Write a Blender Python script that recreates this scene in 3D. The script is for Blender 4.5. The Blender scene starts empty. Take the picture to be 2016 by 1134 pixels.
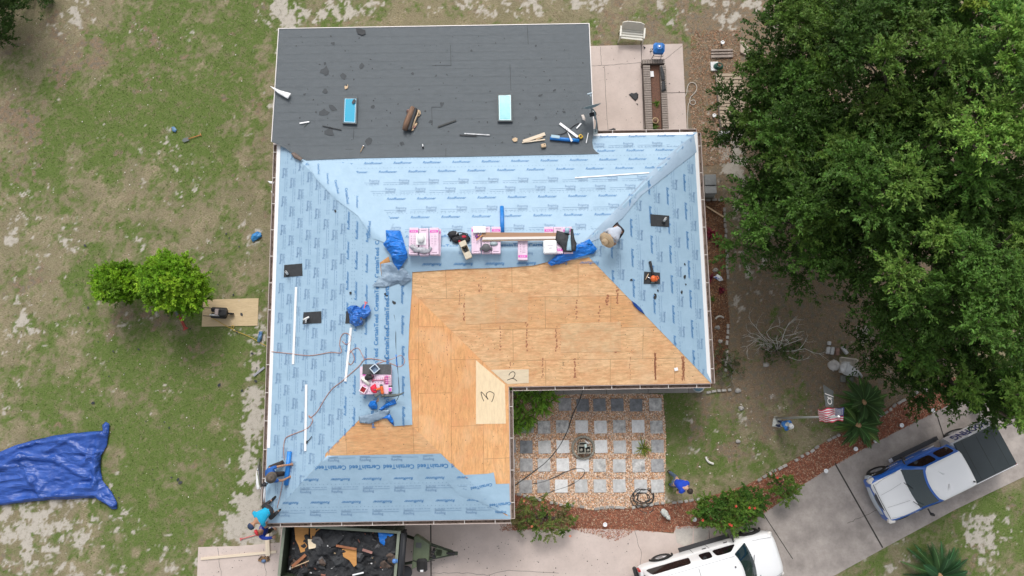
import bpy, bmesh, math, random
import numpy as np
from mathutils import Vector, Matrix, noise, geometry
R_ = math.radians
random.seed(7); rng = np.random.default_rng(11)
SC = bpy.context.scene
COL = SC.collection

# ---------------------------------------------------------------- camera
CAMH = 30.0
def _cam():
    t, r, s = R_(8.308), R_(-0.914), R_(-0.146)
    A = Matrix(((1,0,0),(0,math.cos(t),-math.sin(t)),(0,math.sin(t),math.cos(t))))
    S = Matrix(((math.cos(s),0,-math.sin(s)),(0,1,0),(math.sin(s),0,math.cos(s))))
    Z = Matrix(((math.cos(r),-math.sin(r),0),(math.sin(r),math.cos(r),0),(0,0,1)))
    return Z @ S @ A
CM = _cam()
cam = bpy.data.cameras.new('camera'); cam.sensor_width = 36; cam.lens = 25.0
cam.clip_start = 0.5; cam.clip_end = 3000
camo = bpy.data.objects.new('camera', cam); COL.objects.link(camo)
camo.matrix_world = Matrix.Translation((0,0,CAMH)) @ CM.to_4x4()
SC.camera = camo

# ---------------------------------------------------------------- light
SUN_EL, SUN_AZ = 49, 357     # degrees: elevation, compass-like azimuth (0 = +y)
w = bpy.data.worlds.new('World'); SC.world = w; w.use_nodes = True
nt = w.node_tree; bg = nt.nodes['Background']
sky = nt.nodes.new('ShaderNodeTexSky'); sky.sky_type = 'NISHITA'; sky.sun_disc = False
sky.sun_elevation = R_(SUN_EL); sky.sun_rotation = R_(SUN_AZ); sky.air_density = 1.0; sky.dust_density = 4.0
hs = nt.nodes.new('ShaderNodeHueSaturation'); hs.inputs['Saturation'].default_value = 0.25
nt.links.new(sky.outputs[0], hs.inputs['Color']); nt.links.new(hs.outputs[0], bg.inputs[0])
bg.inputs[1].default_value = 0.15
sl = bpy.data.lights.new('sun', 'SUN'); sl.energy = 1.0; sl.angle = R_(18); sl.color = (1.0, 0.965, 0.92)
so = bpy.data.objects.new('sun', sl); COL.objects.link(so)
_d = Vector((math.sin(R_(SUN_AZ))*math.cos(R_(SUN_EL)), math.cos(R_(SUN_AZ))*math.cos(R_(SUN_EL)), math.sin(R_(SUN_EL))))
so.rotation_euler = _d.to_track_quat('Z', 'Y').to_euler()
SC.view_settings.view_transform = 'Standard'; SC.view_settings.look = 'None'
SC.view_settings.exposure = 0.24; SC.view_settings.gamma = 1.0

# ---------------------------------------------------------------- photo -> place
def ray(px, py):
    return CM @ Vector(((px-1008)/1400, -(py-567)/1400, -1))
def G(px, py, z=0.0):
    d = ray(px, py); k = (z-CAMH)/d.z
    return Vector((d.x*k, d.y*k, z))
def g2(px, py, z=0.0):
    p = G(px, py, z); return (p.x, p.y)
EV = 2.75; XW, XE, XI, YS, YI, YN = -9.29, 7.49, -0.2, -4.65, 0.2, 10.15
def roofz(x, y):
    a = min(x-XW, YN-y, y-YI, XE-x); b = min(x-XW, YN-y, XI-x, y-YS)
    return EV + max(a, b)/3
def addz(x, y): return 2.62 + (14.9-y)*0.079
def hit(px, py, fn, h=0.0):
    d = ray(px, py); z = 3.2
    for _ in range(30):
        k = (z-CAMH)/d.z; z = 0.5*z + 0.5*(fn(d.x*k, d.y*k)+h)
    k = (z-CAMH)/d.z
    return Vector((d.x*k, d.y*k, z))
def RF(px, py, h=0.0): return hit(px, py, roofz, h)
def AD(px, py, h=0.0): return hit(px, py, addz, h)
def flat(x, y): return 0.0

# ---------------------------------------------------------------- materials
_M = {}
def mat(name, col, rough=0.7, metal=0.0, var=0.0, vs=3.0, bump=0.0, bs=40.0, col2=None, attr=False, trans=0.0,
        coat=0.0, stretch=None, spec=0.5, detail=4.0, contrast=(0.3, 0.7), alpha=1.0):
    if name in _M: return _M[name]
    m = bpy.data.materials.new(name); m.use_nodes = True
    n, l = m.node_tree.nodes, m.node_tree.links
    b = n['Principled BSDF']; out = n['Material Output']
    b.inputs['Roughness'].default_value = rough; b.inputs['Metallic'].default_value = metal
    b.inputs['Specular IOR Level'].default_value = spec
    if coat: b.inputs['Coat Weight'].default_value = coat; b.inputs['Coat Roughness'].default_value = 0.05
    if alpha < 1: b.inputs['Alpha'].default_value = alpha
    c1 = (*col, 1)
    src = None
    tc = n.new('ShaderNodeTexCoord'); mp = n.new('ShaderNodeMapping'); l.new(tc.outputs['Object'], mp.inputs[0])
    if stretch: mp.inputs['Scale'].default_value = stretch
    if attr:
        a = n.new('ShaderNodeAttribute'); a.attribute_name = 'Col'; src = a.outputs['Color']
    if col2 is None and var > 0:
        col2 = tuple(c*(1-var) for c in col); c1 = tuple(min(1, c*(1+var*0.6)) for c in col)+(1,)
    if col2 is not None:
        no = n.new('ShaderNodeTexNoise'); no.inputs['Scale'].default_value = vs; no.inputs['Detail'].default_value = detail
        no.inputs['Roughness'].default_value = 0.65
        l.new(mp.outputs[0], no.inputs['Vector'])
        rp = n.new('ShaderNodeMapRange'); rp.inputs[1].default_value = contrast[0]; rp.inputs[2].default_value = contrast[1]
        l.new(no.outputs['Fac'], rp.inputs[0])
        mx = n.new('ShaderNodeMix'); mx.data_type = 'RGBA'
        l.new(rp.outputs[0], mx.inputs[0]); mx.inputs[6].default_value = (*col2, 1); mx.inputs[7].default_value = c1
        if attr:
            mu = n.new('ShaderNodeMix'); mu.data_type = 'RGBA'; mu.blend_type = 'MULTIPLY'; mu.inputs[0].default_value = 1
            l.new(src, mu.inputs[6]); l.new(mx.outputs[2], mu.inputs[7]); src = mu.outputs[2]
        else: src = mx.outputs[2]
    if src is not None: l.new(src, b.inputs['Base Color'])
    else: b.inputs['Base Color'].default_value = c1
    if bump > 0:
        nb = n.new('ShaderNodeTexNoise'); nb.inputs['Scale'].default_value = bs; nb.inputs['Detail'].default_value = 3
        l.new(mp.outputs[0], nb.inputs['Vector'])
        bp = n.new('ShaderNodeBump'); bp.inputs['Strength'].default_value = bump; bp.inputs['Distance'].default_value = 0.02
        l.new(nb.outputs['Fac'], bp.inputs['Height']); l.new(bp.outputs[0], b.inputs['Normal'])
    if trans > 0:
        tr = n.new('ShaderNodeBsdfTranslucent'); ms = n.new('ShaderNodeMixShader'); ms.inputs[0].default_value = trans
        if src is not None: l.new(src, tr.inputs[0])
        else: tr.inputs[0].default_value = c1
        l.new(b.outputs[0], ms.inputs[1]); l.new(tr.outputs[0], ms.inputs[2]); l.new(ms.outputs[0], out.inputs[0])
    _M[name] = m
    return m

# ---------------------------------------------------------------- mesh builder
class MB:
    def __init__(s): s.v = []; s.f = []; s.m = []; s.sm = []
    def add(s, vs, fs, m=0, smooth=False):
        o = len(s.v); s.v += [tuple(v) for v in vs]; s.f += [tuple(i+o for i in f) for f in fs]
        s.m += [m]*len(fs); s.sm += [smooth]*len(fs); return s
    def box(s, c, d, rz=0, m=0, rot=None, ch=0.0, top=1.0):
        """box centred at c, size d; ch = chamfer, top = scale of the top face"""
        x, y, z = d[0]/2, d[1]/2, d[2]/2
        Mx = rot if rot is not None else Matrix.Rotation(rz, 3, 'Z')
        c = Vector(c)
        if ch <= 0:
            p = [(-x,-y,-z),(x,-y,-z),(x,y,-z),(-x,y,-z),(-x*top,-y*top,z),(x*top,-y*top,z),(x*top,y*top,z),(-x*top,y*top,z)]
            fs = [(0,3,2,1),(4,5,6,7),(0,1,5,4),(1,2,6,5),(2,3,7,6),(3,0,4,7)]
            return s.add([Mx@Vector(q)+c for q in p], fs, m)
        h = min(ch, x*.9, y*.9, z*.9)
        def ring(X, Y, Z, k):
            return [(-X+k,-Y,Z),(X-k,-Y,Z),(X,-Y+k,Z),(X,Y-k,Z),(X-k,Y,Z),(-X+k,Y,Z),(-X,Y-k,Z),(-X,-Y+k,Z)]
        rs = [ring(x-h,y-h,-z,h*.6), ring(x,y,-z+h,h), ring(x*top,y*top,z-h,h), ring(x*top-h,y*top-h,z,h*.6)]
        p = [q for r in rs for q in r]; fs = [tuple(range(7,-1,-1)), tuple(range(24,32))]
        for k in range(3):
            for i in range(8): fs.append((k*8+i, k*8+(i+1)%8, (k+1)*8+(i+1)%8, (k+1)*8+i))
        return s.add([Mx@Vector(q)+c for q in p], fs, m)
    def prism(s, pts, z0, z1, m=0, mside=None):
        n = len(pts)
        zf0 = z0 if callable(z0) else (lambda x, y: z0); zf1 = z1 if callable(z1) else (lambda x, y: z1)
        ar = sum(pts[i][0]*pts[(i+1)%n][1]-pts[(i+1)%n][0]*pts[i][1] for i in range(n))
        if ar < 0: pts = list(pts)[::-1]
        v = [(x,y,zf0(x,y)) for x,y in pts]+[(x,y,zf1(x,y)) for x,y in pts]
        o = len(s.v)
        tri = geometry.tessellate_polygon([[Vector((x,y,0)) for x,y in pts]])
        fs = []
        for t in tri:
            a, b, c = t
            cr = (pts[b][0]-pts[a][0])*(pts[c][1]-pts[a][1])-(pts[b][1]-pts[a][1])*(pts[c][0]-pts[a][0])
            if cr < 0: a, b, c = c, b, a
            fs.append((a+n, b+n, c+n)); fs.append((c, b, a))
        s.add(v, fs, m)
        s.f += [tuple(o+q for q in (i,(i+1)%n,(i+1)%n+n,i+n)) for i in range(n)]
        s.m += [m if mside is None else mside]*n; s.sm += [False]*n
        return s
    def tube(s, pts, r, n=8, m=0, cap=True, smooth=True, flat_=1.0):
        pts = [Vector(p) for p in pts]; k = len(pts)
        rs = r if hasattr(r, '__len__') else [r]*k
        prev = None; vs = []
        for i, p in enumerate(pts):
            t = (pts[min(i+1,k-1)]-pts[max(i-1,0)])
            t = t.normalized() if t.length > 1e-9 else Vector((0,0,1))
            if prev is None:
                a = t.cross(Vector((0,0,1)));
                if a.length < 1e-3: a = Vector((1,0,0))
                a.normalize()
            else:
                a = prev-t*prev.dot(t); a.normalize()
            prev = a; b = t.cross(a)
            for j in range(n):
                an = 2*math.pi*j/n; vs.append(p+(a*math.cos(an)+b*math.sin(an)*flat_)*rs[i])
        fs = []
        for i in range(k-1):
            for j in range(n): fs.append((i*n+j, i*n+(j+1)%n, (i+1)*n+(j+1)%n, (i+1)*n+j))
        if cap: fs += [tuple(range(n-1,-1,-1)), tuple(range((k-1)*n, k*n))]
        return s.add(vs, fs, m, smooth)
    def lathe(s, c, prof, n=24, m=0, smooth=True, rot=None, sy=1.0):
        c = Vector(c); vs = []
        for (r, z) in prof:
            for j in range(n):
                an = 2*math.pi*j/n; q = Vector((r*math.cos(an), r*math.sin(an)*sy, z))
                vs.append((rot@q if rot is not None else q)+c)
        fs = []
        k = len(prof)
        for i in range(k-1):
            for j in range(n): fs.append((i*n+j, i*n+(j+1)%n, (i+1)*n+(j+1)%n, (i+1)*n+j))
        fs += [tuple(range(n-1,-1,-1)), tuple(range((k-1)*n, k*n))]
        return s.add(vs, fs, m, smooth)
    def ball(s, c, r, m=0, n=12, k=8, rot=None, jit=0.0, seed=0):
        c = Vector(c); r = r if hasattr(r, '__len__') else (r, r, r); vs = []
        for i in range(k+1):
            th = math.pi*i/k
            for j in range(n):
                ph = 2*math.pi*j/n
                q = Vector((math.sin(th)*math.cos(ph), math.sin(th)*math.sin(ph), -math.cos(th)))
                if jit: q = q*(1+jit*noise.noise(q*1.7+Vector((seed*3.1, seed, 0))))
                q = Vector((q.x*r[0], q.y*r[1], q.z*r[2]))
                vs.append((rot@q if rot is not None else q)+c)
        fs = []
        for i in range(k):
            for j in range(n): fs.append((i*n+j, i*n+(j+1)%n, (i+1)*n+(j+1)%n, (i+1)*n+j))
        return s.add(vs, fs, m, True)
    def mesh(s, name, mats, smooth=None):
        me = bpy.data.meshes.new(name); me.from_pydata(s.v, [], s.f)
        for m in (mats if isinstance(mats, (list, tuple)) else [mats]): me.materials.append(m)
        me.polygons.foreach_set('material_index', s.m)
        me.polygons.foreach_set('use_smooth', s.sm if smooth is None else [smooth]*len(s.f))
        me.update(); return me
    def build(s, name, mats, parent=None, smooth=None, loc=None, rz=0, bevel=0, sub=0):
        o = bpy.data.objects.new(name, s.mesh(name, mats, smooth)); COL.objects.link(o)
        if parent: o.parent = parent
        if loc is not None: o.location = loc
        if rz: o.rotation_euler = (0,0,rz)
        if bevel:
            b = o.modifiers.new('b', 'BEVEL'); b.width = bevel; b.segments = 2; b.limit_method = 'ANGLE'
        if sub:
            b = o.modifiers.new('s', 'SUBSURF'); b.levels = sub; b.render_levels = sub
        return o

def tag(o, label=None, cat=None, group=None, kind=None):
    if label: o['label'] = label
    if cat: o['category'] = cat
    if group: o['group'] = group
    if kind: o['kind'] = kind
    return o
def thing(name, label, cat, loc=(0,0,0), rz=0, group=None, rot=None):
    o = bpy.data.objects.new(name, None); COL.objects.link(o); o.empty_display_size = 0.1
    o.location = loc; o.rotation_euler = rot if rot is not None else (0,0,rz)
    return tag(o, label, cat, group)
def obj(name, me, parent=None, loc=None, rz=0):
    o = bpy.data.objects.new(name, me); COL.objects.link(o)
    if parent: o.parent = parent
    if loc is not None: o.location = loc
    if rz: o.rotation_euler = (0,0,rz)
    return o
def slope_rot(x, y, fn, rz=0):
    e = 0.15
    nx = -(fn(x+e,y)-fn(x-e,y))/(2*e); ny = -(fn(x,y+e)-fn(x,y-e))/(2*e)
    n = Vector((nx, ny, 1)).normalized()
    q = Vector((0,0,1)).rotation_difference(n).to_matrix() @ Matrix.Rotation(rz, 3, 'Z')
    return q.to_euler()

# ---------------------------------------------------------------- sheets: outline -> cloth-like triangulated surface
def inside(x, y, poly):
    c = False; n = len(poly); j = n-1
    for i in range(n):
        xi, yi = poly[i]; xj, yj = poly[j]
        if (yi > y) != (yj > y) and x < (xj-xi)*(y-yi)/(yj-yi)+xi: c = not c
        j = i
    return c
def densify(poly, step):
    out = []
    for i in range(len(poly)):
        a, b = Vector(poly[i]), Vector(poly[(i+1)%len(poly)]); k = max(1, int((b-a).length/step))
        for j in range(k): out.append(tuple(a.lerp(b, j/k)))
    return out
def sheet(poly, step, zf, hf=None, m=0, mb=None, thick=0.0, wob=0.0, seed=0):
    """poly: xy outline, zf(x,y): base height, hf(x,y,edge distance): extra height"""
    mb = mb or MB()
    po = densify(poly, step)
    if wob:
        po = [(x+wob*noise.noise(Vector((x*2.3,y*2.3,seed))), y+wob*noise.noise(Vector((x*2.3,y*2.3,seed+9)))) for x, y in po]
    n = len(po); xs = [p[0] for p in po]; ys = [p[1] for p in po]
    pts = [Vector(p) for p in po]; seg = [(Vector(po[i]), Vector(po[(i+1)%n])) for i in range(n)]
    y = min(ys)+step/2; row = 0
    rr = random.Random(seed)
    P = np.array(po)
    while y < max(ys):
        x = min(xs)+step*(0.5 if row%2 else 0.1)
        while x < max(xs):
            X, Y = x+rr.uniform(-.2,.2)*step, y+rr.uniform(-.2,.2)*step
            if inside(X, Y, po) and np.min((P[:,0]-X)**2+(P[:,1]-Y)**2) > (step*0.45)**2: pts.append(Vector((X, Y)))
            x += step
        y += step*0.87; row += 1
    r = geometry.delaunay_2d_cdt(pts, [(i,(i+1)%n) for i in range(n)], [], 1, 1e-5)
    vs, fs = r[0], r[2]
    out = []
    for v in vs:
        z = zf(v.x, v.y)
        if hf:
            d = math.sqrt(float(np.min((P[:,0]-v.x)**2+(P[:,1]-v.y)**2)))
            z += hf(v.x, v.y, d)
        out.append((v.x, v.y, z))
    ff = []
    for f in fs:
        a, b, c = (out[i] for i in f[:3])
        cr = (b[0]-a[0])*(c[1]-a[1])-(b[1]-a[1])*(c[0]-a[0])
        ff.append(tuple(f) if cr > 0 else tuple(reversed(f)))
    mb.add(out, ff, m, True)
    return mb
def folds(amp, sc=2.0, ang=0.0, st=3.0, seed=0, edge=0.15, sharp=True):
    ca, sa = math.cos(ang), math.sin(ang)
    def h(x, y, d):
        u, v = (x*ca+y*sa)/st, -x*sa+y*ca
        wx = noise.noise(Vector((x*1.1, y*1.1, seed+4)))*0.5
        a = noise.noise(Vector((u*sc, (v+wx*.4)*sc, seed)))
        b = noise.noise(Vector((u*sc*2.7, (v+wx*.3)*sc*2.7, seed+2)))
        c = noise.noise(Vector((x*sc*4, y*sc*4, seed+5)))
        if sharp: a, b = 1-abs(a)*2.2, 1-abs(b)*2.2
        return amp*(0.55*a+0.35*b+0.22*c+0.35)*min(1, d/edge*.55+0.42)
    return h
def pxpoly(pts, fn): return [tuple(fn(*p)[:2]) for p in pts]

# ---------------------------------------------------------------- scatter
def scatter(name, P, tmpl_v, tmpl_f, scale, cols, material, rots=None, parent=None, up=None, sm=False):
    """P (N,3), tmpl_v (k,3), scale (N,) or (N,3), cols (N,3); rots (N,3,3) optional"""
    N = len(P); k = len(tmpl_v); T = np.asarray(tmpl_v, float)
    sc = np.asarray(scale, float)
    if sc.ndim == 1: sc = np.repeat(sc[:,None], 3, 1)
    V_ = T[None]*sc[:,None,:]
    if rots is None:
        a = rng.uniform(0, 2*np.pi, N); z = np.zeros(N); o = np.ones(N)
        rots = np.stack([np.stack([np.cos(a),-np.sin(a),z],1), np.stack([np.sin(a),np.cos(a),z],1), np.stack([z,z,o],1)],1)
    V_ = np.einsum('nij,nkj->nki', rots, V_)+P[:,None,:]
    fl = len(tmpl_f[0]); F = np.asarray(tmpl_f)
    FF = (F[None]+(np.arange(N)*k)[:,None,None]).reshape(-1)
    nf = N*len(F)
    me = bpy.data.meshes.new(name)
    me.vertices.add(N*k); me.vertices.foreach_set('co', V_.reshape(-1).astype(np.float32))
    me.loops.add(nf*fl); me.loops.foreach_set('vertex_index', FF.astype(np.int32))
    me.polygons.add(nf); me.polygons.foreach_set('loop_start', (np.arange(nf)*fl).astype(np.int32))
    me.materials.append(material)
    ca = me.color_attributes.new('Col', 'FLOAT_COLOR', 'POINT')
    c4 = np.concatenate([np.repeat(cols[:,None,:], k, 1), np.ones((N,k,1))], 2)
    ca.data.foreach_set('color', c4.reshape(-1).astype(np.float32))
    if sm: me.polygons.foreach_set('use_smooth', [True]*nf)
    me.update(calc_edges=True); me.validate()
    return obj(name, me, parent)
def randrot(N, tilt=1.0):
    """random orientation: tilt about a horizontal axis up to `tilt` rad then random yaw"""
    yaw = rng.uniform(0, 2*np.pi, N); th = rng.uniform(-tilt, tilt, N); ro = rng.uniform(-tilt, tilt, N)
    cy, sy, ct, st, cr, sr = np.cos(yaw), np.sin(yaw), np.cos(th), np.sin(th), np.cos(ro), np.sin(ro)
    Z = np.zeros(N); O = np.ones(N)
    Rz = np.stack([np.stack([cy,-sy,Z],1), np.stack([sy,cy,Z],1), np.stack([Z,Z,O],1)],1)
    Rx = np.stack([np.stack([O,Z,Z],1), np.stack([Z,ct,-st],1), np.stack([Z,st,ct],1)],1)
    Ry = np.stack([np.stack([cr,Z,sr],1), np.stack([Z,O,Z],1), np.stack([-sr,Z,cr],1)],1)
    return Rz@Rx@Ry
LEAF_V = [(0,0,0),(.32,.22,.06),(1,0,-.04),(.32,-.22,.06)]; LEAF_F = [(0,1,2,3)]
def inpoly_np(X, Y, poly):
    c = np.zeros(len(X), bool); n = len(poly); j = n-1
    for i in range(n):
        xi, yi = poly[i]; xj, yj = poly[j]
        q = ((yi > Y) != (yj > Y)) & (X < (xj-xi)*(Y-yi)/((yj-yi) if yj != yi else 1e-9)+xi)
        c ^= q; j = i
    return c
def randin(poly, N):
    P = np.array(poly); a, b = P.min(0), P.max(0); out = np.zeros((0,2))
    while len(out) < N:
        q = rng.uniform(a, b, (N*2, 2)); out = np.concatenate([out, q[inpoly_np(q[:,0], q[:,1], poly)]])
    return out[:N]
# ================================================================ GROUND
BL = dict(
 green=[(290,850,170,130,1.0),(330,960,110,90,1.0),(440,800,60,160,.6),(230,560,130,70,.55),(150,250,80,60,1.0),(110,340,80,70,.8),(60,180,60,50,.5),(400,60,140,60,.9),
        (470,20,100,40,.9),(380,170,120,100,.65),(420,330,90,120,.6),(300,240,90,80,.6),(330,700,120,90,.7),(140,790,90,40,.6),(120,460,100,60,.3),(1320,800,45,40,1.0),
        (1340,880,40,35,.8),(1450,860,60,50,.6),(1480,930,60,30,.7),(1350,930,40,40,.5),(1540,560,90,80,.7),(1560,700,90,60,.6),(1470,600,60,80,.5),(1640,640,60,60,.5),(1480,430,40,60,.4),(1700,720,60,50,.5),(1600,790,60,50,.5),(1750,780,60,60,.6),
        (1830,1030,120,50,.9),(1960,1000,70,60,.8),(1700,1110,60,40,.6),(1990,1110,60,40,.7),(1400,700,30,50,.8),(1520,690,60,25,.7),(1250,30,60,25,.5),(1370,100,25,60,.5),(660,25,70,20,.5),
        (1190,70,40,25,.5),(500,1000,25,30,.4),(1640,560,60,60,.5),(520,700,12,60,.3),(900,15,70,14,.4),(1330,50,40,30,.6)],
 sand=[(35,640,55,90,.8),(50,1060,90,70,.9),(150,1000,90,40,.5),(140,25,35,50,.9),(500,780,22,90,.75),(505,950,28,120,.95),(505,1050,45,30,.95),(460,1020,40,40,.6),(515,650,14,60,.5),
       (1080,8,160,26,.95),(700,20,100,30,.7),(560,30,30,40,.8),(1450,30,70,40,.9),(1425,260,45,60,.6),(1400,140,30,50,.35),(480,500,40,60,.35),(340,330,80,60,.35),(370,440,90,50,.4),
       (100,470,100,40,.4),(1470,420,45,90,.75),(1450,330,30,50,.7),(1745,650,60,80,.65),(1560,800,70,50,.35),(1930,1060,45,40,.9),(1880,1080,60,30,.4),(1750,1125,50,30,.5),(1290,900,12,60,.6),
       (1320,990,30,20,.5),(1390,830,60,30,.3),(60,350,60,60,.3),(230,1110,120,40,.5),(1200,110,40,20,.4),(1480,560,40,60,.35),(30,430,30,40,.4),(545,180,25,150,.4),(250,620,60,30,.2)],
 litter=[(1410,180,45,130,.9),(1450,110,40,60,.8),(1390,300,30,60,.6),(1540,640,110,60,.6),(1450,560,60,80,.6),(1620,560,130,100,.6),(1470,740,80,40,.5),(60,120,90,90,.3),(220,110,80,50,.35),
         (1700,420,300,300,1.0),(1800,120,400,200,1.0),(1340,840,80,60,.35),(30,260,50,60,.5),(330,650,80,40,.3),(1700,700,100,80,.6),(1290,70,60,40,.4),(300,60,90,80,.25),(60,520,70,50,.3)])
def blob_field(X, Y, key):
    F = np.zeros_like(X)
    sg = {'sand':.42,'green':.5,'litter':.5}[key]
    for (bx, by, rx, ry, a) in BL[key]:
        c = G(bx, by); s = 46.0*.5
        F += a*np.exp(-(((X-c.x)/(rx/s*sg))**2+((Y-c.y)/(ry/s*sg))**2)/2.2)
    return F
def vnoise(X, Y, sc, seed):
    x, y = X*sc+seed*17.3, Y*sc+seed*9.1; xi, yi = np.floor(x).astype(np.int64), np.floor(y).astype(np.int64); fx, fy = x-xi, y-yi
    fx, fy = fx*fx*(3-2*fx), fy*fy*(3-2*fy)
    h = lambda a, b_: (np.sin((a*127.1+b_*311.7+seed*74.7)%6283.1853)*43758.5453)%1.0
    return (h(xi,yi)*(1-fx)+h(xi+1,yi)*fx)*(1-fy)+(h(xi,yi+1)*(1-fx)+h(xi+1,yi+1)*fx)*fy
def fbm(X, Y, sc, oc, seed, gain=.65):
    s_, a, v2 = 0, 1, 0
    for k in range(oc):
        c_, s2_ = math.cos(k*1.1+seed), math.sin(k*1.1+seed); s_ = s_+a*(vnoise(X*c_-Y*s2_, X*s2_+Y*c_, sc*2**k, seed+k)-.5); v2 += a*a; a *= gain
    return s_/(.24*math.sqrt(v2))
def ground_masks(X, Y):
    g, s, li = (np.clip(blob_field(X, Y, k), 0, 1.3) for k in ('green','sand','litter'))
    f1, f2 = fbm(X, Y, 1.1, 5, 1, .8), fbm(X, Y, .8, 5, 2, .8)
    sand = np.clip((2.4*s-2.3+.6*f1+.75*fbm(X,Y,3.2,3,9,.9))/.9+.5, 0, 1)
    green = np.clip((2.0*g-1.25+.75*f2+.6*fbm(X,Y,4,3,5,.9))/2.2+.5, 0, 1)
    lit = np.clip((1.7*li-1.25+.5*fbm(X,Y,.9,5,7,.75)+.4*fbm(X,Y,4,3,17,.9))/1.5+.5, 0, 1)
    return green, sand, lit
def make_ground():
    xs = np.concatenate([[-900,-300,-120,-60,-35], np.linspace(-24,24,601), [35,60,120,300,900]])
    ys = np.concatenate([[-900,-300,-120,-50,-25], np.linspace(-13,20,421), [35,60,120,300,900]])
    X, Y = np.meshgrid(xs, ys); nx, ny = len(xs), len(ys)
    Z = np.zeros_like(X)
    me = bpy.data.meshes.new('lawn')
    idx = np.arange(nx*ny).reshape(ny, nx)
    F = np.stack([idx[:-1,:-1], idx[:-1,1:], idx[1:,1:], idx[1:,:-1]], -1).reshape(-1, 4)
    me.from_pydata(np.stack([X,Y,Z],-1).reshape(-1,3).tolist(), [], F.tolist())
    g, s, li = ground_masks(X, Y)
    far = (np.abs(X) > 24.5) | (Y < -13.5) | (Y > 20.5); g[far] = .45; s[far] = 0; li[far] = .1
    c = me.color_attributes.new('Mix', 'FLOAT_COLOR', 'POINT')
    c.data.foreach_set('color', np.stack([g, s, li, np.ones_like(g)], -1).reshape(-1).astype(np.float32))
    m = bpy.data.materials.new('lawn'); m.use_nodes = True; n, l = m.node_tree.nodes, m.node_tree.links
    b = n['Principled BSDF']; b.inputs['Roughness'].default_value = 0.95; b.inputs['Specular IOR Level'].default_value = 0.15
    tc = n.new('ShaderNodeTexCoord'); at = n.new('ShaderNodeAttribute'); at.attribute_name = 'Mix'
    sp = n.new('ShaderNodeSeparateColor'); l.new(at.outputs['Color'], sp.inputs[0])
    def nz(scale, det=5, rough=.65, off=0, st=None):
        mp = n.new('ShaderNodeMapping'); mp.inputs['Location'].default_value = (off, off*1.7, 0)
        if st: mp.inputs['Scale'].default_value = st; mp.inputs['Rotation'].default_value = (0,0,off)
        t = n.new('ShaderNodeTexNoise'); t.inputs['Scale'].default_value = scale; t.inputs['Detail'].default_value = det; t.inputs['Roughness'].default_value = rough
        l.new(tc.outputs['Object'], mp.inputs[0]); l.new(mp.outputs[0], t.inputs['Vector']); return t.outputs['Fac']
    def mth(op, a, b_=None, cl=False):
        t = n.new('ShaderNodeMath'); t.operation = op; t.use_clamp = cl
        for i, q in enumerate((a, b_)):
            if q is None: continue
            if isinstance(q, (int, float)): t.inputs[i].default_value = q
            else: l.new(q, t.inputs[i])
        return t.outputs[0]
    def mrange(x, a, b_):
        t = n.new('ShaderNodeMapRange'); t.inputs[1].default_value = a; t.inputs[2].default_value = b_; l.new(x, t.inputs[0]); return t.outputs[0]
    def mix(f, a, b_, bt='MIX'):
        t = n.new('ShaderNodeMix'); t.data_type = 'RGBA'; t.blend_type = bt
        if isinstance(f, float): t.inputs[0].default_value = f
        else: l.new(f, t.inputs[0])
        for k, q in ((6, a), (7, b_)):
            if isinstance(q, tuple): t.inputs[k].default_value = (*q, 1)
            else: l.new(q, t.inputs[k])
        return t.outputs[2]
    fine = nz(19, 6, .85); mid = nz(5, 6, .7, 3); big = nz(0.8, 4, .6, 7); fib = nz(9, 5, .8, 1.1, (1,4,1)); fib2 = nz(9, 5, .8, 2.3, (1,4,1))
    dry = mix(mrange(fine, .35, .65), (0.12,0.105,0.056), (0.33,0.295,0.185))
    dry = mix(mrange(big, .4, .65), dry, mix(mrange(fib, .4, .6), (0.17,0.14,0.08), (0.42,0.36,0.24)))
    gr = mix(mrange(fine, .3, .7), (0.052,0.095,0.017), (0.155,0.225,0.050))
    gr = mix(mrange(fib2, .45, .7), gr, (0.18,0.195,0.085))
    gm = mrange(mth('ADD', sp.outputs[0], mth('MULTIPLY', fine, 1.3)), .80, 1.5)
    c1 = mix(gm, dry, gr)
    c1 = mix(mrange(nz(4.5,7,.75,31), .56, .72), c1, mix(mrange(fib, .4, .6), (0.15,0.115,0.07), (0.36,0.30,0.20)))
    lit = mix(mrange(fine, .38, .64), (0.15,0.105,0.065), (0.36,0.265,0.175))
    brn = mix(mrange(fine, .35, .65), (0.13,0.10,0.06), (0.34,0.28,0.185))
    c1 = mix(mrange(mth('ADD', mth('MULTIPLY', nz(1.7,6,.72,21), 2.2), mth('MULTIPLY', fine, .5)), 1.38, 1.85), c1, brn)
    c1 = mix(mrange(nz(3.1,7,.75,31), .56, .70), c1, mix(mrange(fib2, .4, .6), (0.10,0.13,0.035), (0.21,0.24,0.08)))
    lit = mix(mrange(mid, .45, .6), lit, (0.19,0.165,0.125))
    lm = mrange(mth('ADD', sp.outputs[2], mth('MULTIPLY', fine, .8)), .65, 1.15)
    c2 = mix(lm, c1, lit)
    sd = mix(mrange(nz(60,3,.7,5), .35, .65), (0.34,0.31,0.26), (0.62,0.57,0.50))
    sd = mix(mrange(mid, .5, .75), sd, (0.27,0.24,0.19))
    sm = mrange(mth('ADD', sp.outputs[1], mth('MULTIPLY', nz(24,6,.85,14), 1.9)), 1.10, 1.75)
    c3 = mix(sm, c2, sd)
    l.new(c3, b.inputs['Base Color'])
    bp = n.new('ShaderNodeBump'); bp.inputs['Strength'].default_value = 0.45; bp.inputs['Distance'].default_value = 0.03
    l.new(mth('ADD', fine, mid), bp.inputs['Height']); l.new(bp.outputs[0], b.inputs['Normal'])
    me.materials.append(m)
    tag(obj('lawn', me), kind='structure')
    # grass blades
    N = 260000
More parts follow.
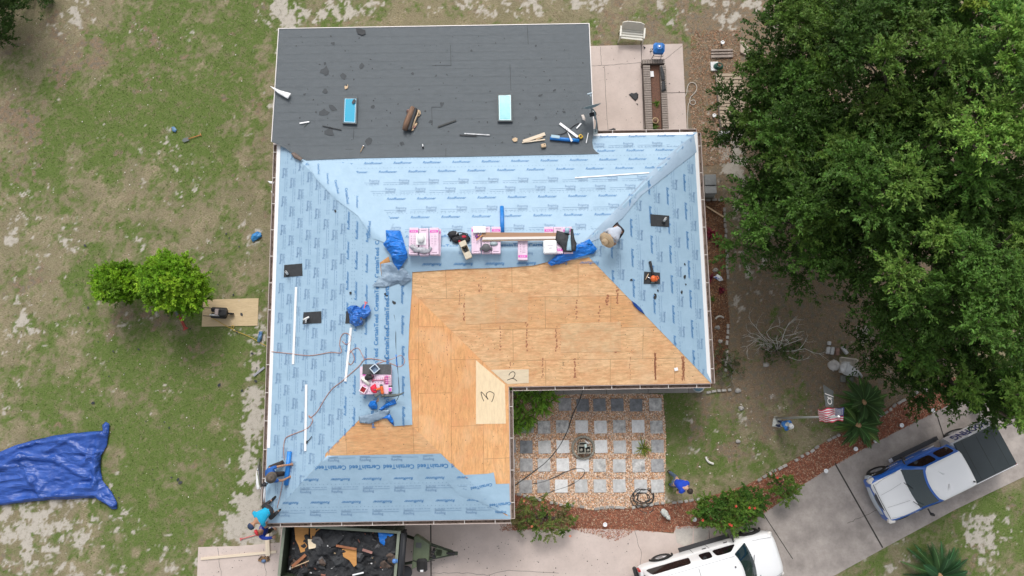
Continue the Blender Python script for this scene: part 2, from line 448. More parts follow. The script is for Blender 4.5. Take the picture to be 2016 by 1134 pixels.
    P = np.stack([rng.uniform(-23,23,N), rng.uniform(-13,19,N)],1)
    g, s, li_ = ground_masks(P[:,0], P[:,1])
    keep = rng.uniform(0, 1, N) < np.clip((0.45+0.55*g)*(1-.93*s)*(1-.5*li_), .02, 1)
    for poly in HARD: keep &= ~inpoly_np(P[:,0], P[:,1], poly)
    P = P[keep]; g = g[keep]; N = len(P)
    P3 = np.concatenate([P, np.full((N,1), 0.0)], 1)
    tv = [(-.5,0,0),(.5,0,0),(.1,.35,1.0),(0,.5,0),(0,-.5,0),(-.35,.1,.9)]; tf = [(0,1,2),(3,4,5)]
    f = rng.uniform(0,1,(N,1)); gg = np.clip(g[:,None]*1.0+rng.normal(0,.28,(N,1)), 0, 1)
    c = (np.array([[.42,.37,.23]])*(1-gg)+np.array([[.14,.25,.04]])*gg)*(0.45+0.85*f)
    S = rng.uniform(.012,.034,N)
    scatter('grass', P3, tv, tf, np.stack([S,S,S*1.1],1), c, mat('grass_blade', (1,1,1), .8, attr=True, spec=.1))
    tag(bpy.data.objects['grass'], kind='stuff', label='short patchy lawn grass', cat='grass')

drive = pxpoly([(380,1500),(388,1150),(391,1077),(470,1075),(551,1068),(560,1000),(1008,1000),(1008,1043),(1130,1040),(1250,1043),(1326,1050),(1330,1036),(1398,1036),(1450,1040),(1506,1008),(1558,974),(1580,954),(1642,916),(1700,883),(1750,857),(1870,796),(2016,722),(2150,660),(2150,872),(2016,938),(1880,1003),(1745,1076),(1640,1134),(1560,1190),(1500,1500)], G)
patio = pxpoly([(1150,92),(1343,87),(1352,262),(1352,300),(1150,300)], G)
gravel = pxpoly([(985,770),(1305,776),(1311,860),(1308,992),(1200,1002),(1160,1003),(1100,992),(1060,980),(985,972)], G)
mulch = pxpoly([(985,968),(1060,978),(1100,992),(1165,1005),(1250,1000),(1310,992),(1370,985),(1470,955),(1540,917),(1620,873),(1680,840),(1760,797),(1830,768),(1880,742),(1870,796),(1750,857),(1642,916),(1580,954),(1506,1010),(1450,1042),(1398,1038),(1330,1040),(1326,1048),(1250,1045),(1215,1065),(1195,1060),(1130,1043),(985,1045)], G)
ebed = pxpoly([(1375,395),(1426,395),(1430,560),(1437,640),(1433,690),(1400,762),(1380,762)], G)
walk = pxpoly([(1000,735),(1376,735),(1376,773),(1000,778)], G)
HARD = [drive, patio, gravel, mulch, ebed, walk]
make_ground()

def slab_mat(name, a, b_, st=(0.2,0.18,0.16), vs=1.1):
    m = mat(name, a, .9, col2=b_, vs=vs, bump=.25, bs=60, detail=7, spec=.25, contrast=(.32,.66))
    n, l = m.node_tree.nodes, m.node_tree.links; bs = n['Principled BSDF']
    src = bs.inputs['Base Color'].links[0].from_socket
    t = n.new('ShaderNodeTexNoise'); t.inputs['Scale'].default_value = 14; t.inputs['Detail'].default_value = 6; t.inputs['Roughness'].default_value = .75
    tc = n.new('ShaderNodeTexCoord'); l.new(tc.outputs['Object'], t.inputs['Vector'])
    r = n.new('ShaderNodeMapRange'); r.inputs[1].default_value = .5; r.inputs[2].default_value = .78; r.inputs[4].default_value = .5; l.new(t.outputs['Fac'], r.inputs[0])
    x = n.new('ShaderNodeMix'); x.data_type = 'RGBA'; l.new(r.outputs[0], x.inputs[0]); l.new(src, x.inputs[6]); x.inputs[7].default_value = (*st, 1)
    l.new(x.outputs[2], bs.inputs['Base Color']); return m
pink = slab_mat('concrete_pink', (0.64,0.54,0.49), (0.55,0.46,0.415), (0.44,0.385,0.35))
gray = slab_mat('concrete_grey', (0.46,0.41,0.375), (0.27,0.24,0.22), (0.22,0.2,0.19))
white_slab = slab_mat('concrete_white', (0.62,0.58,0.52), (0.42,0.39,0.36))
dark = mat('joint_dark', (0.05,0.045,0.04), .9)
# driveway: two castings
x0 = G(1405,1050).x
left = [p for p in drive[:13]]+[g2(1420,1040), g2(1500,1500)]
right = [g2(1420,1040)]+[p for p in drive[13:]]
mb = MB(); mb.prism(left, -.12, .03, 0); mb.prism(right, -.12, .026, 1)
def strip(mb, pts, w_, z, m=0, zf=None):
    P = [Vector(p[:2]) for p in pts]; v = []
    for i, p in enumerate(P):
        t = (P[min(i+1,len(P)-1)]-P[max(i-1,0)]).normalized(); nn = Vector((-t.y, t.x))*(w_/2 if not hasattr(w_,'__len__') else w_[i]/2)
        for q in (p+nn, p-nn): v.append((q.x, q.y, zf(q.x,q.y)+z if zf else z))
    mb.add(v, [(2*i+1, 2*i+3, 2*i+2, 2*i) for i in range(len(P)-1)], m)
def jag(pts, amp=.05, n=8, seed=0):
    r = random.Random(seed); out = []
    for i in range(len(pts)-1):
        a, b_ = Vector(pts[i]), Vector(pts[i+1])
        for k in range(n): out.append(tuple(a.lerp(b_, k/n)+Vector((r.uniform(-amp,amp), r.uniform(-amp,amp)))))
    return out+[tuple(pts[-1])]
for a, b_, w_ in [((848,1000),(850,1300),.05),((1643,912),(1737,1078),.06),((1842,812),(1862,875),.04),((2005,820),(2060,900),.04),((1862,875),(2100,800),.03),((1500,1008),(1560,1100),.03),((1395,1036),(1400,1120),.02)]:
    strip(mb, [g2(*a), g2(*b_)], w_, .0335, 2)
for pts in [[(850,1128),(900,1127),(960,1131),(1010,1122),(1100,1128)],[(1250,1045),(1262,1090),(1258,1134)],[(520,1080),(524,1134)],[(1668,1030),(1700,1015),(1760,990)],[(430,1078),(436,1134)]]:
    strip(mb, jag([g2(*p) for p in pts], .03, 6, 3), .012, .0337, 2)
mb.prism(pxpoly([(1328,1037),(1364,1035),(1362,1068),(1347,1075),(1332,1068)], G), .02, .0345, 3)
mb.prism(pxpoly([(1366,1035),(1396,1040),(1392,1058),(1385,1068),(1366,1069)], G), .02, .0342, 3)
tag(mb.build('driveway', [pink, gray, dark, white_slab]), kind='structure')
mb = MB(); mb.prism(patio, -.12, .05, 0)
for a, b_ in [((1262,80),(1268,280)),((1268,184),(1352,182))]: strip(mb, [g2(*a,.05), g2(*b_,.05)], .022, .054, 1)
for pts in [[(1163,130),(1200,128),(1240,125),(1262,123)],[(1182,92),(1183,110),(1184,128)],[(1308,118),(1343,90)],[(1190,130),(1193,200),(1197,260)]]:
    strip(mb, jag([g2(*p,.05) for p in pts], .012, 5, 1), .012, .0545, 1)
tag(mb.build('patio', [pink, dark]), kind='structure')
mb = MB(); mb.prism(walk, -.1, .06, 0)
for xx in (1110,1194,1276,1356): strip(mb, [g2(xx,740,.06), g2(xx,775,.06)], .015, .0645, 1)
tag(mb.build('front_walkway', [slab_mat('concrete_walk',(0.40,0.38,0.35),(0.27,0.255,0.24)), dark]), kind='structure')
tag(MB().prism(gravel, -.05, .012, 0).build('gravel_base', mat('gravel_base', (0.42,0.29,0.19), .9, col2=(.2,.14,.1), vs=25)), kind='structure')
tag(MB().prism(mulch, -.05, .02, 0).build('mulch_base', mat('mulch_base', (0.30,0.12,0.07), .95, col2=(.16,.07,.045), vs=9, bump=.5, bs=30)), kind='structure')
tag(MB().prism(ebed, -.05, .016, 0).build('side_bed_base', mat('bed_base', (0.22,0.11,0.06), .95, col2=(.09,.05,.03), vs=6, bump=.5, bs=30)), kind='structure')
# pebbles
N = 42000; P = randin(gravel, N); P3 = np.concatenate([P, rng.uniform(.008,.03,(N,1))],1)
pal = np.array([[.70,.56,.42],[.60,.38,.22],[.44,.24,.13],[.72,.68,.62],[.46,.4,.34],[.55,.36,.26],[.24,.17,.13]])
c = np.clip(pal[rng.choice(7, N, p=[.24,.2,.13,.14,.12,.12,.05])]*np.array([[1.14,1.03,.96]])*rng.uniform(.7,1.15,(N,1)), 0, .9)
S = rng.uniform(.014,.036,N)
ov = [(1,0,0),(0,1,0),(-1,0,0),(0,-1,0),(0,0,.6),(0,0,-.6)]; of = [(0,1,4),(1,2,4),(2,3,4),(3,0,4)]
o = scatter('gravel', P3, ov, of, np.stack([S*1.2,S,S*.7],1), c, mat('pebble', (1,1,1), .7, attr=True))
tag(o, 'tan and brown river pebbles covering the paver courtyard', 'gravel', kind='stuff')
def chips(name, poly, N, pal, lab, z=.03, sz=(.02,.06)):
    P = randin(poly, N); P3 = np.concatenate([P, rng.uniform(z-.005,z+.02,(N,1))],1)
    pal = np.array(pal); c = pal[rng.integers(0,len(pal),N)]*rng.uniform(.7,1.35,(N,1))
    S = rng.uniform(*sz, N)*.85
    o = scatter(name, P3, [(-1,-.25,0),(1,-.3,0),(1,.25,.05),(-1,.2,0)], [(0,1,2,3)], np.stack([S,S*.8,S],1), c, mat('chip', (1,1,1), .9, attr=True, spec=.1), randrot(N, .4))
    return tag(o, lab, 'mulch', kind='stuff')
chips('mulch_chips', mulch, 16000, [[.40,.15,.085],[.30,.10,.06],[.44,.21,.13],[.24,.10,.07],[.50,.36,.25]], 'rust red bark mulch along the drive and under the front shrubs')
chips('side_bed_chips', ebed, 5000, [[.30,.14,.07],[.20,.09,.05],[.35,.22,.13],[.12,.07,.05]], 'brown bark mulch in the narrow bed beside the east eave')
lp = pxpoly([(1360,60),(1460,60),(1440,320),(1370,330),(1356,180)], G)
o = chips('fallen_leaves', lp, 5200, [[.42,.24,.14],[.32,.17,.1],[.5,.36,.26],[.22,.12,.08]], 'tan fallen leaves between the patio and the trees', .01, (.025,.055)); o['category'] = 'leaves'
lp = pxpoly([(1400,330),(1760,540),(1880,760),(1600,900),(1420,900),(1400,600)], G)
o = chips('leaf_litter', lp, 9000, [[.24,.18,.12],[.16,.11,.07],[.3,.24,.17],[.2,.17,.14]], 'dull brown leaf litter under and beside the trees', .01, (.02,.045)); o['category'] = 'leaves'

# ================================================================ HOUSE
house = thing('house', 'L-shaped house being reroofed with blue underlayment, bare plywood and a flat dark extension', 'house', (-1, 3, 0))
HO = Vector((-1, 3, 0))
def hpart(mb, name, mats, parent=None, **k):
    """build in world coordinates as a part of the house"""
    o = mb.build(name, mats, parent or house, **k)
    if parent is None or parent is house: o.location = -HO
    return o
wallm = mat('stucco', (0.55,0.50,0.43), .9, var=.12, vs=3, bump=.4, bs=80)
ov_ = .5
wp = [(XW+ov_, YN-ov_),(XW+ov_, YS+ov_),(XI-ov_, YS+ov_),(XI-ov_, YI+ov_),(XE-ov_, YI+ov_),(XE-ov_, YN-ov_)]
WALL = hpart(MB().prism(wp, 0, 2.7), 'wall', [wallm])
ap = [(-9.1,YN-.4),(3.05,YN-.4),(3.05,14.65),(-9.1,14.65)]
hpart(MB().prism(ap, 0, 2.5), 'extension_wall', [wallm])
wood_m = None
def plywood(name, rot=0.0, c1=(0.97,0.62,0.34), c2=(0.82,0.43,0.19), pale=False, bricks=True):
    m = bpy.data.materials.new(name); m.use_nodes = True; n, l = m.node_tree.nodes, m.node_tree.links
    b = n['Principled BSDF']; b.inputs['Roughness'].default_value = .75; b.inputs['Specular IOR Level'].default_value = .2
    tc = n.new('ShaderNodeTexCoord'); mp = n.new('ShaderNodeMapping'); mp.inputs['Rotation'].default_value = (0,0,rot); l.new(tc.outputs['Object'], mp.inputs[0])
    def noi(sc, st, d=5, r=.6):
        q = n.new('ShaderNodeMapping'); q.inputs['Scale'].default_value = st; l.new(mp.outputs[0], q.inputs[0])
        t = n.new('ShaderNodeTexNoise'); t.inputs['Scale'].default_value = sc; t.inputs['Detail'].default_value = d; t.inputs['Roughness'].default_value = r
        t.inputs['Distortion'].default_value = .4; l.new(q.outputs[0], t.inputs['Vector']); return t.outputs['Fac']
    def mr(x, a, b_, lo=0, hi=1):
        t = n.new('ShaderNodeMapRange'); t.inputs[1].default_value = a; t.inputs[2].default_value = b_; t.inputs[3].default_value = lo; t.inputs[4].default_value = hi; l.new(x, t.inputs[0]); return t.outputs[0]
    def mx(f, a, b_, bt='MIX'):
        t = n.new('ShaderNodeMix'); t.data_type = 'RGBA'; t.blend_type = bt
        if isinstance(f, (int, float)): t.inputs[0].default_value = f
        else: l.new(f, t.inputs[0])
        for k, q in ((6,a),(7,b_)):
            if isinstance(q, tuple): t.inputs[k].default_value = (*q,1)
            else: l.new(q, t.inputs[k])
        return t.outputs[2]
    if bricks:
        br = n.new('ShaderNodeTexBrick'); br.inputs['Scale'].default_value = 1; br.inputs['Brick Width'].default_value = 2.44; br.inputs['Row Height'].default_value = 1.157
        br.inputs['Mortar Size'].default_value = .007; br.inputs['Mortar Smooth'].default_value = 0; br.offset = .5; br.inputs['Color1'].default_value = (*c1,1); br.inputs['Color2'].default_value = (*c2,1)
        br.inputs['Mortar'].default_value = (.28,.13,.055,1); br.inputs['Bias'].default_value = -.1
        l.new(mp.outputs[0], br.inputs['Vector']); base = br.outputs['Color']
    else: base = mx(noi(.5,(1,1,1)), c1, c2)
    g1 = noi(5, (.5,2.6,1), 8, .8); g2_ = noi(16, (.25,3,1), 5, .8)
    base = mx(mr(g1,.40,.64,0,.8), base, tuple(c*.62 for c in c2) if not pale else tuple(c*.85 for c in c2), 'MIX')
    base = mx(mr(g2_,.5,.75,0,.5), base, tuple(min(1,c*1.25) for c in c1))
    if not pale:
        base = mx(mr(noi(1.6,(1,1.4,1),7,.8),.46,.70,0,.75), base, (.70,.32,.15))
        base = mx(mr(noi(.7,(1,1,1),3,.6),.5,.7,0,.35), base, (.80,.60,.38))
    l.new(base, b.inputs['Base Color'])
    return m
PW_S = plywood('plywood_long_ew'); PW_E = plywood('plywood_long_ns', R_(90), (.86,.48,.22), (.75,.39,.17))
PW_P = plywood('plywood_fresh', 0, (.90,.76,.56), (.86,.70,.49), True, False)
PW_PN = plywood('plywood_fresh_ns', R_(90), (.88,.72,.49), (.84,.66,.43), True, False)
PW_G = plywood('plywood_board', 0, (.66,.52,.33), (.58,.44,.26), True, False)
PWS = plywood('plywood_scrap', 0, (.62,.33,.13), (.5,.25,.1), True, False)
RX, RY = (XW+XI)/2, (YI+YN)/2   # ridge lines
v = dict(nw=(XW,YN), sw=(XW,YS), se=(XI,YS), inn=(XI,YI), he=(XE,YI), ne=(XE,YN), rb=(RX,YS+(RX-XW)), rt=(RX,-RX), rk=(XW+(YN-YI)/2, RY), re=(XE-(YN-YI)/2, RY))
FACES = dict(W=['nw','sw','rb','rt','rk'], N=['ne','nw','rk','re'], S1=['inn','he','re','rk','rt'], E1=['he','ne','re'], E2=['se','inn','rt','rb'], S2=['sw','se','rb'])
DECK = MB()
def plane_pts(names, h=0.0): return [(v[k][0], v[k][1], roofz(*v[k])+h) for k in names]
for k, names in FACES.items():
    p = plane_pts(names); n_ = len(p)
    DECK.add(p, [tuple(range(n_))], 1 if k in ('E2','W') else 0)
# underside
for k, names in FACES.items():
    p = plane_pts(names, -.06); DECK.add(p, [tuple(range(len(p)-1,-1,-1))], 2)
# eave boards + soffit
per = [v[k] for k in ('nw','sw','se','inn','he','ne')]
fas = MB(); fasm = mat('fascia', (.60,.50,.46), .6, var=.1)
sof = MB().prism(wp and per, 2.60, 2.615, 0); hpart(sof, 'soffit', [mat('soffit', (.6,.57,.52), .8)])
def eave(mb, a, b_, o, w_, z0, z1, m=0, e0=0, e1=0):
    """board along a->b offset outwards"""
    a, b_ = Vector(a), Vector(b_); t = (b_-a).normalized(); nn = Vector((t.y,-t.x))*-1  # outward for this winding
    a = a-t*e0; b_ = b_+t*e1; c = (a+b_)/2-nn*0; L = (b_-a).length
    c = c+Vector((-t.y, t.x))*-(o+w_/2)
    mb.box((c.x, c.y, (z0+z1)/2), (L, w_, z1-z0), math.atan2(t.y, t.x), m)
# per order runs counter-clockwise, outward = right of travel
for i in range(6):
    a, b_ = per[i], per[(i+1)%6]
    eave(fas, a, b_, 0.004, .022, 2.56, 2.745)
hpart(fas, 'fascia', [fasm])
gm_ = mat('gutter_metal', (.52,.44,.40), .45, metal=.0, var=.12, vs=2); gd = mat('gutter_inside', (.13,.09,.07), .8, col2=(.22,.17,.14), vs=4)
def gutter(a, b_, s0=0, s1=0, clean=False):
    g = MB(); a, b_ = Vector(a), Vector(b_); t = (b_-a).normalized(); a = a+t*s0; b_ = b_-t*s1; L = (b_-a).length
    an = math.atan2(t.y, t.x); out = Vector((t.y, -t.x)); c = (a+b_)/2
    def bx(o, z, w_, h, m, l=L, cc=None):
        q = (cc or c)+out*o; g.box((q.x, q.y, z), (l, w_, h), an, m)
    bx(.09, 2.60, .115, .01, 1); bx(.152, 2.645, .012, .10, 0); bx(.157, 2.698, .02, .012, 0); bx(.032, 2.65, .008, .09, 0)
    k = max(2, int(L/1.05))
    for i in range(k):
        q = a+t*(L*(i+.5)/k); bx(.093, 2.703, .12, .006, 2, .025, q)
    for q in (a+t*.004, b_-t*.004): bx(.093, 2.65, .13, .10, 0, .008, q)
    r = random.Random(int(L*10))
    for i in range(int(L*5)):
        q = a+t*r.uniform(0.1, L-.1); bx(.09+r.uniform(-.03,.03), 2.609, r.uniform(.02,.05), .008, 3, r.uniform(.03,.12), q)
    hpart(g, 'gutter', [gm_, gd, mat('gutter_strap', (.7,.66,.62), .4), mat('gutter_leaves', (.1,.07,.05), .9, var=.4)])
pe = per
gutter(pe[0], pe[1], 0, 0.02); gutter(pe[1], pe[2]); gutter(pe[2], pe[3], 0, .16); gutter(pe[3], pe[4], .16, 0); gutter(pe[4], pe[5]); 
gutter(pe[5], (3.45, YN), 0, 0)
# drip edge, bright white strips on top of the sheet along the eaves
wm = mat('white_metal', (.86,.87,.88), .35)
def edge_strip(name, pts, w_, parent=None):
    """flat metal on the slope along the eave: pts = list of ((x,y),(x,y)) inner/outer quads"""
    m_ = MB()
    for (a, b_, c_, d_) in pts:
        q = [(p[0], p[1], roofz(*p)+.022) for p in (a,b_,c_,d_)]; q2 = [(p[0], p[1], p[2]-.004) for p in q]
        m_.add(q+q2, [(0,1,2,3),(4,7,6,5),(0,4,5,1),(1,5,6,2),(2,6,7,3),(3,7,4,0)])
    return hpart(m_, name, [wm])
e_ = .004
yb = G(523,882,2.75).y
edge_strip('drip_edge', [((XW+.16,YN-.2),(XW+e_,YN-.05),(XW+e_,yb),(XW+.13,yb))], .1)
edge_strip('drip_edge', [((XE-.004,YI+.1),(XE-.004,YN-.005),(XE-.15,YN-.15),(XE-.15,YI+.4)),], .1)
edge_strip('drip_edge', [((XE-.16,YN-.005),(3.35,YN-.005),(3.35,YN-.11),(XE-.15,YN-.11))], .1)
eb = MB()
for a, b_ in ((pe[0],pe[1]),(pe[1],pe[2]),(pe[2],pe[3]),(pe[3],pe[4]),(pe[4],pe[5])):
    eave(eb, a, b_, .0, .003, 2.70, 2.757)
hpart(eb, 'eave_trim', [mat('eave_red', (.22,.09,.06), .7)])

# windows and doors under the eaves
wfm = mat('window_frame', (.75,.74,.72), .4); glm = mat('window_glass', (.04,.05,.06), .05, spec=.8)
def window(cx, cy, w_, h, z, an):
    d = Vector((math.sin(an), -math.cos(an)))   # outward
    f = MB(); t = .06
    for (ox, oz, sx, sz) in ((0,h/2,w_,t),(0,-h/2,w_,t),(-w_/2,0,t,h+t),(w_/2,0,t,h+t),(0,0,.04,h)):
        f.box((cx+ox*math.cos(an)+d.x*.02, cy+ox*math.sin(an)+d.y*.02, z+oz), (sx,.05,sz), an)
    w0 = hpart(f, 'window', [wfm]); g = MB().box((cx+d.x*.008, cy+d.y*.008, z), (w_-.03,.02,h-.03), an)
    p = g.build('pane', [glm], w0)
for x in (1.2, 5.4): window(x, YI+ov_, 1.5, 1.2, 1.5, 0)
for y in (-2.5, 1.5, 6.5): window(XW+ov_, y, 1.3, 1.1, 1.5, -math.pi/2)
window(XI-ov_, -2.2, 1.5, 1.2, 1.5, math.pi/2); window(XE-ov_, 3.5, 1.3, 1.1, 1.5, math.pi/2); window(XE-ov_, 7.5, 1.3, 1.1, 1.5, math.pi/2)
dm = MB().box((3.3, YI+ov_-.03, 1.1), (.95,.05,2.1)); d0 = hpart(dm, 'front_door', [mat('door_paint', (.28,.08,.06), .4)])
MB().tube([(3.62,YI+ov_-.09,1.0),(3.62,YI+ov_-.06,1.0),(3.55,YI+ov_-.09,1.0)], .012).build('handle', [wm], d0)
gd_ = MB()
for k in range(4): gd_.box((-3.6, YS+ov_-.03, .3+.55*k), (4.9,.05,.53))
hpart(gd_, 'garage_door', [mat('garage_paint', (.7,.67,.62), .5)])

# ---------------------------------------------------------------- underlayment with its printing
und = mat('underlayment', (.355,.51,.645), .5, col2=(.32,.47,.60), vs=1.6, bump=.6, bs=5, spec=.35, contrast=(.35,.65))
ink = mat('ink_blue', (.06,.22,.48), .5); inkd = mat('ink_dark', (.19,.31,.48), .5); nailm = mat('nail_cap', (.22,.34,.48), .5)
def text_tm(body, bold=0.0, shear=0.0, length=1.0, sq=1.0):
    cu = bpy.data.curves.new('t', 'FONT'); cu.body = body; cu.resolution_u = 2; cu.offset = bold; cu.shear = shear; cu.size = 1
    o = bpy.data.objects.new('t', cu); COL.objects.link(o); dg = bpy.context.evaluated_depsgraph_get()
    me = bpy.data.meshes.new_from_object(o.evaluated_get(dg)); bpy.data.objects.remove(o)
    vs = np.array([q.co[:] for q in me.vertices]); fs = [tuple(p.vertices) for p in me.polygons]
    mn, mx_ = vs.min(0), vs.max(0); vs -= (mn+mx_)/2; s_ = length/(mx_[0]-mn[0]); vs[:,0] *= s_; vs[:,1] *= s_*sq
    bpy.data.meshes.remove(me); return vs, fs
TT = dict(RR=text_tm('RoofRunner', .012, .35, .72), RF=text_tm('Roofing', .006, 0, .40), CT=text_tm('CertainTeed', .02, 0, 1.12), D2=text_tm('2', 0, 0, .3), D3=text_tm('3', 0, 0, .4), RS=text_tm('s', .03, 0, .09))
def put_text(mb, key, x, y, top, m=0, h=.005, scale=1.0):
    """xy centre, top = (dx,dy) direction of the letters' top"""
    vs, fs = TT[key]; ty = Vector(top).normalized(); tx = Vector((ty.y, -ty.x))
    X = x+(vs[:,0]*tx.x+vs[:,1]*ty.x)*scale; Y = y+(vs[:,0]*tx.y+vs[:,1]*ty.y)*scale
    mb.add([(a, b_, roofz(a, b_)+h) for a, b_ in zip(X, Y)], fs, m)
def seg(mb, x, y, d, L, w_, m, h=.005):
    dx, dy = d; nx, ny = -dy, dx
    q = [(x-nx*w_/2, y-ny*w_/2),(x+dx*L-nx*w_/2, y+dy*L-ny*w_/2),(x+dx*L+nx*w_/2, y+dy*L+ny*w_/2),(x+nx*w_/2, y+ny*w_/2)]
    mb.add([(a, b_, roofz(a,b_)+h) for a, b_ in q], [(0,1,2,3)], m)
H_U = .012
def printing(org, vdir, width, rows, clip):
    """org: eave corner, vdir: uphill xy; text runs along the eave; rows=(kind, v, offset)"""
    mb = MB(); vx, vy = vdir; ux, uy = vy, -vx
    for kind, v_, off in rows:
        pitch = 1.15 if kind != 'CT' else 1.24
        n_ = int(width/pitch)+2
        for k in range(-1, n_):
            u = off+k*pitch; x = org[0]+ux*u+vx*v_; y = org[1]+uy*u+vy*v_
            top = (vx, vy) if kind == 'RF' else (-vx, -vy)
            if kind in TT: put_text(mb, kind, x, y, top, 1 if kind == 'RF' else 0, H_U+.012)
            if kind == 'RF':
                bx, by = x+vx*.09, y+vy*.09
                seg(mb, bx-ux*.19, by-uy*.19, (ux,uy), .98, .010, 1, H_U+.012)
                for q in (.115, .135): seg(mb, x+vx*q-ux*.19, y+vy*q-uy*.19, (ux,uy), .36, .009, 2, H_U+.012)
                for j in range(9): seg(mb, x+vx*.175-ux*.19+ux*j*.11, y+vy*.175-uy*.19+uy*j*.11, (ux,uy), .055+.02*((j*7)%3), .013, 1, H_U+.012)
        if kind == 'NL' or kind == 'RR':
            vv = v_-.17; L = -0.2
            while L < width:
                seg(mb, org[0]+ux*L+vx*vv, org[1]+uy*L+vy*vv, (ux,uy), .025, .025, 2, H_U+.012); L += .145
            seg(mb, org[0]+vx*(vv-.05), org[1]+vy*(vv-.05), (ux,uy), width, .006, 2, H_U+.010)
    bm = bmesh.new(); me = mb.mesh('p', [und, ink, inkd, nailm]); bm.from_mesh(me); bpy.data.meshes.remove(me)
    for (co, no) in clip:
        bmesh.ops.bisect_plane(bm, geom=bm.verts[:]+bm.edges[:]+bm.faces[:], plane_co=(*co,0), plane_no=(*no,0), clear_outer=True)
    out = MB(); out.v = [tuple(q.co) for q in bm.verts]; bm.verts.index_update()
    for f in bm.faces: out.f.append(tuple(q.index for q in f.verts)); out.m.append(f.material_index+1); out.sm.append(False)
    bm.free(); return out
def clipedges(names):
    out = []; P = [v[k] for k in names]
    for i in range(len(P)):
        a, b_ = Vector(P[i]), Vector(P[(i+1)%len(P)]); t = b_-a; out.append((tuple(a+Vector((-t.y,t.x)).normalized()*.01), (t.y,-t.x)))
    return out
def uface(pts, grid=.35, hgt=None, h=H_U, mb=None, seed=0, wr=.004):
    fl = (lambda x, y, d: wr*noise.noise(Vector((x*2.2, y*2.2, seed)))*min(1, d/.3)) if hgt is None else hgt
    return sheet(pts, grid, lambda x, y: roofz(x,y)+h, fl, 0, mb or MB(), seed=seed)
def under(name, pts, pr, label=None, **k):
    mb = uface(pts, **k)
    if pr: mb.add(pr.v, pr.f, 0); mb.m[-len(pr.m):] = pr.m; mb.sm[-len(pr.m):] = [False]*len(pr.m)
    return hpart(mb, name, [und, ink, inkd, nailm])
hipP = [RF(*p) for p in ((640,893),(727,828))]
for q_ in hipP: q_.y = max(q_.y, YS+(q_.x-XW)+.015)
i_ = .012
_h = hipP[0].x-XW
Wp = [(XW,YN),(XW,YS),(XW+_h,YS+_h),(hipP[0].x+.02,hipP[0].y),tuple(hipP[1][:2]),(RX-.005,YS+4.0),(RX-.005,-RX),(XW+(YN-YI)/2,RY)]
ROWS_W = [('RF',.32,.3),('RF',.68,.75),('RF',1.04,.1),('RF',1.42,.6),('RF',1.79,.95),('RF',2.16,.25),('RF',2.53,.7),('RF',2.88,.5),('RR',3.15,.2),('RR',3.5,.6),('NL',3.6,0),('RR',3.92,.75),('CT',4.32,.4)]
def PR(face, org, vdir, width, rows, extra=()):
    return printing(org, vdir, width, rows, clipedges(FACES[face] if face != 'W' else ['nw','sw','rb','rt','rk'][:3]+['rk'])[:]+list(extra))
# W: uphill +x ; u = (vy,-vx) = (0,-1): start at NW corner
under('underlayment', Wp, PR('W', (XW,YN), (1,0), YN-YS, ROWS_W, [((RX,0),(1,0))]), wr=.008)
ROWS_N = [('RR',.14,.1),('RF',.48,.5),('RR',.80,.25),('RR',1.2,.2),('RR',1.60,.75),('RF',2.0,.1),('RF',2.38,.6),('RR',2.8,.35),('RF',3.2,.15),('RR',3.6,.55),('RF',4.02,.3),('RR',4.4,.7),('CT',4.82,.1)]
# N: uphill -y ; u = (-1, 0): start at NE corner
under('underlayment', [v[k] for k in FACES['N']], PR('N', (XE,YN), (0,-1), XE-XW, ROWS_N), wr=.006)
ROWS_E = [('RF',.30,.35),('RR',.66,.9),('RF',1.02,.8),('RR',1.4,.3),('RF',1.78,.2),('RR',2.15,.65),('RF',2.55,1.0),('RR',2.95,.1),('RF',3.35,.6),('RR',3.75,.4),('RF',4.2,.3)]
# E: uphill -x ; u = (0, 1)
Ep = [v['he'], v['ne'], v['re']]
under('underlayment', Ep, PR('E1', (XE,YI), (-1,0), YN-YI, ROWS_E), wr=.006)
# S2 strip : uphill +y ; u = (1,0)
s2 = [v['sw'], v['se']]+[tuple(RF(*p)[:2]) for p in ((1003,952),(975,953),(970,932),(915,935),(890,915),(868,893),(640,897))]
s2[-1] = (s2[-1][0]+.05, s2[-1][1]); _hx = s2[-1][1]-YS; s2.append((XW+_hx+.005, s2[-1][1]))
cl2 = [((0,RF(760,896).y),(0,1))]
pr = printing((XW,YS),(0,1),XI-XW,[('RF',.27,.75),('RR',.73,.95),('RF',1.13,.45),('RR',1.58,.6),('CT',2.02,.1),('RF',2.28,.4)], [((XW,YS+.02),(-1,1)),((XI,YS+.02),(1,1)),((0,RF(760,897).y),(0,1))])
under('underlayment', s2, pr, wr=.010, h=.013)
# flaps folded over the ridges
fl = [tuple(RF(*p)[:2]) for p in ((740,488),(800,486),(1165,486),(1163,506),(1130,512),(1100,505),(1078,516),(1050,523),(1000,527),(900,530),(812,536),(770,545),(742,545))]
fl[0] = (v['rk'][0]-.1, RY-.0); 
mb = MB()
for k in range(6): put_text(mb, 'RR', RF(850+62*k,521).x, RF(850+62*k,521.5-k*.7).y, (0,-1), 0, .055)
for k in range(7): put_text(mb, 'RF', RF(790+62*k,499).x, RF(790+62*k,499).y, (0,-1), 1, .055)
for i in range(len(mb.m)): mb.m[i] += 1
under('underlayment_flap', fl, mb, h=.036, grid=.11, wr=.02)
f2 = [tuple(RF(*p)[:2]) for p in ((748,520),(812,532),(809,600),(806,640),(804,700),(808,760),(811,800),(812,836),(776,839),(770,828),(762,812),(752,812),(748,824),(728,831),(709,833),(705,812),(746,790))]
mb = MB()
for k in range(5): q = RF(793+k*.5,580+60*k); put_text(mb, 'RR', q.x, q.y, (1,0), 0, .055)
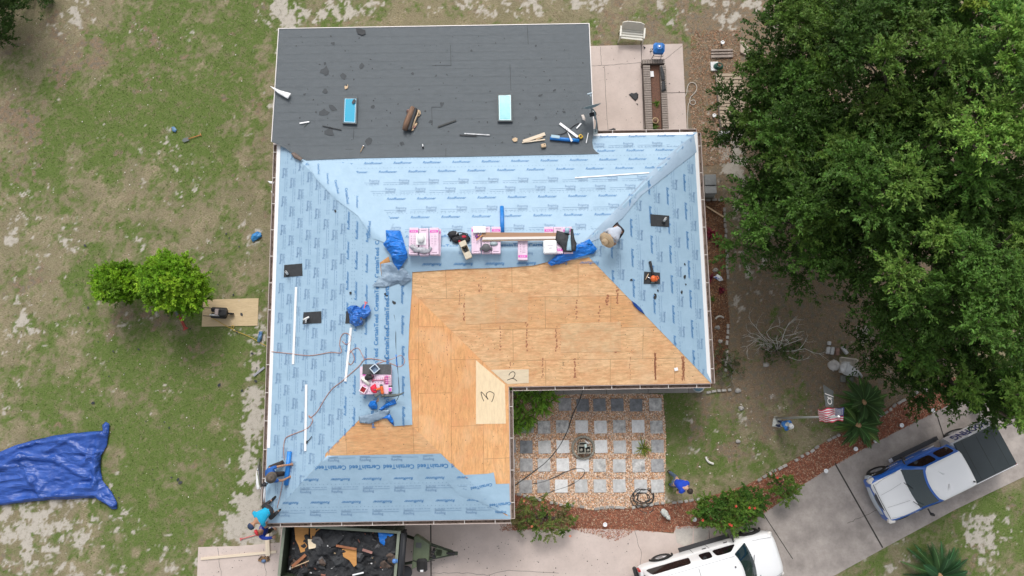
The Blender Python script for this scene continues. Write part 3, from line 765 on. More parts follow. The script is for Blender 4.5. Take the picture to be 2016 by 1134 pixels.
for k in range(5): q = RF(762,560+58*k); put_text(mb, 'CT', q.x, q.y, (-1,0), 0, .055)
q = RF(735,818); put_text(mb, 'CT', q.x, q.y, (1,0), 0, .055, .8)
for i in range(len(mb.m)): mb.m[i] += 1
under('underlayment_flap', f2, mb, h=.034, grid=.11, wr=.02)
# darker doubled strips along the north-east hip
h2 = [tuple(RF(*p)[:2]) for p in ((1366,266),(1371,300),(1262,385),(1225,430),(1180,470),(1140,485),(1225,400),(1290,330),(1340,285))]
hs_m = mat('underlayment_hip', (.31,.42,.54), .5, col2=(.36,.48,.60), vs=1.5, bump=.4, bs=6)
hpart(sheet(h2, .3, lambda x, y: roofz(x,y)+.024, folds(.02, 1.5, -.8, 4, 3, .2), 0), 'hip_strip', [hs_m])
c4 = [tuple(RF(*p)[:2]) for p in ((606,318),(690,322),(735,385),(775,440),(758,478),(735,470),(705,425),(660,392),(622,352))]
mb = MB()
for (px, py, k, t_, s_) in ((628,333,'CT',(1,.15),.42),(646,352,'CT',(1,.15),.42),(664,368,'CT',(1,.3),.55),(684,386,'CT',(1,.2),.62),(704,398,'RR',(1,.1),.75),(727,452,'CT',(-1,0),.6)):
    q = RF(px, py); put_text(mb, k, q.x, q.y, t_, 0, .058, s_)
for i in range(len(mb.m)): mb.m[i] += 1
under('underlayment_offcut', c4, mb, h=.034, grid=.12, wr=.02)
# corner offcuts with lettering, lower right
c3 = [tuple(RF(*p)[:2]) for p in ((880,948),(972,930),(977,955),(1002,952),(1004,1015),(970,1000),(940,985),(905,975))]
mb = MB()
for (px, py, k, t) in ((985,993,'CT',(.05,-1)),(948,958,'CT',(.15,-1)),(986,1008,'RF',(0,1))):
    q = RF(px, py); put_text(mb, k, q.x, q.y, t, 0, .040, .7 if k == 'CT' else 1)
for i in range(len(mb.m)): mb.m[i] += 1
under('underlayment_offcut', c3, mb, h=.027, grid=.2, wr=.012)

# plywood marks: nail stains and flecks, fresh sheets, hand-written numbers
st = MB(); r = random.Random(5)
def fleck(x, y, sx, sy, m=0, h=.004):
    an = r.uniform(0, 3.14); k = 5; pts = []
    for j in range(k):
        a = 2*math.pi*j/k; rr = r.uniform(.6,1.1); pts.append((x+math.cos(a)*sx*rr, y+math.sin(a)*sy*rr))
    st.add([(a, b_, roofz(a,b_)+h) for a, b_ in pts], [tuple(range(k))], m)
for (px, y0, y1, n_, sx, sy, sprd) in [(915,580,632,16,.025,.05,.05),(980,578,635,20,.02,.05,.04),(1037,580,640,18,.03,.05,.05),(1160,640,690,40,.05,.04,.07),(1215,636,692,55,.045,.05,.07),(1290,695,748,60,.02,.05,.03),(1345,703,748,55,.02,.05,.05),
        (985,640,692,9,.03,.045,.02),(1037,640,692,9,.03,.045,.02),(1095,640,692,12,.03,.045,.03),(1103,640,690,14,.025,.02,.04),(1135,590,630,8,.03,.04,.02),(1195,580,600,8,.04,.04,.05),(1068,706,745,9,.03,.05,.02),(1132,706,745,9,.04,.05,.02),
        (1215,560,600,10,.04,.05,.03),(945,560,575,6,.02,.04,.05),(1240,700,748,7,.015,.05,.02),(1180,600,640,6,.03,.04,.03),(835,640,700,8,.012,.03,.02),(880,660,700,6,.012,.03,.02),(1000,700,745,10,.02,.03,.1),(905,570,600,8,.015,.04,.02)]:
    for k in range(n_):
        q = RF(px, y0+(y1-y0)*(k+.5)/n_); fleck(q.x+r.uniform(-sprd,sprd), q.y+r.uniform(-.03,.03), sx*r.uniform(.7,1.6), sy*r.uniform(.7,1.5), 0)
for k in range(620):
    px, py = (r.uniform(815,1370), r.uniform(540,750)) if k < 400 else (r.uniform(660,1000), r.uniform(640,930))
    q = RF(px, py)
    fleck(q.x, q.y, r.uniform(.006,.02), r.uniform(.006,.025), r.choice((0,1,1)))
DECK.v += st.v; nb_ = len(DECK.v)-len(st.v); DECK.f += [tuple(i+nb_ for i in f) for f in st.f]; DECK.m += [m+3 for m in st.m]; DECK.sm += st.sm
deck = hpart(DECK, 'roof_deck', [PW_S, PW_E, mat('soffit', (.6,.57,.52), .8), mat('stain_red', (.46,.19,.10), .8), mat('stain_dark', (.15,.075,.04), .8)])
def rsheet(pts, h0, h1, name, mats, parent=None):
    P_ = [tuple(RF(*p)[:2]) for p in pts]
    return hpart(MB().prism(P_, lambda x, y: roofz(x,y)+h0, lambda x, y: roofz(x,y)+h1), name, mats)
def dsheet(pts, name, mats, ext):
    P_ = [tuple(RF(*p)[:2]) for p in pts]; m_ = MB().prism(P_, lambda x, y: roofz(x,y)+.001, lambda x, y: roofz(x,y)+.009)
    if ext: m_.add(ext.v, ext.f, 1)
    return hpart(m_, name, mats)
mk_ = mat('marker_ink', (.03,.02,.015), .6)
def stroke(pts, w_, h):
    m_ = MB(); P_ = [RF(*p) for p in pts]; strip(m_, [(p.x,p.y) for p in P_], w_, h, 0, roofz); return m_
def stroke2(PP, w_, h):
    m_ = MB()
    for pts in PP: strip(m_, [tuple(RF(*p)[:2]) for p in pts], w_, h, 0, roofz)
    return m_
def smooth_px(pts, n_=6):
    out = []; P_ = [Vector(p) for p in pts]
    for i in range(len(P_)-1):
        p0, p1, p2, p3 = P_[max(i-1,0)], P_[i], P_[i+1], P_[min(i+2,len(P_)-1)]
        for k in range(n_):
            t = k/n_; out.append(tuple(.5*((2*p1)+(-p0+p2)*t+(2*p0-5*p1+4*p2-p3)*t*t+(-p0+3*p1-3*p2+p3)*t**3)))
    return out+[tuple(P_[-1])]
dsheet([(937,709),(994,757),(996,834),(937,835)], 'roof_sheet', [PW_PN, mk_], stroke2([[(952.8,790),(949.5,783),(946.8,772.3)],[(947.2,771.3),(950,773.5),(955,779),(961,786.5)],smooth_px([(961,786),(957.8,780),(958,775),(961,772),(965,771),(970,773),(972.7,776),(971.5,783),(968,791.5)])], .025, .013))
dsheet([(966,728),(1041,727),(1041,754),(1000,756),(996,754)], 'roof_sheet', [PW_P, mk_], stroke2([smooth_px([(1001.8,739),(1004,735),(1008,732.2),(1012,732.5),(1014,736),(1013,740),(1010,744),(1006,745.5),(998.5,748.5)]),smooth_px([(1006,745.3),(1010,745.2),(1014,747),(1018,750.5)])], .025, .013))
hpart(stroke([(1107,713),(1111,713),(1108,716),(1111,719),(1107,719)], .018, .004), 'deck_mark', [mk_])
dsheet([(915,580),(975,577),(975,636),(917,639)], 'roof_sheet', [plywood('ply_b',0,(.88,.58,.32),(.82,.50,.26),False,False)], None)
dsheet([(977,577),(1040,575),(1040,634),(977,636)], 'roof_sheet', [plywood('ply_c',0,(.86,.56,.31),(.80,.49,.26),False,False)], None)
dsheet([(1103,637),(1222,633),(1223,692),(1104,694)], 'roof_sheet', [plywood('ply_d',0,(.90,.61,.35),(.84,.54,.29),False,False)], None)

# ---------------------------------------------------------------- dark flat-ish extension roof
felt = mat('felt_grey', (.094,.112,.126), .42, col2=(.078,.094,.106), vs=5, bump=.7, bs=70, detail=10, contrast=(.3,.7), spec=.45, stretch=(.6,1.3,1))
feltb = mat('felt_black', (.035,.038,.042), .7, var=.25, vs=6, bump=.4, bs=60)
feltd = mat('felt_stain', (.052,.060,.067), .7, var=.15, vs=8)
def onz(x, y): return max(addz(x, y), roofz(x, y)+.035)
AP = [(-9.42,14.93),(3.33,14.93)]+[tuple(AD(*p)[:2]) for p in ((1166,258),(1166,280),(1168,292),(1174,299),(1180,303),(1150,304),(1080,305),(1000,307),(900,309),(800,310),(700,312),(604,316),(585,308),(562,292),(541,279))]
AP[2] = (3.33, AP[2][1]); AP[-1] = (-9.42, AP[-1][1])
mb = sheet(AP, .45, onz, lambda x, y, d: .008*noise.noise(Vector((x*.9,y*.9,3)))*min(1,d/.4), 0)
rr_ = random.Random(9)
def lap(pts, w_=.012, m=1): strip(mb, [tuple(AD(*p)[:2]) for p in pts], w_, .012, m, onz)
for pts in [[(697,252),(696,275)],[(680,294),(696,294)],[(887,89),(888,130)],[(1004,127),(1006,178)],[(1038,50),(1040,88)],[(850,212),(851,248)],[(850,211),(870,211)],[(878,292),(878,308)],[(888,129),(850,129.5)]]: lap(pts)
for k in range(14): lap([(546, 74+16.4*k),(1160, 66+16.4*k)], .006, 4)
def blot(px, py, s_, m, n_=9, el=1.0, an=0, rough=.35, h=.010):
    c = AD(px, py); pts = []
    for j in range(n_):
        a = 2*math.pi*j/n_; q = s_*rr_.uniform(1-rough, 1+rough); x, y = math.cos(a)*q*el, math.sin(a)*q
        pts.append((c.x+x*math.cos(an)-y*math.sin(an), c.y+x*math.sin(an)+y*math.cos(an)))
    mb.add([(a, b_, onz(a,b_)+h) for a, b_ in pts], [tuple(range(n_))], m)
for (px, py, s_, el) in [(640,140,.2,.9),(675,150,.12,1.3),(712,130,.14,.7),(656,86,.08,1),(638,222,.17,1.1),(656,213,.12,1.6),(648,260,.19,1),(640,180,.1,1.2),(727,278,.13,1.4),(791,283,.1,1),(812,145,.06,1),(848,240,.08,1),(733,210,.08,1),(650,303,.06,1.8),(600,186,.05,1),
                         (622,221,.05,1),(640,125,.05,1),(870,205,.09,.9),(1055,232,.08,.6),(1064,188,.05,1.8),(1110,220,.05,1.5),(943,240,.03,1),(1024,205,.04,1),(965,180,.04,1),(1030,178,.03,1),(1092,178,.04,1.5),(928,100,.05,1),(1055,90,.05,1)]:
    blot(px, py, s_, 2, 9, el, rr_.uniform(-.6,.6))
for k in range(150): blot(rr_.uniform(550,1150), rr_.uniform(70,300), rr_.uniform(.008,.03), rr_.choice((2,3,3)), 5, rr_.uniform(.7,2), rr_.uniform(0,3), .4)
hpart(mb, 'extension_roof', [felt, mat('lap_line', (.03,.034,.037), .8), feltd, feltb, mat('felt_lap', (.070,.084,.094), .5)])
sol = MB().prism([(-9.36,YN-.3),(3.27,YN-.3),(3.27,14.86),(-9.36,14.86)], lambda x, y: addz(x,y)-.14, lambda x, y: addz(x,y)-.012)
hpart(sol, 'extension_fascia', [fasm])
ed = MB()
def aedge(a, b_, w_=.035):
    a, b_ = Vector(a), Vector(b_); t = (b_-a).normalized(); c = (a+b_)/2; n_ = 8
    for k in range(n_):
        p, q = a.lerp(b_, k/n_), a.lerp(b_, (k+1)/n_); o = Vector((t.y,-t.x))*w_
        ed.add([(x, y, addz(x,y)+z) for (x,y) in ((p.x,p.y),(q.x,q.y),(q.x+o.x,q.y+o.y),(p.x+o.x,p.y+o.y)) for z in (.016,-.09)], [(0,2,4,6),(1,7,5,3),(0,1,3,2),(2,3,5,4),(4,5,7,6),(6,7,1,0)])
y1 = AP[2][1]
aedge((3.325,y1),(3.325,14.925),.03); aedge((3.355,14.925),(-9.45,14.925),.03); aedge((-9.415,14.925),(-9.415,AP[-1][1]),.03)
hpart(ed, 'extension_drip_edge', [mat('edge_metal', (.72,.68,.66), .35)])
# skylights
def skylight(p0, p1, p2, p3, gcol, nm, shard):
    P_ = [AD(*p, .1) for p in (p0,p1,p2,p3)]; c = sum(P_, Vector())/4; z = lambda x, y: addz(x,y)
    def inset(k): return [(p.x+(c.x-p.x)*k*.0+math.copysign(k, c.x-p.x), p.y+math.copysign(k, c.y-p.y)) for p in P_]
    o_, i1 = inset(0), inset(.05)
    f = MB()
    for j in range(4):
        q = [o_[j], o_[(j+1)%4], i1[(j+1)%4], i1[j]]; f.prism(q, lambda x,y: z(x,y)-.01, lambda x,y: z(x,y)+.11)
    fr = hpart(f, 'skylight', [mat('skylight_frame', (.10,.11,.115), .6)])
    g = MB().prism(i1, lambda x,y: z(x,y)+.05, lambda x,y: z(x,y)+.095); g.build('glass', [gcol], fr)
    t = MB(); i2, i3 = inset(.070), inset(.080)
    for j in range(4): t.prism([i2[j], i2[(j+1)%4], i3[(j+1)%4], i3[j]], lambda x,y: z(x,y)+.094, lambda x,y: z(x,y)+.098)
    t.build('seal', [wm], fr)
    return fr
skylight((676,191),(704,191),(702,244),(674,243), mat('sky_glass_blue', (.02,.36,.56), .15, spec=.3), 'a', True)
skylight((979,185),(1008,184),(1009,239),(980,239), mat('sky_glass_aqua', (.16,.50,.54), .12, spec=.4, col2=(.28,.62,.66), vs=1.5), 'b', False)
# black flashings with white vent pipes
pvc = mat('pvc', (.8,.8,.78), .35)
def flashing(pts, pipe=None, ang=None, T=False, b=0):
    P_ = [tuple(RF(*p)[:2]) for p in pts]
    o = hpart(MB().prism(P_, lambda x,y: roofz(x,y)+.02, lambda x,y: roofz(x,y)+.034), 'pipe_flashing', [feltb])
    if pipe:
        c = RF(*pipe, .03); m_ = MB()
        m_.lathe(c, [(.085,0),(.08,.02),(.05,.05),(.043,.10)], 16, 1)
        if T:
            m_.tube([c, c+Vector((0,0,.22))], .035, 12, 0); d = Vector((.11,.05,.0)); m_.tube([c+Vector((0,0,.22))-d, c+Vector((0,0,.22))+d], .036, 12, 0)
            m_.tube([c+Vector((.0,0,.22)), c+Vector((-.03,-.16,.16))], .03, 12, 0)
        else:
            m_.tube([c, c+Vector((.03,.06,.36))], [.042,.042], 14, 0); m_.tube([c+Vector((.03,.06,.355)), c+Vector((.03,.06,.364))], [.028,.028], 14, 1)
        m_.build('vent_pipe', [pvc, feltb], o)
flashing([(560,522),(595,519),(596,543),(559,546)], (567,541), b=1)
flashing([(598,615),(633,613),(633,636),(596,638)], (606,628), T=True)
flashing([(682,613),(712,612),(712,636),(680,637)])
flashing([(1280,422),(1317,425),(1317,447),(1281,445)], (1306,437))
flashing([(1268,535),(1299,537),(1299,559),(1267,559)])
# ================================================================ VEHICLES
white_p = mat('paint_white', (.88,.885,.89), .3, coat=.6); blue_p = mat('paint_blue', (.015,.12,.50), .3, coat=.7); cyan_p = mat('paint_cyan', (.02,.28,.55), .3, coat=.6)
silver_p = mat('paint_silver', (.55,.56,.58), .3, metal=.3, coat=.5); navy = mat('decal_navy', (.02,.03,.12), .4)
autoglass = mat('auto_glass', (.012,.03,.035), .04, spec=.7, coat=.4); darkglass = mat('tinted_glass', (.008,.008,.010), .06, spec=.5)
rubber = mat('rubber', (.018,.018,.018), .8, bump=.3, bs=60); blackp = mat('black_plastic', (.03,.03,.032), .55); chrome = mat('chrome', (.7,.7,.72), .15, metal=1)
alloy = mat('alloy', (.5,.5,.52), .3, metal=.8); red_l = mat('lamp_red', (.45,.02,.02), .2); amber = mat('lamp_clear', (.75,.72,.68), .1)
def loft(mb, st, m_top=0, m_side=0, zb=.30):
    """st: (x, halfwidth, ztop, zshoulder, crown)"""
    rings = []
    for (x, w_, zt, zs, cr) in st:
        h = [(w_*.86,zb),(w_*.985,zb+.10),(w_,zb+.3),(w_*.995,zs-.12),(w_*.965,zs-.01),(w_*.90,zt-.012),(w_*.55,zt+cr*.75)]
        r = [(x,y,z) for y,z in h]+[(x,0,zt+cr)]+[(x,-y,z) for y,z in reversed(h)]
        rings.append(r)
    k = len(rings[0]); vs = [p for r in rings for p in r]; o = len(mb.v); mb.v += vs
    for i in range(len(rings)-1):
        for j in range(k):
            a = (o+i*k+j, o+i*k+(j+1)%k, o+(i+1)*k+(j+1)%k, o+(i+1)*k+j); mb.f.append(a)
            mb.m.append(m_top if 4 < j < 9 or j in (4,9) and False else m_side); mb.sm.append(True)
    mb.f.append(tuple(o+j for j in range(k-1,-1,-1))); mb.m.append(m_side); mb.sm.append(True)
    mb.f.append(tuple(o+(len(rings)-1)*k+j for j in range(k))); mb.m.append(m_side); mb.sm.append(True)
class GH:
    """greenhouse: tapered cabin with curved ends"""
    def __init__(s, xr0, xf0, w0, z0, xr1, xf1, w1, z1, bf=.16, br=.05):
        s.p = (xr0,xf0,w0,z0,xr1,xf1,w1,z1,bf,br)
    def lvl(s, t):
        a = s.p; L = lambda i, j: a[i]+(a[j]-a[i])*t
        return L(0,4), L(1,5), L(2,6), L(3,7)
    def ring(s, t, ins=0.0, dz=0.0, k=10):
        xr, xf, w_, z = s.lvl(t); bf, br = s.p[8], s.p[9]; w_ -= ins; xr += ins; xf -= ins; out = []
        for i in range(k+1):
            y = w_*(1-2*i/k); out.append((xf-bf*(y/w_)**2-(.06 if i in (0,k) else 0), y*(1 if i not in (0,k) else .985), z+dz))
        for i in range(1,6): out.append((xf+(xr-xf)*i/6, -w_, z+dz))
        for i in range(k+1):
            y = -w_*(1-2*i/k); out.append((xr+br*(y/w_)**2+(.03 if i in (0,k) else 0), y*(1 if i not in (0,k) else .985), z+dz))
        for i in range(1,6): out.append((xr+(xf-xr)*i/6, w_, z+dz))
        return out
    def body(s, mb, ms=0, mt=0):
        rs = [s.ring(0), s.ring(.5), s.ring(1), s.ring(1,.05,.045), s.ring(1,.16,.065), s.ring(1,.5,.085)]
        k = len(rs[0]); o = len(mb.v); mb.v += [p for r in rs for p in r]
        for i in range(len(rs)-1):
            for j in range(k):
                mb.f.append((o+i*k+j, o+(i+1)*k+j, o+(i+1)*k+(j+1)%k, o+i*k+(j+1)%k)); mb.m.append(ms if i < 2 else mt); mb.sm.append(True)
        mb.f.append(tuple(o+(len(rs)-1)*k+j for j in range(k-1,-1,-1))); mb.m.append(mt); mb.sm.append(True)
        o2 = o+(len(rs)-1)*k
    def side(s, mb, x0b, x1b, x0t, x1t, t0, t1, sgn, m=0, off=.008):
        """window on a side: x range at bottom t0 and top t1"""
        v_ = []; n_ = 6
        for (i, t) in ((0,t0),(1,t1)):
            xr, xf, w_, z = s.lvl(t)
            for xx in ((x0b,x1b) if i == 0 else (x0t,x1t)): v_.append((xx, sgn*(w_+off), z))
        a, b_, c_, d_ = v_[0], v_[1], v_[3], v_[2]
        # rounded corners
        pts = []; Q = [Vector(q) for q in (a,b_,c_,d_)]
        for i in range(4):
            p, c0, n0 = Q[i-1], Q[i], Q[(i+1)%4]
            e1 = c0+(p-c0)*min(.25, .06/(p-c0).length*2); e2 = c0+(n0-c0)*min(.25, .06/(n0-c0).length*2)
            for t in (0,.5,1): pts.append(e1*(1-t)**2+c0*2*t*(1-t)+e2*t*t)
        if sgn < 0: pts = pts[::-1]
        pts = pts[::-1]
        mb.add(pts, [tuple(range(len(pts)))], m)
    def end(s, mb, t0, t1, front=True, fr=.93, m=0, off=.012, k=10):
        v_ = []; n_ = 5
        for i in range(n_+1):
            t = t0+(t1-t0)*i/n_; xr, xf, w_, z = s.lvl(t)
            for j in range(k+1):
                y = w_*fr*(1-2*j/k)
                x = (xf-s.p[8]*(y/w_)**2+off) if front else (xr+s.p[9]*(y/w_)**2-off)
                v_.append((x, y, z))
        f = []
        for i in range(n_):
            for j in range(k):
                q = (i*(k+1)+j, (i+1)*(k+1)+j, (i+1)*(k+1)+j+1, i*(k+1)+j+1); f.append(q if front else q[::-1])
        mb.add(v_, f, m, True)
def wheel(parent, x, y, r=.40, w_=.27):
    s_ = 1 if y > 0 else -1; rot = Matrix.Rotation(-s_*math.pi/2, 3, 'X')
    m_ = MB(); m_.lathe((0,0,0), [(r*.62,-w_/2),(r*.9,-w_/2),(r,-w_*.36),(r,w_*.36),(r*.9,w_/2),(r*.62,w_/2),(r*.6,w_*.3)], 28, 0, rot=rot)
    wh = m_.build('wheel', [rubber], parent, loc=(x,y,r))
    rm = MB(); rm.lathe((0,0,0), [(r*.60,-.02),(r*.60,w_*.42),(r*.55,w_*.36),(r*.5,w_*.30),(r*.15,w_*.34),(.001,w_*.36)], 24, 0, rot=rot)
    for k in range(6):
        a = k*math.pi/3; d = rot@Vector((math.cos(a)*r*.34, math.sin(a)*r*.34, w_*.36)); rm.box(d, (r*.42,.06,.03), 0, 0, rot=rot@Matrix.Rotation(a,3,'Z'))
    rm.build('rim', [alloy], wh)
def arch(mb, x, y, r, m, s_):
    pts = [(x+math.cos(a)*r, y*1.0, r*.93+math.sin(a)*r) for a in [math.pi*k/14 for k in range(15)]]
    mb.tube(pts, .045, 6, m)
def mirror(parent, x, y, z, s_, mat_=None):
    m_ = MB(); m_.box((x+.02, y+s_*.10, z), (.05,.2,.05), 0, 0, ch=.01)
    m_.box((x, y+s_*.24, z+.06), (.09,.13,.24), s_*.15, 0, ch=.03, rot=Matrix.Rotation(s_*.2,3,'Z')); m_.build('wing_mirror', [mat_ or blackp], parent)

# ---- white extended sport utility
A_, B_ = G(1470,1047,.4), G(1299,1097,.4); h_ = math.atan2(A_.y-B_.y, A_.x-B_.x)
suv = thing('parked_suv', 'long white utility vehicle parked in front of the flowering hedge', 'car', (7.709,-7.071,.03), h_)
W_ = .955
st_ = [(-2.86,W_*.90,.95,.85,.02),(-2.80,W_*.96,1.12,.98,.03),(-2.55,W_,1.18,1.08,.03),(-1.5,W_,1.18,1.1,.03),(0,W_,1.18,1.1,.03),(1.2,W_,1.18,1.08,.05),(1.6,W_*.99,1.17,1.03,.06),(2.1,W_*.97,1.12,.98,.07),(2.42,W_*.93,1.06,.90,.07),(2.60,W_*.82,.97,.82,.05),(2.69,W_*.62,.82,.70,.03)]
mb = MB(); loft(mb, st_); bd = mb.build('body', [white_p], suv, sub=2)
gh = GH(-2.78, 1.62, .90, 1.12, -2.62, .86, .76, 1.90, .22, .06)
cb = MB(); gh.body(cb); cab = cb.build('cabin', [white_p], suv)
for i, (a, b_, c_, d_) in enumerate([(-2.62,-.86,-2.45,-.92),(-.50,-.02,-.48,-.06),(.06,1.02,.1,.66)]):
    for s_ in (1,-1):
        g = MB(); gh.side(g, a, b_, c_, d_, .18, .86, s_); g.build('side_window', [darkglass], suv)
g = MB(); gh.end(g, .06, .93, True, .90); g.build('windshield', [autoglass], suv)
g = MB(); gh.end(g, .2, .85, False, .85); g.build('rear_window', [darkglass], suv)
for s_ in (1,-1):
    tr = MB()
    for x in (1.85,-1.79): arch(tr, x, s_*.965, .46, 1, s_)
    tr.box((.02, s_*1.0, .42), (2.1,.20,.05), 0, 0, ch=.01)
    for x in (.03,-.62,1.08): tr.box((x, s_*(W_+.001), .82), (.012,.004,.62), 0, 1)
    tr.box((-.15, s_*(W_+.012), 1.0), (.16,.02,.035), 0, 1); tr.box((.72, s_*(W_+.012), 1.0), (.16,.02,.035), 0, 1)
    tr.build('running_board', [blackp, mat('gap_black', (.01,.01,.01), .8)], suv)
sm_ = MB()
for s_ in (1,-1): sm_.tube([(1.66,s_*.80,1.19),(2.1,s_*.76,1.15),(2.5,s_*.68,1.06)], .007, 5, 0)
for (x0_, x1_, y) in ((-2.5,.7,.66),(-2.5,.7,-.66)): sm_.box(((x0_+x1_)/2, y, 1.962), (x1_-x0_,.012,.012), 0, 0)
sm_.box((-.74,0,1.983), (.012,1.2,.004), 0, 1); sm_.tube([(.62,.28,1.98),(.60,.28,2.01)], .03, 8, 1)
sm_.build('roof_seams', [mat('seam_grey', (.45,.46,.47), .5), blackp], suv)
b2 = MB(); b2.box((-2.94,0,.58), (.16,1.86,.22), 0, 0, ch=.05); b2.build('rear_bumper', [blackp], suv)
b2 = MB(); b2.box((2.60,0,.50), (.22,1.6,.24), 0, 0, ch=.06); b2.build('front_bumper', [silver_p], suv)
for s_ in (1,-1):
    MB().box((2.53, s_*.72, .80), (.14,.26,.16), 0, 0, rot=Matrix.Rotation(-s_*.35,3,'Z'), ch=.03).build('headlight', [amber], suv)
    MB().box((-2.83, s_*.87, .95), (.10,.10,.36), 0, 0, ch=.02).build('tail_light', [red_l], suv)
    mirror(suv, .98, s_*.93, 1.17, s_)
    for x in (1.85,-1.79): wheel(suv, x, s_*.84, .41)
for y0 in (.35,-.45): MB().tube([(1.66,y0,1.17),(1.42,y0-.45,1.38)], .012, 5).build('wiper', [blackp], suv)

# ---- pickup
c_ = lambda x,y: (1680+x/4.05, 780+y/4.05)
pu = thing('pickup_truck', 'white and blue roofing company pickup with a black bed cover', 'pickup truck', (16.667,-3.522,.03), R_(-156.386))
W_ = .96
mb = MB(); st_ = [(-1.02,W_,1.10,1.04,.02),(0,W_,1.10,1.04,.03),(1.15,W_,1.12,1.03,.05),(1.45,W_*.99,1.14,1.03,.06),(2.0,W_*.98,1.12,1.0,.07),(2.32,W_*.96,1.08,.95,.06),(2.48,W_*.92,1.02,.88,.04),(2.54,W_*.88,.90,.80,.03)]
loft(mb, st_, 1, 0)
for i, f in enumerate(mb.f): pass
bd = mb.build('body', [blue_p, white_p], pu, sub=2)
gh = GH(-1.0, 1.42, .90, 1.06, -.92, .80, .70, 1.80, .17, .03)
cb = MB(); gh.body(cb, 0, 1); cb.build('cabin', [blue_p, white_p], pu)
for (a, b_, cc, dd) in ((-.82,-.16,-.76,-.12),(-.02,1.02,.02,.66)):
    for s_ in (1,-1):
        g = MB(); gh.side(g, a, b_, cc, dd, .16, .86, s_); g.build('side_window', [darkglass], pu)
g = MB(); gh.end(g, .05, .92, True, .90); g.build('windshield', [autoglass], pu)
g = MB(); gh.end(g, .2, .85, False, .8); g.build('rear_window', [darkglass], pu)
bed = MB(); st_ = [(-3.0,W_*.98,1.20,1.10,.0),(-2.9,W_,1.22,1.14,.0),(-2,W_,1.22,1.14,0),(-1.06,W_,1.22,1.14,0)]
loft(bed, st_); bd = bed.build('cargo_bed', [silver_p], pu)
tv, tf = text_tm('ROOFING', .03, 0, 1.55)
for s_ in (-1,1):
    a_, b_ = Vector((0,s_*.90,1.243)), Vector((0,s_*1.06,.76)); n2 = Vector((0,s_*.5,.128)).normalized(); sp_l = (a_-b_).length
    pn = MB(); q4 = [b_+Vector((-2.98,0,0)), b_+Vector((-1.04,0,0)), a_+Vector((-1.02,0,0)), a_+Vector((-3.02,0,0))]; q5 = [p-n2*.03 for p in q4]
    fs4 = [(0,1,2,3),(7,6,5,4),(0,4,5,1),(1,5,6,2),(2,6,7,3),(3,7,4,0)]
    pn.add(q4+q5, fs4 if s_ < 0 else [f[::-1] for f in fs4]); sd_ = pn.build('side_panel', [silver_p], bd)
    lt = MB(); up_ = (a_-b_).normalized(); mid = (a_+b_)/2+up_*.04
    lt.add([tuple(mid+Vector((-2.02+x*(1 if s_ < 0 else -1),0,0))+up_*y*1.35+n2*.012) for x, y in tv[:,:2]], tf, 0); lt.build('lettering', [navy], sd_)
cv = MB(); cv.box((-2.03,0,1.245), (1.9,1.70,.045), 0, 0, ch=.02)
for k in range(3): cv.box((-2.66+.63*k,0,1.2685), (.012,1.62,.004), 0, 1)
cv.build('bed_cover', [mat('vinyl_dark', (.028,.038,.042), .5, var=.1, vs=2), rubber], pu)
for s_ in (1,-1):
    tr = MB()
    for x in (1.83,-1.78): arch(tr, x, s_*.92, .47, 1, s_)
    tr.box((.1, s_*1.06, .42), (2.1,.18,.06), 0, 0, ch=.015); tr.box((1.13, s_*1.07, .455), (.16,.15,.012), 0, 2); tr.box((-.95, s_*1.07, .43), (.16,.15,.08), 0, 0)
    tr.build('running_board', [blackp, mat('gap_black', (.01,.01,.01), .8), alloy], pu)
dc = MB(); rr = random.Random(2)
tv2, tf2 = text_tm('ROOFING', .03, 0, .42)
dc.add([(.62+x, -(W_+.010), .86+y*1.2) for x, y in tv2[:,:2]], tf2, 0)
x = 1.1
while x < 2.2: dc.box((x, -(W_+.006), .74), (.05,.006,.06), 0, 0); x += .09
for k in range(3): dc.box((-.35, -(W_+.006), .74+.05*k), (.55-.1*k,.006,.018), 0, 0)
dc.build('door_lettering', [mat('decal_white', (.75,.75,.75), .4)], pu)
bp_ = MB()
pts = [(2.60-.20*(y/.98)**2-.0, y) for y in [-.98+.14*k for k in range(15)]]; inner = [(x-.20, y*.97) for x, y in reversed(pts)]
bp_.prism(pts+inner, .46, .74, 0); bp_.build('front_bumper', [mat('bumper_pale', (.50,.56,.62), .35, coat=.3)], pu, bevel=.02)
gr_ = MB(); gr_.prism([(x-.045, y*.8) for x, y in pts]+[(x-.12, y*.8) for x, y in reversed(pts)], .76, .98, 0)
for k in range(4): gr_.prism([(x-.036, y*.78) for x, y in pts]+[(x-.05, y*.78) for x, y in reversed(pts)], .79+.05*k, .802+.05*k, 1)
gr_.build('grille', [mat('grille_dark', (.02,.025,.04), .4), chrome], pu)
for s_ in (1,-1):
    MB().box((2.42, s_*.84, .88), (.26,.18,.20), 0, 0, rot=Matrix.Rotation(-s_*.25,3,'Z'), ch=.03).build('headlight', [amber], pu)
    MB().box((-3.0, s_*.88, .98), (.06,.13,.36), 0, 0, ch=.015).build('tail_light', [red_l], pu)
    mirror(pu, .98, s_*.93, 1.16, s_)
    for x in (1.83,-1.78): wheel(pu, x, s_*.85, .42)
MB().box((-3.04,0,.55), (.14,1.75,.18), 0, 0, ch=.03).build('rear_bumper', [chrome], pu)
MB().lathe((-.78,.52,1.88), [(.035,0),(.03,.03),(.005,.12)], 10).build('antenna', [blackp], pu)
for y0 in (.30,-.50): MB().tube([(1.47,y0,1.10),(1.24,y0+.48,1.30)], .012, 5).build('wiper', [blackp], pu)

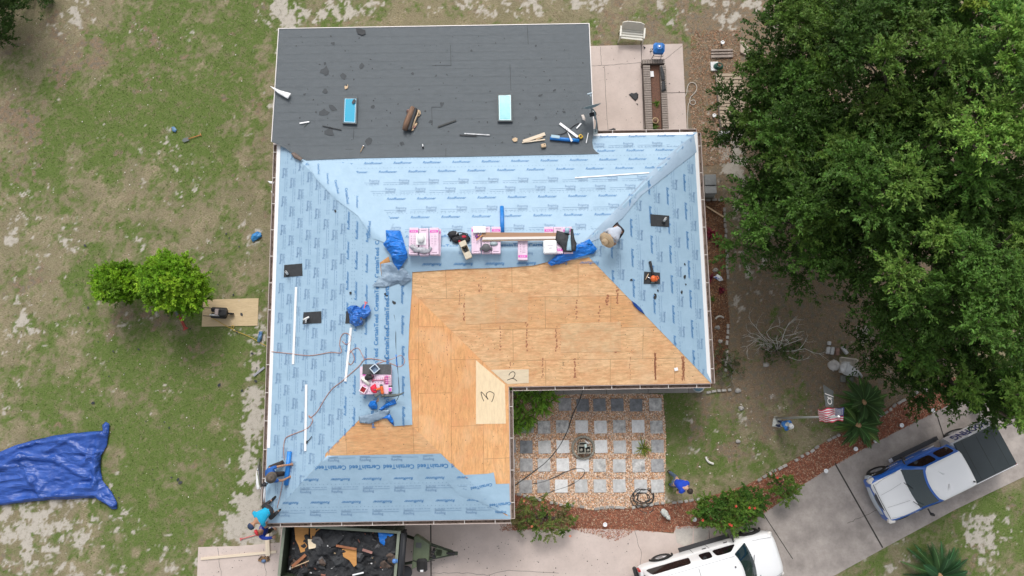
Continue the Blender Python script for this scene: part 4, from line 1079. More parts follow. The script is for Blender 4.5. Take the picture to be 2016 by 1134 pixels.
sm2 = MB()
for s_ in (1,-1):
    sm2.tube([(1.45,s_*.82,1.165),(2.0,s_*.78,1.155),(2.42,s_*.70,1.09)], .007, 5, 0); sm2.tube([(1.5,s_*.36,1.20),(2.0,s_*.30,1.185),(2.4,s_*.26,1.12)], .006, 5, 0)
sm2.tube([(2.47,-.72,1.05),(2.50,0,1.075),(2.47,.72,1.05)], .010, 5, 1)
sm2.build('bonnet_seams', [mat('seam_grey', (1,1,1)), blackp], pu)
# ---- green dump trailer with its load
TZ = 2.15
ne, hi = G(787,1046,TZ), G(862,1087,.6); tw = G(559,1031,TZ)
th_ = math.atan2(ne.y-tw.y, ne.x-tw.x); ex = Vector((math.cos(th_), math.sin(th_))); ey = Vector((-ex.y, ex.x))
TL = (Vector(ne[:2])-Vector(tw[:2])).length; half = (Vector(ne[:2])-Vector(hi[:2])).dot(ey)
tc_ = Vector(ne[:2])-ex*TL/2-ey*half
trl = thing('dump_trailer', 'dark green dump trailer full of torn roofing, standing against the eave', 'trailer', (tc_.x, tc_.y, .03), th_)
grn = mat('trailer_green', (.052,.068,.042), .5, var=.25, vs=3, coat=.1); grl = mat('trailer_green_light', (.16,.20,.12), .5, var=.2, vs=4); grr = mat('trailer_rim', (.22,.25,.19), .5, var=.15, vs=3)
bdm = MB(); hl = TL/2
bdm.box((0,0,.78), (TL,2*half,.08), 0, 0)
for s_ in (1,-1):
    bdm.box((0, s_*(half-.03), 1.45), (TL,.06,1.34), 0, 0)
    for k in range(9): bdm.box((-hl+.25+k*(TL-.5)/8, s_*(half+.035), 1.42), (.07,.07,1.25), 0, 0)
for s_ in (1,-1): bdm.box((s_*(hl-.03), 0, 1.45), (.06,2*half-.12,1.34), 0, 0)
for s_ in (1,-1):
    bdm.box((0, s_*(half-.03), 2.14), (TL+.1,.11,.07), 0, 1, ch=.01); bdm.box((s_*(hl-.03), 0, 2.139), (.11,2*half-.1,.07), 0, 1, ch=.01)
bdm.build('dump_box', [grn, grr], trl)
tp = MB(); tp.tube([(hl+.18,half-.05,2.05),(hl+.18,-half+.05,2.05)], .10, 12); tp.box((hl+.11,0,1.75), (.10,2*half-.1,.8), 0, 0); tp.build('tarp_roll', [mat('tarp_roll_black', (.018,.02,.024), .6, var=.3, vs=20)], trl)
fr_ = MB()
for s_ in (1,-1): fr_.tube([(hl,s_*.55,.55),(hl+1.95,s_*.04,.55)], .06, 6); fr_.box((0,s_*.5,.6), (TL,.1,.18))
fr_.box((hl+2.0,0,.57), (.3,.12,.1)); fr_.box((-.2,0,.6), (.1,1.8,.1)); fr_.build('frame', [grn], trl)
bx_ = MB(); bx_.prism([(hl+.42,.62),(hl+.5,.66),(hl+1.05,.36),(hl+1.05,-.30),(hl+.42,-.62)], .55, .98, 0); bx_.build('toolbox', [grl], trl, bevel=.015)
MB().box((hl+.62,.30,.985), (.22,.2,.012), 0, 0, ch=.003).build('toolbox_sticker', [mat('sticker_grey', (.12,.13,.13), .5)], trl)
cpl = MB(); cpl.box((hl+1.38,0,.63), (.34,.30,.06), 0, 0, top=.8); cpl.tube([(hl+1.2,.1,.5),(hl+1.2,.1,1.0)], .05, 10, 1); cpl.tube([(hl+1.12,-.1,.95),(hl+1.3,.16,1.02)], .02, 6, 1); cpl.box((hl+1.22,-.16,.67), (.12,.14,.12), 0, 1)
cpl.prism([(hl+1.3,.2),(hl+1.75,.07),(hl+1.75,-.07),(hl+1.3,-.2)], .6, .66, 0); cpl.tube([(hl+1.7,0,.63),(hl+1.98,0,.63)], .05, 10, 1); cpl.lathe((hl+1.98,0,.63), [(.07,-.02),(.08,.02),(.04,.06)], 12, 1); cpl.build('coupler', [grl, blackp], trl)
for k in range(2):
    for s_ in (1,-1): wheel(trl, -.45-.0+k*.85-.4, s_*(half+.18), .36, .22)
bg_ = MB(); bg_.box((hl+.82,-.42,1.06), (.42,.50,.18), .1, 0, ch=.07, top=.85); bg_.box((hl+.84,-.40,1.16), (.24,.3,.05), .1, 1, ch=.02); bg_.box((hl+.84,-.60,1.165), (.12,.07,.02), .1, 2)
bg_.tube([(hl+.62,-.3,1.05),(hl+.45,-.28,1.0)], .015, 5); bg_.tube([(hl+1.0,-.28,1.05),(hl+1.3,-.22,.98)], .015, 5)
tb = tag(bg_.build('backpack', [blackp, rubber, wm]), 'black bag with a small white tag lying on the green trailer toolbox', 'bag'); tb.matrix_world = Matrix.Translation((tc_.x,tc_.y,.03)) @ Matrix.Rotation(th_,4,'Z')
ds = MB().lathe((0,0,0), [(.25,0),(.25,.04),(.2,.06),(.001,.07)], 24); dq = G(799,1127,.08)
tag(ds.build('pot_lid', [mat('dark_disc', (.07,.07,.075), .6)], loc=(dq.x,dq.y,.035)), 'dark round lid lying on the concrete beside the trailer toolbox', 'lid')
def TL_(px, py, z): return G(px, py, z)
# load: heap of torn shingles
P_ = [TL_(*p) for p in ((578,1045,1.55),(775,1056,1.55),(766,1190,1.55),(565,1190,1.55))]
M_t = Matrix.Translation((tc_.x,tc_.y,0)) @ Matrix.Rotation(th_,4,'Z')
cor = [M_t@Vector(q) for q in ((-hl+.07,half-.07,0),(hl-.07,half-.07,0),(hl-.07,-half+.07,0),(-hl+.07,-half+.07,0))]
def heapz(x, y):
    q = M_t.inverted()@Vector((x,y,0)); u = (q.x+hl)/TL
    return 1.18+.55*min(1,u*2.4)+.12*math.sin(u*7)
dm = sheet([(q.x,q.y) for q in cor], .11, heapz, folds(.34, 1.3, .6, 1.3, 21, .12), 0, seed=4)
rsx = random.Random(77)
for k in range(260):
    q = M_t@Vector((-hl+rsx.uniform(.05,.95)*TL, half*rsx.uniform(-.9,.92), 0))
    if q.y < G(600,1150,1.6).y: continue
    z = heapz(q.x,q.y)+rsx.uniform(.10,.34); s_ = rsx.uniform(.015,.06); dm.box((q.x,q.y,z), (s_*rsx.uniform(1,4),s_,.01), 0, rsx.choice((0,0,1,2,3,4)), rot=Matrix.Rotation(rsx.uniform(0,3),3,'Z')@Matrix.Rotation(rsx.uniform(-.7,.7),3,'X'))
tag(dm.build('torn_shingles', [mat('shingle_black', (.040,.042,.046), .85, col2=(.02,.021,.024), vs=3.5, bump=.6, bs=90, detail=8), mat('bit_tan', (.35,.26,.16), .8), mat('bit_white', (.6,.6,.6), .6), mat('bit_grey', (.12,.12,.12), .8), mat('bit_red', (.25,.10,.07), .8)], smooth=False), 'heap of torn black shingles and felt filling the dump trailer', 'debris', kind='stuff')
rs = random.Random(31)
def scrap_poly(cx, cy, s_, el=1.0, n_=7, an=None, rough=.35):
    an = rs.uniform(0, 3.14) if an is None else an; out = []
    for j in range(n_):
        a = 2*math.pi*j/n_+rs.uniform(-.2,.2); q = s_*rs.uniform(1-rough,1.15); x, y = math.cos(a)*q*el, math.sin(a)*q
        out.append((cx+x*math.cos(an)-y*math.sin(an), cy+x*math.sin(an)+y*math.cos(an)))
    return out
shm = [mat('shingle_black', (1,1,1)), mat('shingle_grey', (.10,.10,.105), .8, var=.3, vs=12, bump=.4, bs=90), mat('shingle_brown', (.10,.07,.055), .8, var=.4, vs=12), feltb]
tags_ = ['curled', 'bent', 'torn']
for k in range(40):
    u, w2 = rs.uniform(.1,.97), rs.uniform(-.9,.95); q = M_t@Vector((-hl+u*TL, half*w2*.9, 0))
    if q.y < G(600,1150,1.6).y: continue
    z = heapz(q.x,q.y)+rs.uniform(.12,.30); a, b_ = rs.uniform(-.45,.45), rs.uniform(-.45,.45); s_ = rs.uniform(.12,.36)
    P = scrap_poly(0, 0, s_*1.15, rs.uniform(.7,2.0), rs.choice((5,6,7,9)), None, .6); m_ = MB()
    sheet(P, .12, lambda x,y: 0, folds(.10, 3, rs.uniform(0,3), 2, k, .05), 0, m_, seed=k)
    o = m_.build('shingle_scrap', [shm[rs.choice((0,0,0,1,1,2,3))]], loc=(q.x,q.y,z), smooth=False); o.rotation_euler = (a, b_, 0)
    mdf = o.modifiers.new('t','SOLIDIFY'); mdf.thickness = .008
    tag(o, 'torn asphalt shingle piece on the heap in the dump trailer', 'shingle scrap', 'torn shingle pieces in the trailer')
def tboard(pts, zz, label, name, cat, m_, th=.012, sag=0):
    P = [G(px,py,zz) for px,py in pts]; c = sum(P, Vector())/len(P)
    o = MB().prism([(p.x-c.x,p.y-c.y) for p in P], 0, th).build(name, m_, loc=(c.x,c.y,zz)); return tag(o, label, cat)
PWO = plywood('ply_old', .1, (.62,.33,.12), (.52,.25,.08), True, False)
tboard([(580,1036),(608,1037),(606,1062),(604,1084),(592,1088),(588,1074),(582,1062)], 1.86, 'tall orange plywood sheet in the top left of the dump trailer', 'plywood_scrap', 'plywood scrap', [PWO]).rotation_euler = (0,.12,0)
tboard([(610,1037),(650,1041),(644,1058),(640,1068),(628,1062),(612,1064)], 1.92, 'orange plywood sheet streaked with black felt at the back of the trailer', 'plywood_scrap', 'plywood scrap', [PWO])
tboard([(606,1061),(625,1063),(627,1072),(620,1079),(608,1081)], 1.99, 'pale torn plywood corner on the orange sheets in the trailer', 'plywood_scrap', 'plywood scrap', [PW_P])
tboard([(673,1080),(702,1081),(702,1112),(697,1116),(688,1103),(676,1096)], 2.02, 'orange plywood triangle in the middle of the trailer heap', 'plywood_scrap', 'plywood scrap', [PWO])
def plank(a, b_, w_, t, label, mats, fn=None, cat='board', name='board', zz=0, group=None, lift=.0, ch=.0):
    """plank between two photo points on surface fn (RF, AD) or at height zz"""
    pa = fn(*a, lift) if fn else G(*a, zz); pb = fn(*b_, lift) if fn else G(*b_, zz); d = pb-pa; L = d.length
    x = d.normalized(); up = Vector((0,0,1)); 
    if fn:
        f2_ = roofz if fn is RF else onz; mx_, my_ = (pa.x+pb.x)/2, (pa.y+pb.y)/2; e = .1
        up = Vector((-(f2_(mx_+e,my_)-f2_(mx_-e,my_))/(2*e), -(f2_(mx_,my_+e)-f2_(mx_,my_-e))/(2*e), 1)).normalized()
    y = up.cross(x).normalized(); z = x.cross(y); rot = Matrix((x,y,z)).transposed()
    m_ = MB().box((0,0,t/2), (L,w_,t), ch=ch); o = m_.build(name, mats); o.matrix_world = Matrix.Translation((pa+pb)/2) @ rot.to_4x4()
    return tag(o, label, cat, group)
lum = mat('lumber', (.66,.50,.33), .7, col2=(.55,.38,.22), vs=4, stretch=(.3,4,1)); lump = mat('lumber_pale', (.76,.66,.52), .7, col2=(.68,.56,.42), vs=4, stretch=(.3,4,1)); lumr = mat('lumber_red', (.33,.13,.06), .7, var=.3, vs=6)
plank((576,1115),(602,1092), .11, .04, 'reddish brown board end sticking up at the left of the trailer load', [lumr], zz=1.98, ch=.004)
plank((574,1118),(608,1104), .03, .02, 'thin pale lath beside the reddish board in the trailer', [lum], zz=1.98)
plank((662,1074),(702,1081), .08, .03, 'reddish trim board above the plywood triangle in the trailer', [lumr], zz=2.1)
plank((714,1082),(733,1088), .09, .03, 'short striped pink board on the right of the trailer heap', [mat('pinkish', (.35,.18,.15), .7, var=.3, vs=10)], zz=2.08)
plank((694,1132),(716,1127), .05, .02, 'thin white lath near the bottom of the trailer heap', [wm], zz=2.12)
bt_m = mat('tarp_blue', (.012,.20,.70), .38, col2=(.01,.155,.58), vs=3, bump=.25, bs=14, spec=.5); bt_dx = None
def crinkle(m, sc=7.0, strength=.9, dist=.03):
    n, l = m.node_tree.nodes, m.node_tree.links; b = n['Principled BSDF']; tc = n.new('ShaderNodeTexCoord'); prev = None
    for k, (rz, sx, s_, wgt) in enumerate(((.3,.28,1,1.0),(1.5,.35,1.3,.8),(-.7,.4,2.6,.5),(.9,.5,5,.3))):
        mp = n.new('ShaderNodeMapping'); mp.inputs['Rotation'].default_value = (0,0,rz); mp.inputs['Scale'].default_value = (sx,1,1); l.new(tc.outputs['Object'], mp.inputs[0])
        no = n.new('ShaderNodeTexNoise'); no.inputs['Scale'].default_value = sc*.45*s_; no.inputs['Detail'].default_value = 1.5; no.inputs['Distortion'].default_value = .6; l.new(mp.outputs[0], no.inputs['Vector'])
        sb = n.new('ShaderNodeMath'); sb.operation = 'SUBTRACT'; l.new(no.outputs['Fac'], sb.inputs[0]); sb.inputs[1].default_value = .5
        ab = n.new('ShaderNodeMath'); ab.operation = 'ABSOLUTE'; l.new(sb.outputs[0], ab.inputs[0])
        ml = n.new('ShaderNodeMath'); ml.operation = 'MULTIPLY_ADD'; l.new(ab.outputs[0], ml.inputs[0]); ml.inputs[1].default_value = -4*wgt/s_
        if prev is None: ml.inputs[2].default_value = 0
        else: l.new(prev, ml.inputs[2])
        prev = ml.outputs[0]
    bp = n.new('ShaderNodeBump'); bp.inputs['Strength'].default_value = strength; bp.inputs['Distance'].default_value = dist; l.new(prev, bp.inputs['Height']); l.new(bp.outputs[0], b.inputs['Normal'])
    return m
crinkle(bt_m, 5, 1.0, .08)
bt_d = mat('tarp_deep', (.035,.105,.42), .38, col2=(.02,.07,.32), vs=2, bump=.5, bs=9, spec=.5)
crinkle(bt_d, 3.0, 1.0, .10)
def tarp(name, pts, fn, label, cat, m_, step=.1, amp=.06, sc=2.0, ang=0.0, st=2.5, seed=0, lift=.02, zz=None, edge=.1, group=None, wob=0.0, smooth=True, creases=None):
    if zz is not None: P = [G(px,py,zz) for px,py in pts]; zf = lambda x,y: zz
    else:
        P = [fn(px,py,lift) for px,py in pts]; g_ = roofz if fn is RF else (onz if fn is AD else flat); zf = lambda x,y: g_(x,y)+lift
    c = sum(P, Vector())/len(P)
    hf = folds(amp, sc, ang, st, seed, edge)
    if creases:
        CR = [([Vector(G(px,py).xy) for px, py in pp], w_, hh) for pp, w_, hh in creases]; hf0 = hf
        def hf(x, y, d):
            z = hf0(x, y, d); p = Vector((x, y))
            for pp, w_, hh in CR:
                for a, b_ in zip(pp, pp[1:]):
                    ab = b_-a; t = max(0, min(1, (p-a).dot(ab)/ab.length_squared)); q = (p-a-ab*t).length
                    if q < w_: z += hh*(1-q/w_)**1.3*min(1, d/.12+.1)
            return z
    o = sheet([(p.x,p.y) for p in P], step, zf, hf, 0, seed=seed, wob=wob).build(name, [m_], smooth=smooth)
    me = o.data; me.transform(Matrix.Translation(-c)); o.location = c
    s_ = o.modifiers.new('t','SOLIDIFY'); s_.thickness = .004; s_.offset = 1
    return tag(o, label, cat, group)
tarp('tarp_scrap', [(744,1044),(776,1050),(772,1066),(762,1068),(756,1074),(748,1068)], None, 'crumpled bright blue tarp corner in the trailer near its right end', 'tarp', bt_m, .06, .12, 3, .5, 2, 5, zz=2.0)
cap_ = MB().ball((0,0,.05), (.09,.09,.07), 0, 12, 6).box((.07,0,.03), (.09,.12,.012), 0, 0, ch=.005); q = G(777,1104,2.2)
tag(cap_.build('cap', [mat('cap_blue', (.1,.25,.6), .6, var=.5, vs=30)], loc=q), 'small blue and white cap on the right rim of the dump trailer', 'cap')
# ================================================================ THINGS ON THE ROOF
pinkw = mat('bundle_wrap', (.84,.70,.80), .35, col2=(.74,.55,.68), vs=5, bump=.2, bs=15, contrast=(.4,.8)); mag = mat('bundle_magenta', (.72,.10,.50), .35); bink = mat('bundle_ink', (.30,.18,.28), .4); bend = mat('bundle_end', (.62,.42,.60), .4, var=.3, vs=30)
def bundle_mesh(wx, ly, seed):
    r = random.Random(seed); m_ = MB(); m_.box((0,0,.045), (wx,ly,.09), 0, 0, ch=.015)
    for i, f in enumerate(m_.f): pass
    z = .0925; t = 1 if seed%2 else -1
    m_.box((0, t*ly*.36, z), (wx*.9, ly*.085, .004), 0, 1); 
    for k in range(3): m_.box((-wx*.2+k*wx*.2, t*ly*.36, z+.003), (wx*.12, ly*.03, .003), 0, 0)
    for k in range(4): m_.box((-wx*.22, t*ly*(.18-.09*k), z), (.022,.03,.004), 0, 2)
    for k in range(7): m_.box((wx*.12, t*ly*(.22-.06*k), z), (wx*.34*r.uniform(.4,1), .010, .004), 0, 2)
    m_.box((0, -t*ly*.42, z), (wx*.6,.02,.004), 0, 2)
    return m_.mesh('bundle', [pinkw, mag, bink])
BM = {}
def bundle(px, py, ori, lab, lift, s=1, w_=.335, l_=1.0, group='pink wrapped shingle bundles on the roof'):
    """ori 0: long side up-down in the photo"""
    k = (w_, l_, s)
    if k not in BM: BM[k] = bundle_mesh(w_, l_, s)
    q = RF(px, py, 0); base = roofz(q.x, q.y)
    o = obj('shingle_bundle', BM[k], loc=(q.x, q.y, lift)); o.rotation_euler = (0,0,ori)
    return tag(o, lab, 'shingle bundle', group)
RZ = EV+(YN-YI)/6     # ridge height
zt = RZ+.02
nm = ['left', 'middle', 'right']
# stack beside the blue tarp, three columns by three layers
for L in range(3):
    for c in range(3):
        px = 817+20*c+(3 if L == 0 and c == 2 else 0)
        lab = f"pink shingle bundle, {nm[c]} in the {['bottom','middle','top'][L]} layer of the leftmost ridge stack"
        bundle(px, 479+(1 if c == 1 else 0), R_(rs.uniform(-1.5,1.5)), lab, zt+.093*L, 1+(c % 2))
for L in range(2):
    for c in range(3):
        bundle(938+19.5*c, 476, R_(rs.uniform(-1.5,1.5)), f"pink shingle bundle, {nm[c]} of the {['lower','upper'][L]} layer under the black disc stack", zt+.093*L, 1+(c % 2))
for c in range(1): bundle(1029, 487, R_(-1), 'single pink shingle bundle lying alone beneath the long boards', zt, 2, .36, 1.0)
for L in range(2):
    for c in range(3):
        bundle(1080+18.5*c, 476, R_(rs.uniform(-1.5,1.5)), f"pink shingle bundle, {nm[c]} of the {['lower','upper'][L]} layer under the torn black felt", zt+.093*L, 1+(c % 2))
for L in range(2):
    for c in range(3):
        q = RF(742, 733+18*c); o = bundle(742, 731+18*c, R_(90), f"pink shingle bundle, {['upper','middle','lower'][c]} one of the {['bottom','top'][L]} layer beside the gas nailer", EV+(XI-XW)/6+.02+.093*L, 1+c%2, .335, 1.12)
TOPA, TOPB, TOPD = zt+.28, zt+.187, zt+.187
TOPE = EV+(XI-XW)/6+.02+.187
def at(px, py, z): return G(px, py, z)
def put(mb, name, mats, px, py, z, lab, cat, rz=0, group=None, smooth=None):
    q = at(px, py, z); o = mb.build(name, mats, loc=q, rz=rz, smooth=smooth); return tag(o, lab, cat, group)
def putR(mb, name, mats, px, py, lab, cat, rz=0, fn=RF, lift=.02, group=None, smooth=None):
    q = fn(px, py, lift); f_ = roofz if fn is RF else (onz if fn is AD else flat)
    o = mb.build(name, mats, loc=q, smooth=smooth); o.rotation_euler = slope_rot(q.x, q.y, f_, rz); return tag(o, lab, cat, group)
vp = thing('roof_vent', 'white metal roof vent on top of the leftmost shingle stack', 'roof vent', at(829,471,TOPA))
MB().box((0,0,.012), (.36,.42,.012), 0, 0, ch=.004).build('flange', [wm], vp)
hm = MB(); hm.lathe((0,0,.02), [(.13,0),(.13,.10),(.125,.115),(.001,.12)], 20, 0, sy=1.15); hm.box((0,.05,.07), (.25,.2,.09), 0, 0, ch=.03); hm.build('hood', [mat('white_shade', (.72,.74,.74), .4)], vp)
tarp('crumpled_plastic', [(806,485),(813,481),(822,487),(832,486),(842,491),(848,485),(852,489),(846,497),(836,500),(826,497),(815,496)], None, 'crumpled grey plastic film on the leftmost shingle stack', 'plastic film', mat('film_grey', (.22,.22,.25), .4, col2=(.6,.6,.66), vs=12), .045, .09, 7, .3, 1.5, 3, zz=TOPA+.01, wob=.02)
put(MB().box((0,0,.06), (.46,.24,.12), 0, 0, ch=.006), 'white_box', [wm], 944, 453, TOPB, 'small plain white box at the top of the bundles beside the blue roll', 'box')
dk = MB(); dk.lathe((0,0,.10), [(.15,0),(.155,.01),(.155,.03),(.15,.04),(.001,.045)], 28, 0); dk.box((0,-.02,.03), (.46,.10,.03), .0, 0, ch=.01); dk.tube([(0,0,.03),(0,0,.1)], .04, 10)
put(dk, 'round_vent_cap', [mat('vent_grey', (.10,.10,.11), .6)], 957, 489, TOPB, 'flat dark grey round cap on the shingle stack nearest the tool bags', 'vent cap')
ov1 = MB().lathe((0,0,0), [(.15,0),(.15,.02),(.001,.03)], 20, 0, sy=.5); put(ov1, 'grey_tin_lid', [mat('tin_grey', (.35,.42,.45), .4)], 972, 480, TOPB+.01, 'grey oval lid beside the black cap on the shingles', 'lid')
tm = MB().box((0,0,.03), (.16,.12,.06), .6, 0, ch=.015).box((.04,.02,.065), (.05,.03,.012), .6, 1); put(tm, 'tape_measure', [mat('purple_plastic', (.2,.04,.22), .4), mat('yellow_plastic', (.8,.5,.03), .4)], 940, 465, TOPB, 'purple and orange tape measure on the pink bundles beside the long boards', 'tape measure')
hd = mat('lath_orange', (.75,.32,.08), .6)
lb = MB().box((0,0,.02), (.3,.03,.03), .7, 0); put(lb, 'hand_tool_handle', [hd], 944, 468, TOPB+.07, 'short orange tool handle lying across the purple tape measure', 'tool')
brn = mat('flashing_brown', (.42,.24,.14), .5, col2=(.34,.19,.11), vs=3, stretch=(.2,5,1))
plank((948,463),(1101,464), .20, .03, 'long brown metal trim lying across the shingle stacks', [brn], zz=TOPB+.01, cat='metal trim', name='metal_trim')
plank((950,470),(1099,468), .09, .04, 'long white trim strip in front of the brown one across the shingle stacks', [mat('trim_white', (.78,.72,.68), .35)], zz=TOPB+.02, cat='metal trim', name='metal_trim')
plank((949,474),(1096,472), .05, .025, 'narrow tan strip along the lower edge of the white trim', [mat('trim_tan', (.38,.27,.20), .5)], zz=TOPB+.01, cat='metal trim', name='metal_trim')
tarp('black_felt', [(1096,454),(1121,461),(1123,496),(1110,496),(1104,484),(1093,476),(1094,466)], None, 'torn black felt piece draped over the rightmost ridge stack', 'roofing felt', feltb, .07, .07, 2.2, .4, 2, 4, zz=TOPD+.03, edge=.08)
tarp('black_felt', [(1123,450),(1128,451),(1131,470),(1135,480),(1133,494),(1122,497),(1124,472)], None, 'narrow black felt strip hanging off the right end of the ridge stack', 'roofing felt', feltb, .07, .08, 2.2, 1.4, 2, 6, zz=TOPD+.01, edge=.08)
lbm = mat('light_blue_roll', (.33,.50,.60), .45)
q = at(1117,449,TOPD+.11); q2 = at(1116,459,TOPD+.11)
tag(MB().tube([q, q2], .085, 18).build('membrane_roll', [lbm]), 'light blue roll end sticking out above the torn black felt', 'roll')
tarp('light_blue_strip', [(1120,463),(1123,463),(1125,494),(1115,493),(1117,478)], None, 'narrow light blue strip folded on the black felt', 'membrane strip', lbm, .06, .04, 2, .4, 2, 14, zz=TOPD+.12)
put(MB().box((0,0,.05), (.50,.50,.10), 0, 0, ch=.04).box((0,-.01,.1005), (.48,.006,.004), 0, 1).box((0,.06,.1005), (.2,.014,.004), 0, 2).box((0,-.05,.1005), (.12,.014,.004), 0, 2), 'white_package', [wm, mat('seam_g', (.6,.6,.6), .5), bink], 1083, 487, TOPD, 'square white package on the left of the felt covered stack', 'package')
tarp('ridge_tarp', [(760,454),(789,456),(797,480),(802,498),(803,508),(793,522),(786,533),(775,518),(770,502),(755,482),(762,474)], RF, 'bright blue tarp crumpled left of the leftmost shingle stack', 'tarp', bt_m, .13, .26, 1.6, .9, 2.2, 8, .06, edge=.2, wob=.02, smooth=False)
tarp('ridge_tarp', [(1078,518),(1100,500),(1125,489),(1160,471),(1175,491),(1168,500),(1135,508),(1105,519),(1085,524)], RF, 'bright blue tarp folded along the ridge by the straw hatted man', 'tarp', bt_m, .13, .15, 1.8, .5, 3, 12, .06, edge=.15, smooth=False)
def roll_on(a, b_, r, lab, fn=RF, m_=None, lift=.0, name='underlayment_roll'):
    pa, pb = fn(*a, r+lift), fn(*b_, r+lift); c = (pa+pb)/2; d = (pb-pa).normalized()
    o = MB().tube([pa-c, pb-c], r, 18); e = pa-c+d*-.003
    o.tube([e, pa-c+d*.01], r*.45, 12, 1)
    o = o.build(name, [m_ or mat('roll_blue', (.02,.22,.66), .38, var=.2, vs=2), mat('core_dark', (.02,.03,.06), .8)], loc=c)
    return tag(o, lab, 'roll')
roll_on((988,407),(989,458), .075, 'bright blue underlayment roll standing off the ridge above the white box')
roll_on((570,889),(563,955), .085, 'bright blue underlayment roll being held by the man in the brown hat')
roll_on((1083,272),(1140,277), .07, 'blue underlayment roll lying on the dark roof under white scraps', AD)
# tool bags
tb = thing('tool_belt', 'black tool belt pouches with red linings beside the pink bundles', 'tool belt', RF(905,470,.03))
rdm = mat('red_cloth', (.50,.02,.05), .7); blk = mat('black_nylon', (.022,.022,.026), .75, bump=.4, bs=50)
for (x, y, s_, n_) in ((-.22,.15,.2,'pouch'),(-.12,-.05,.17,'pouch'),(.15,.0,.22,'pouch')):
    m_ = MB().ball((x,y,.10), (s_,s_*.75,.11), 0, 12, 8, jit=.5, seed=x*10); m_.build(n_, [blk], tb)
MB().ball((.16,.03,.17), (.10,.06,.05), 0, 10, 6).build('red_lining', [rdm], tb); MB().ball((.0,-.10,.15), (.06,.08,.04), 0, 10, 6).build('red_lining', [rdm], tb)
MB().tube([(-.35,-.1,.04),(-.2,.22,.06),(.1,.2,.1),(.3,.16,.08),(.32,-.1,.05),(.1,-.22,.05)], .02, 6).tube([(-.12,.1,.2),(-.06,.2,.2)], .014, 6, 1).build('belt', [blk, chrome], tb)
ob = MB(); L, W2, Hh = .66, .24, .20
for (x, y, sx, sy) in ((0,W2/2,L,.014),(0,-W2/2,L,.014),(L/2,0,.014,W2-.014),(-L/2,0,.014,W2-.014)): ob.box((x,y,Hh/2), (sx,sy,Hh))
ob.box((0,0,.01), (L,W2,.01)); ob.box((L/2-.12,0,Hh+.003), (.22,W2,.006)); ob.box((-L/2+.10,0,Hh+.003), (.18,W2,.006)); ob.box((.02,0,.04), (.4,.12,.06), 0, 1, ch=.02); ob.box((-.17,.02,.06), (.12,.1,.05), .2, 2)
putR(ob, 'open_carton', [mat('carton', (.68,.60,.47), .8, var=.15, vs=6), feltb, lum], 917, 493, 'open cream carton with dark contents standing beside the tool belt', 'carton', R_(-68), lift=.03)
tarp('plywood_scrap', [(748,517),(765,505),(770,521),(758,524),(751,544)], RF, 'torn pointed plywood scrap below the left tarp', 'plywood scrap', PWS, .1, .01, 1, 0, 1, 2, .05)
tarp('torn_underlayment', [(750,520),(772,516),(800,534),(812,548),(792,562),(785,556),(760,566),(733,563),(745,548),(752,545)], RF, 'folded greyish underlayment edge crumpled below the left tarp', 'underlayment scrap', crinkle(mat('under_back', (.20,.28,.38), .5, col2=(.30,.40,.50), vs=3), 3, .7, .05), .11, .10, 1.8, -.4, 2, 15, .05, wob=.02, smooth=False)
tarp('torn_underlayment', [(706,820),(732,815),(752,808),(768,806),(764,820),(748,827),(728,834),(708,832)], RF, 'loose grey blue underlayment flap below the gas nailer', 'underlayment scrap', mat('under_back', (1,1,1)), .07, .05, 2, .2, 2, 16, .05, wob=.01)
for (pts, lab, sd) in (([(725,799),(730,790),(740,788),(744,800),(742,806),(734,806)], 'small bright blue crumpled cloth left of the folded blue sheet', 3), ([(746,806),(760,795),(777,785),(781,795),(765,800),(752,808)], 'folded bright blue sheet under the nailer hose', 5), ([(752,824),(762,818),(768,815),(775,828),(776,838),(769,832),(762,824)], 'bright blue scrap peeping from under the loose flap', 7)):
    tarp('blue_scrap', pts, RF, lab, 'plastic sheet', bt_m, .06, .10, 3, .5, 1.5, sd, .06, wob=.01)
# things on the west ridge stack
put(MB().box((0,0,.01), (1.02,.36,.02), 0, 0, ch=.006), 'shingle_starter_strip', [mat('shingle_grey', (1,1,1))], 742, 727, TOPE, 'charcoal shingle strip across the top of the west stack', 'shingle strip', R_(-1))
tubm = MB(); 
def tray(w_, h, t=.012, rz=0): 
    m_ = MB(); m_.box((0,0,t/2), (w_,w_,t), 0, 0)
    for (x, y, sx, sy) in ((0,w_/2,w_,t),(0,-w_/2,w_,t),(w_/2,0,t,w_),(-w_/2,0,t,w_)): m_.box((x,y,h/2+.001), (sx,sy,h), 0, 0)
    for (x, y, sx, sy) in ((0,w_/2,w_+.04,.03),(0,-w_/2,w_+.04,.03),(w_/2,0,.03,w_-.03),(-w_/2,0,.03,w_-.03)): m_.box((x,y,h+.004), (sx,sy,.008), 0, 1)
    return m_
put(tray(.24,.14), 'clear_tub', [mat('tub_bluish', (.24,.33,.46), .3), mat('tub_rim', (.62,.70,.78), .3)], 739, 726, TOPE+.02, 'open clear plastic tub on the charcoal shingle strip', 'tub', R_(40))
nt_ = tray(.20,.09); r = random.Random(4)
for k in range(60): nt_.box((r.uniform(-.085,.085), r.uniform(-.085,.085), .03+r.uniform(0,.05)), (.035,.008,.008), r.uniform(0,3), 2)
nt_.box((0,0,.03), (.18,.18,.03), 0, 2)
put(nt_, 'nail_tray', [mat('tray_pink', (.75,.55,.62), .4), mat('tray_rim_pink', (.85,.7,.76), .4), mat('nail_red', (.45,.02,.03), .5)], 716, 767, TOPE, 'pale tray of red nails at the lower left of the west stack', 'nail tray', R_(-30))
q = at(712,744,TOPE+.06); q2 = at(727,757,TOPE+.06)
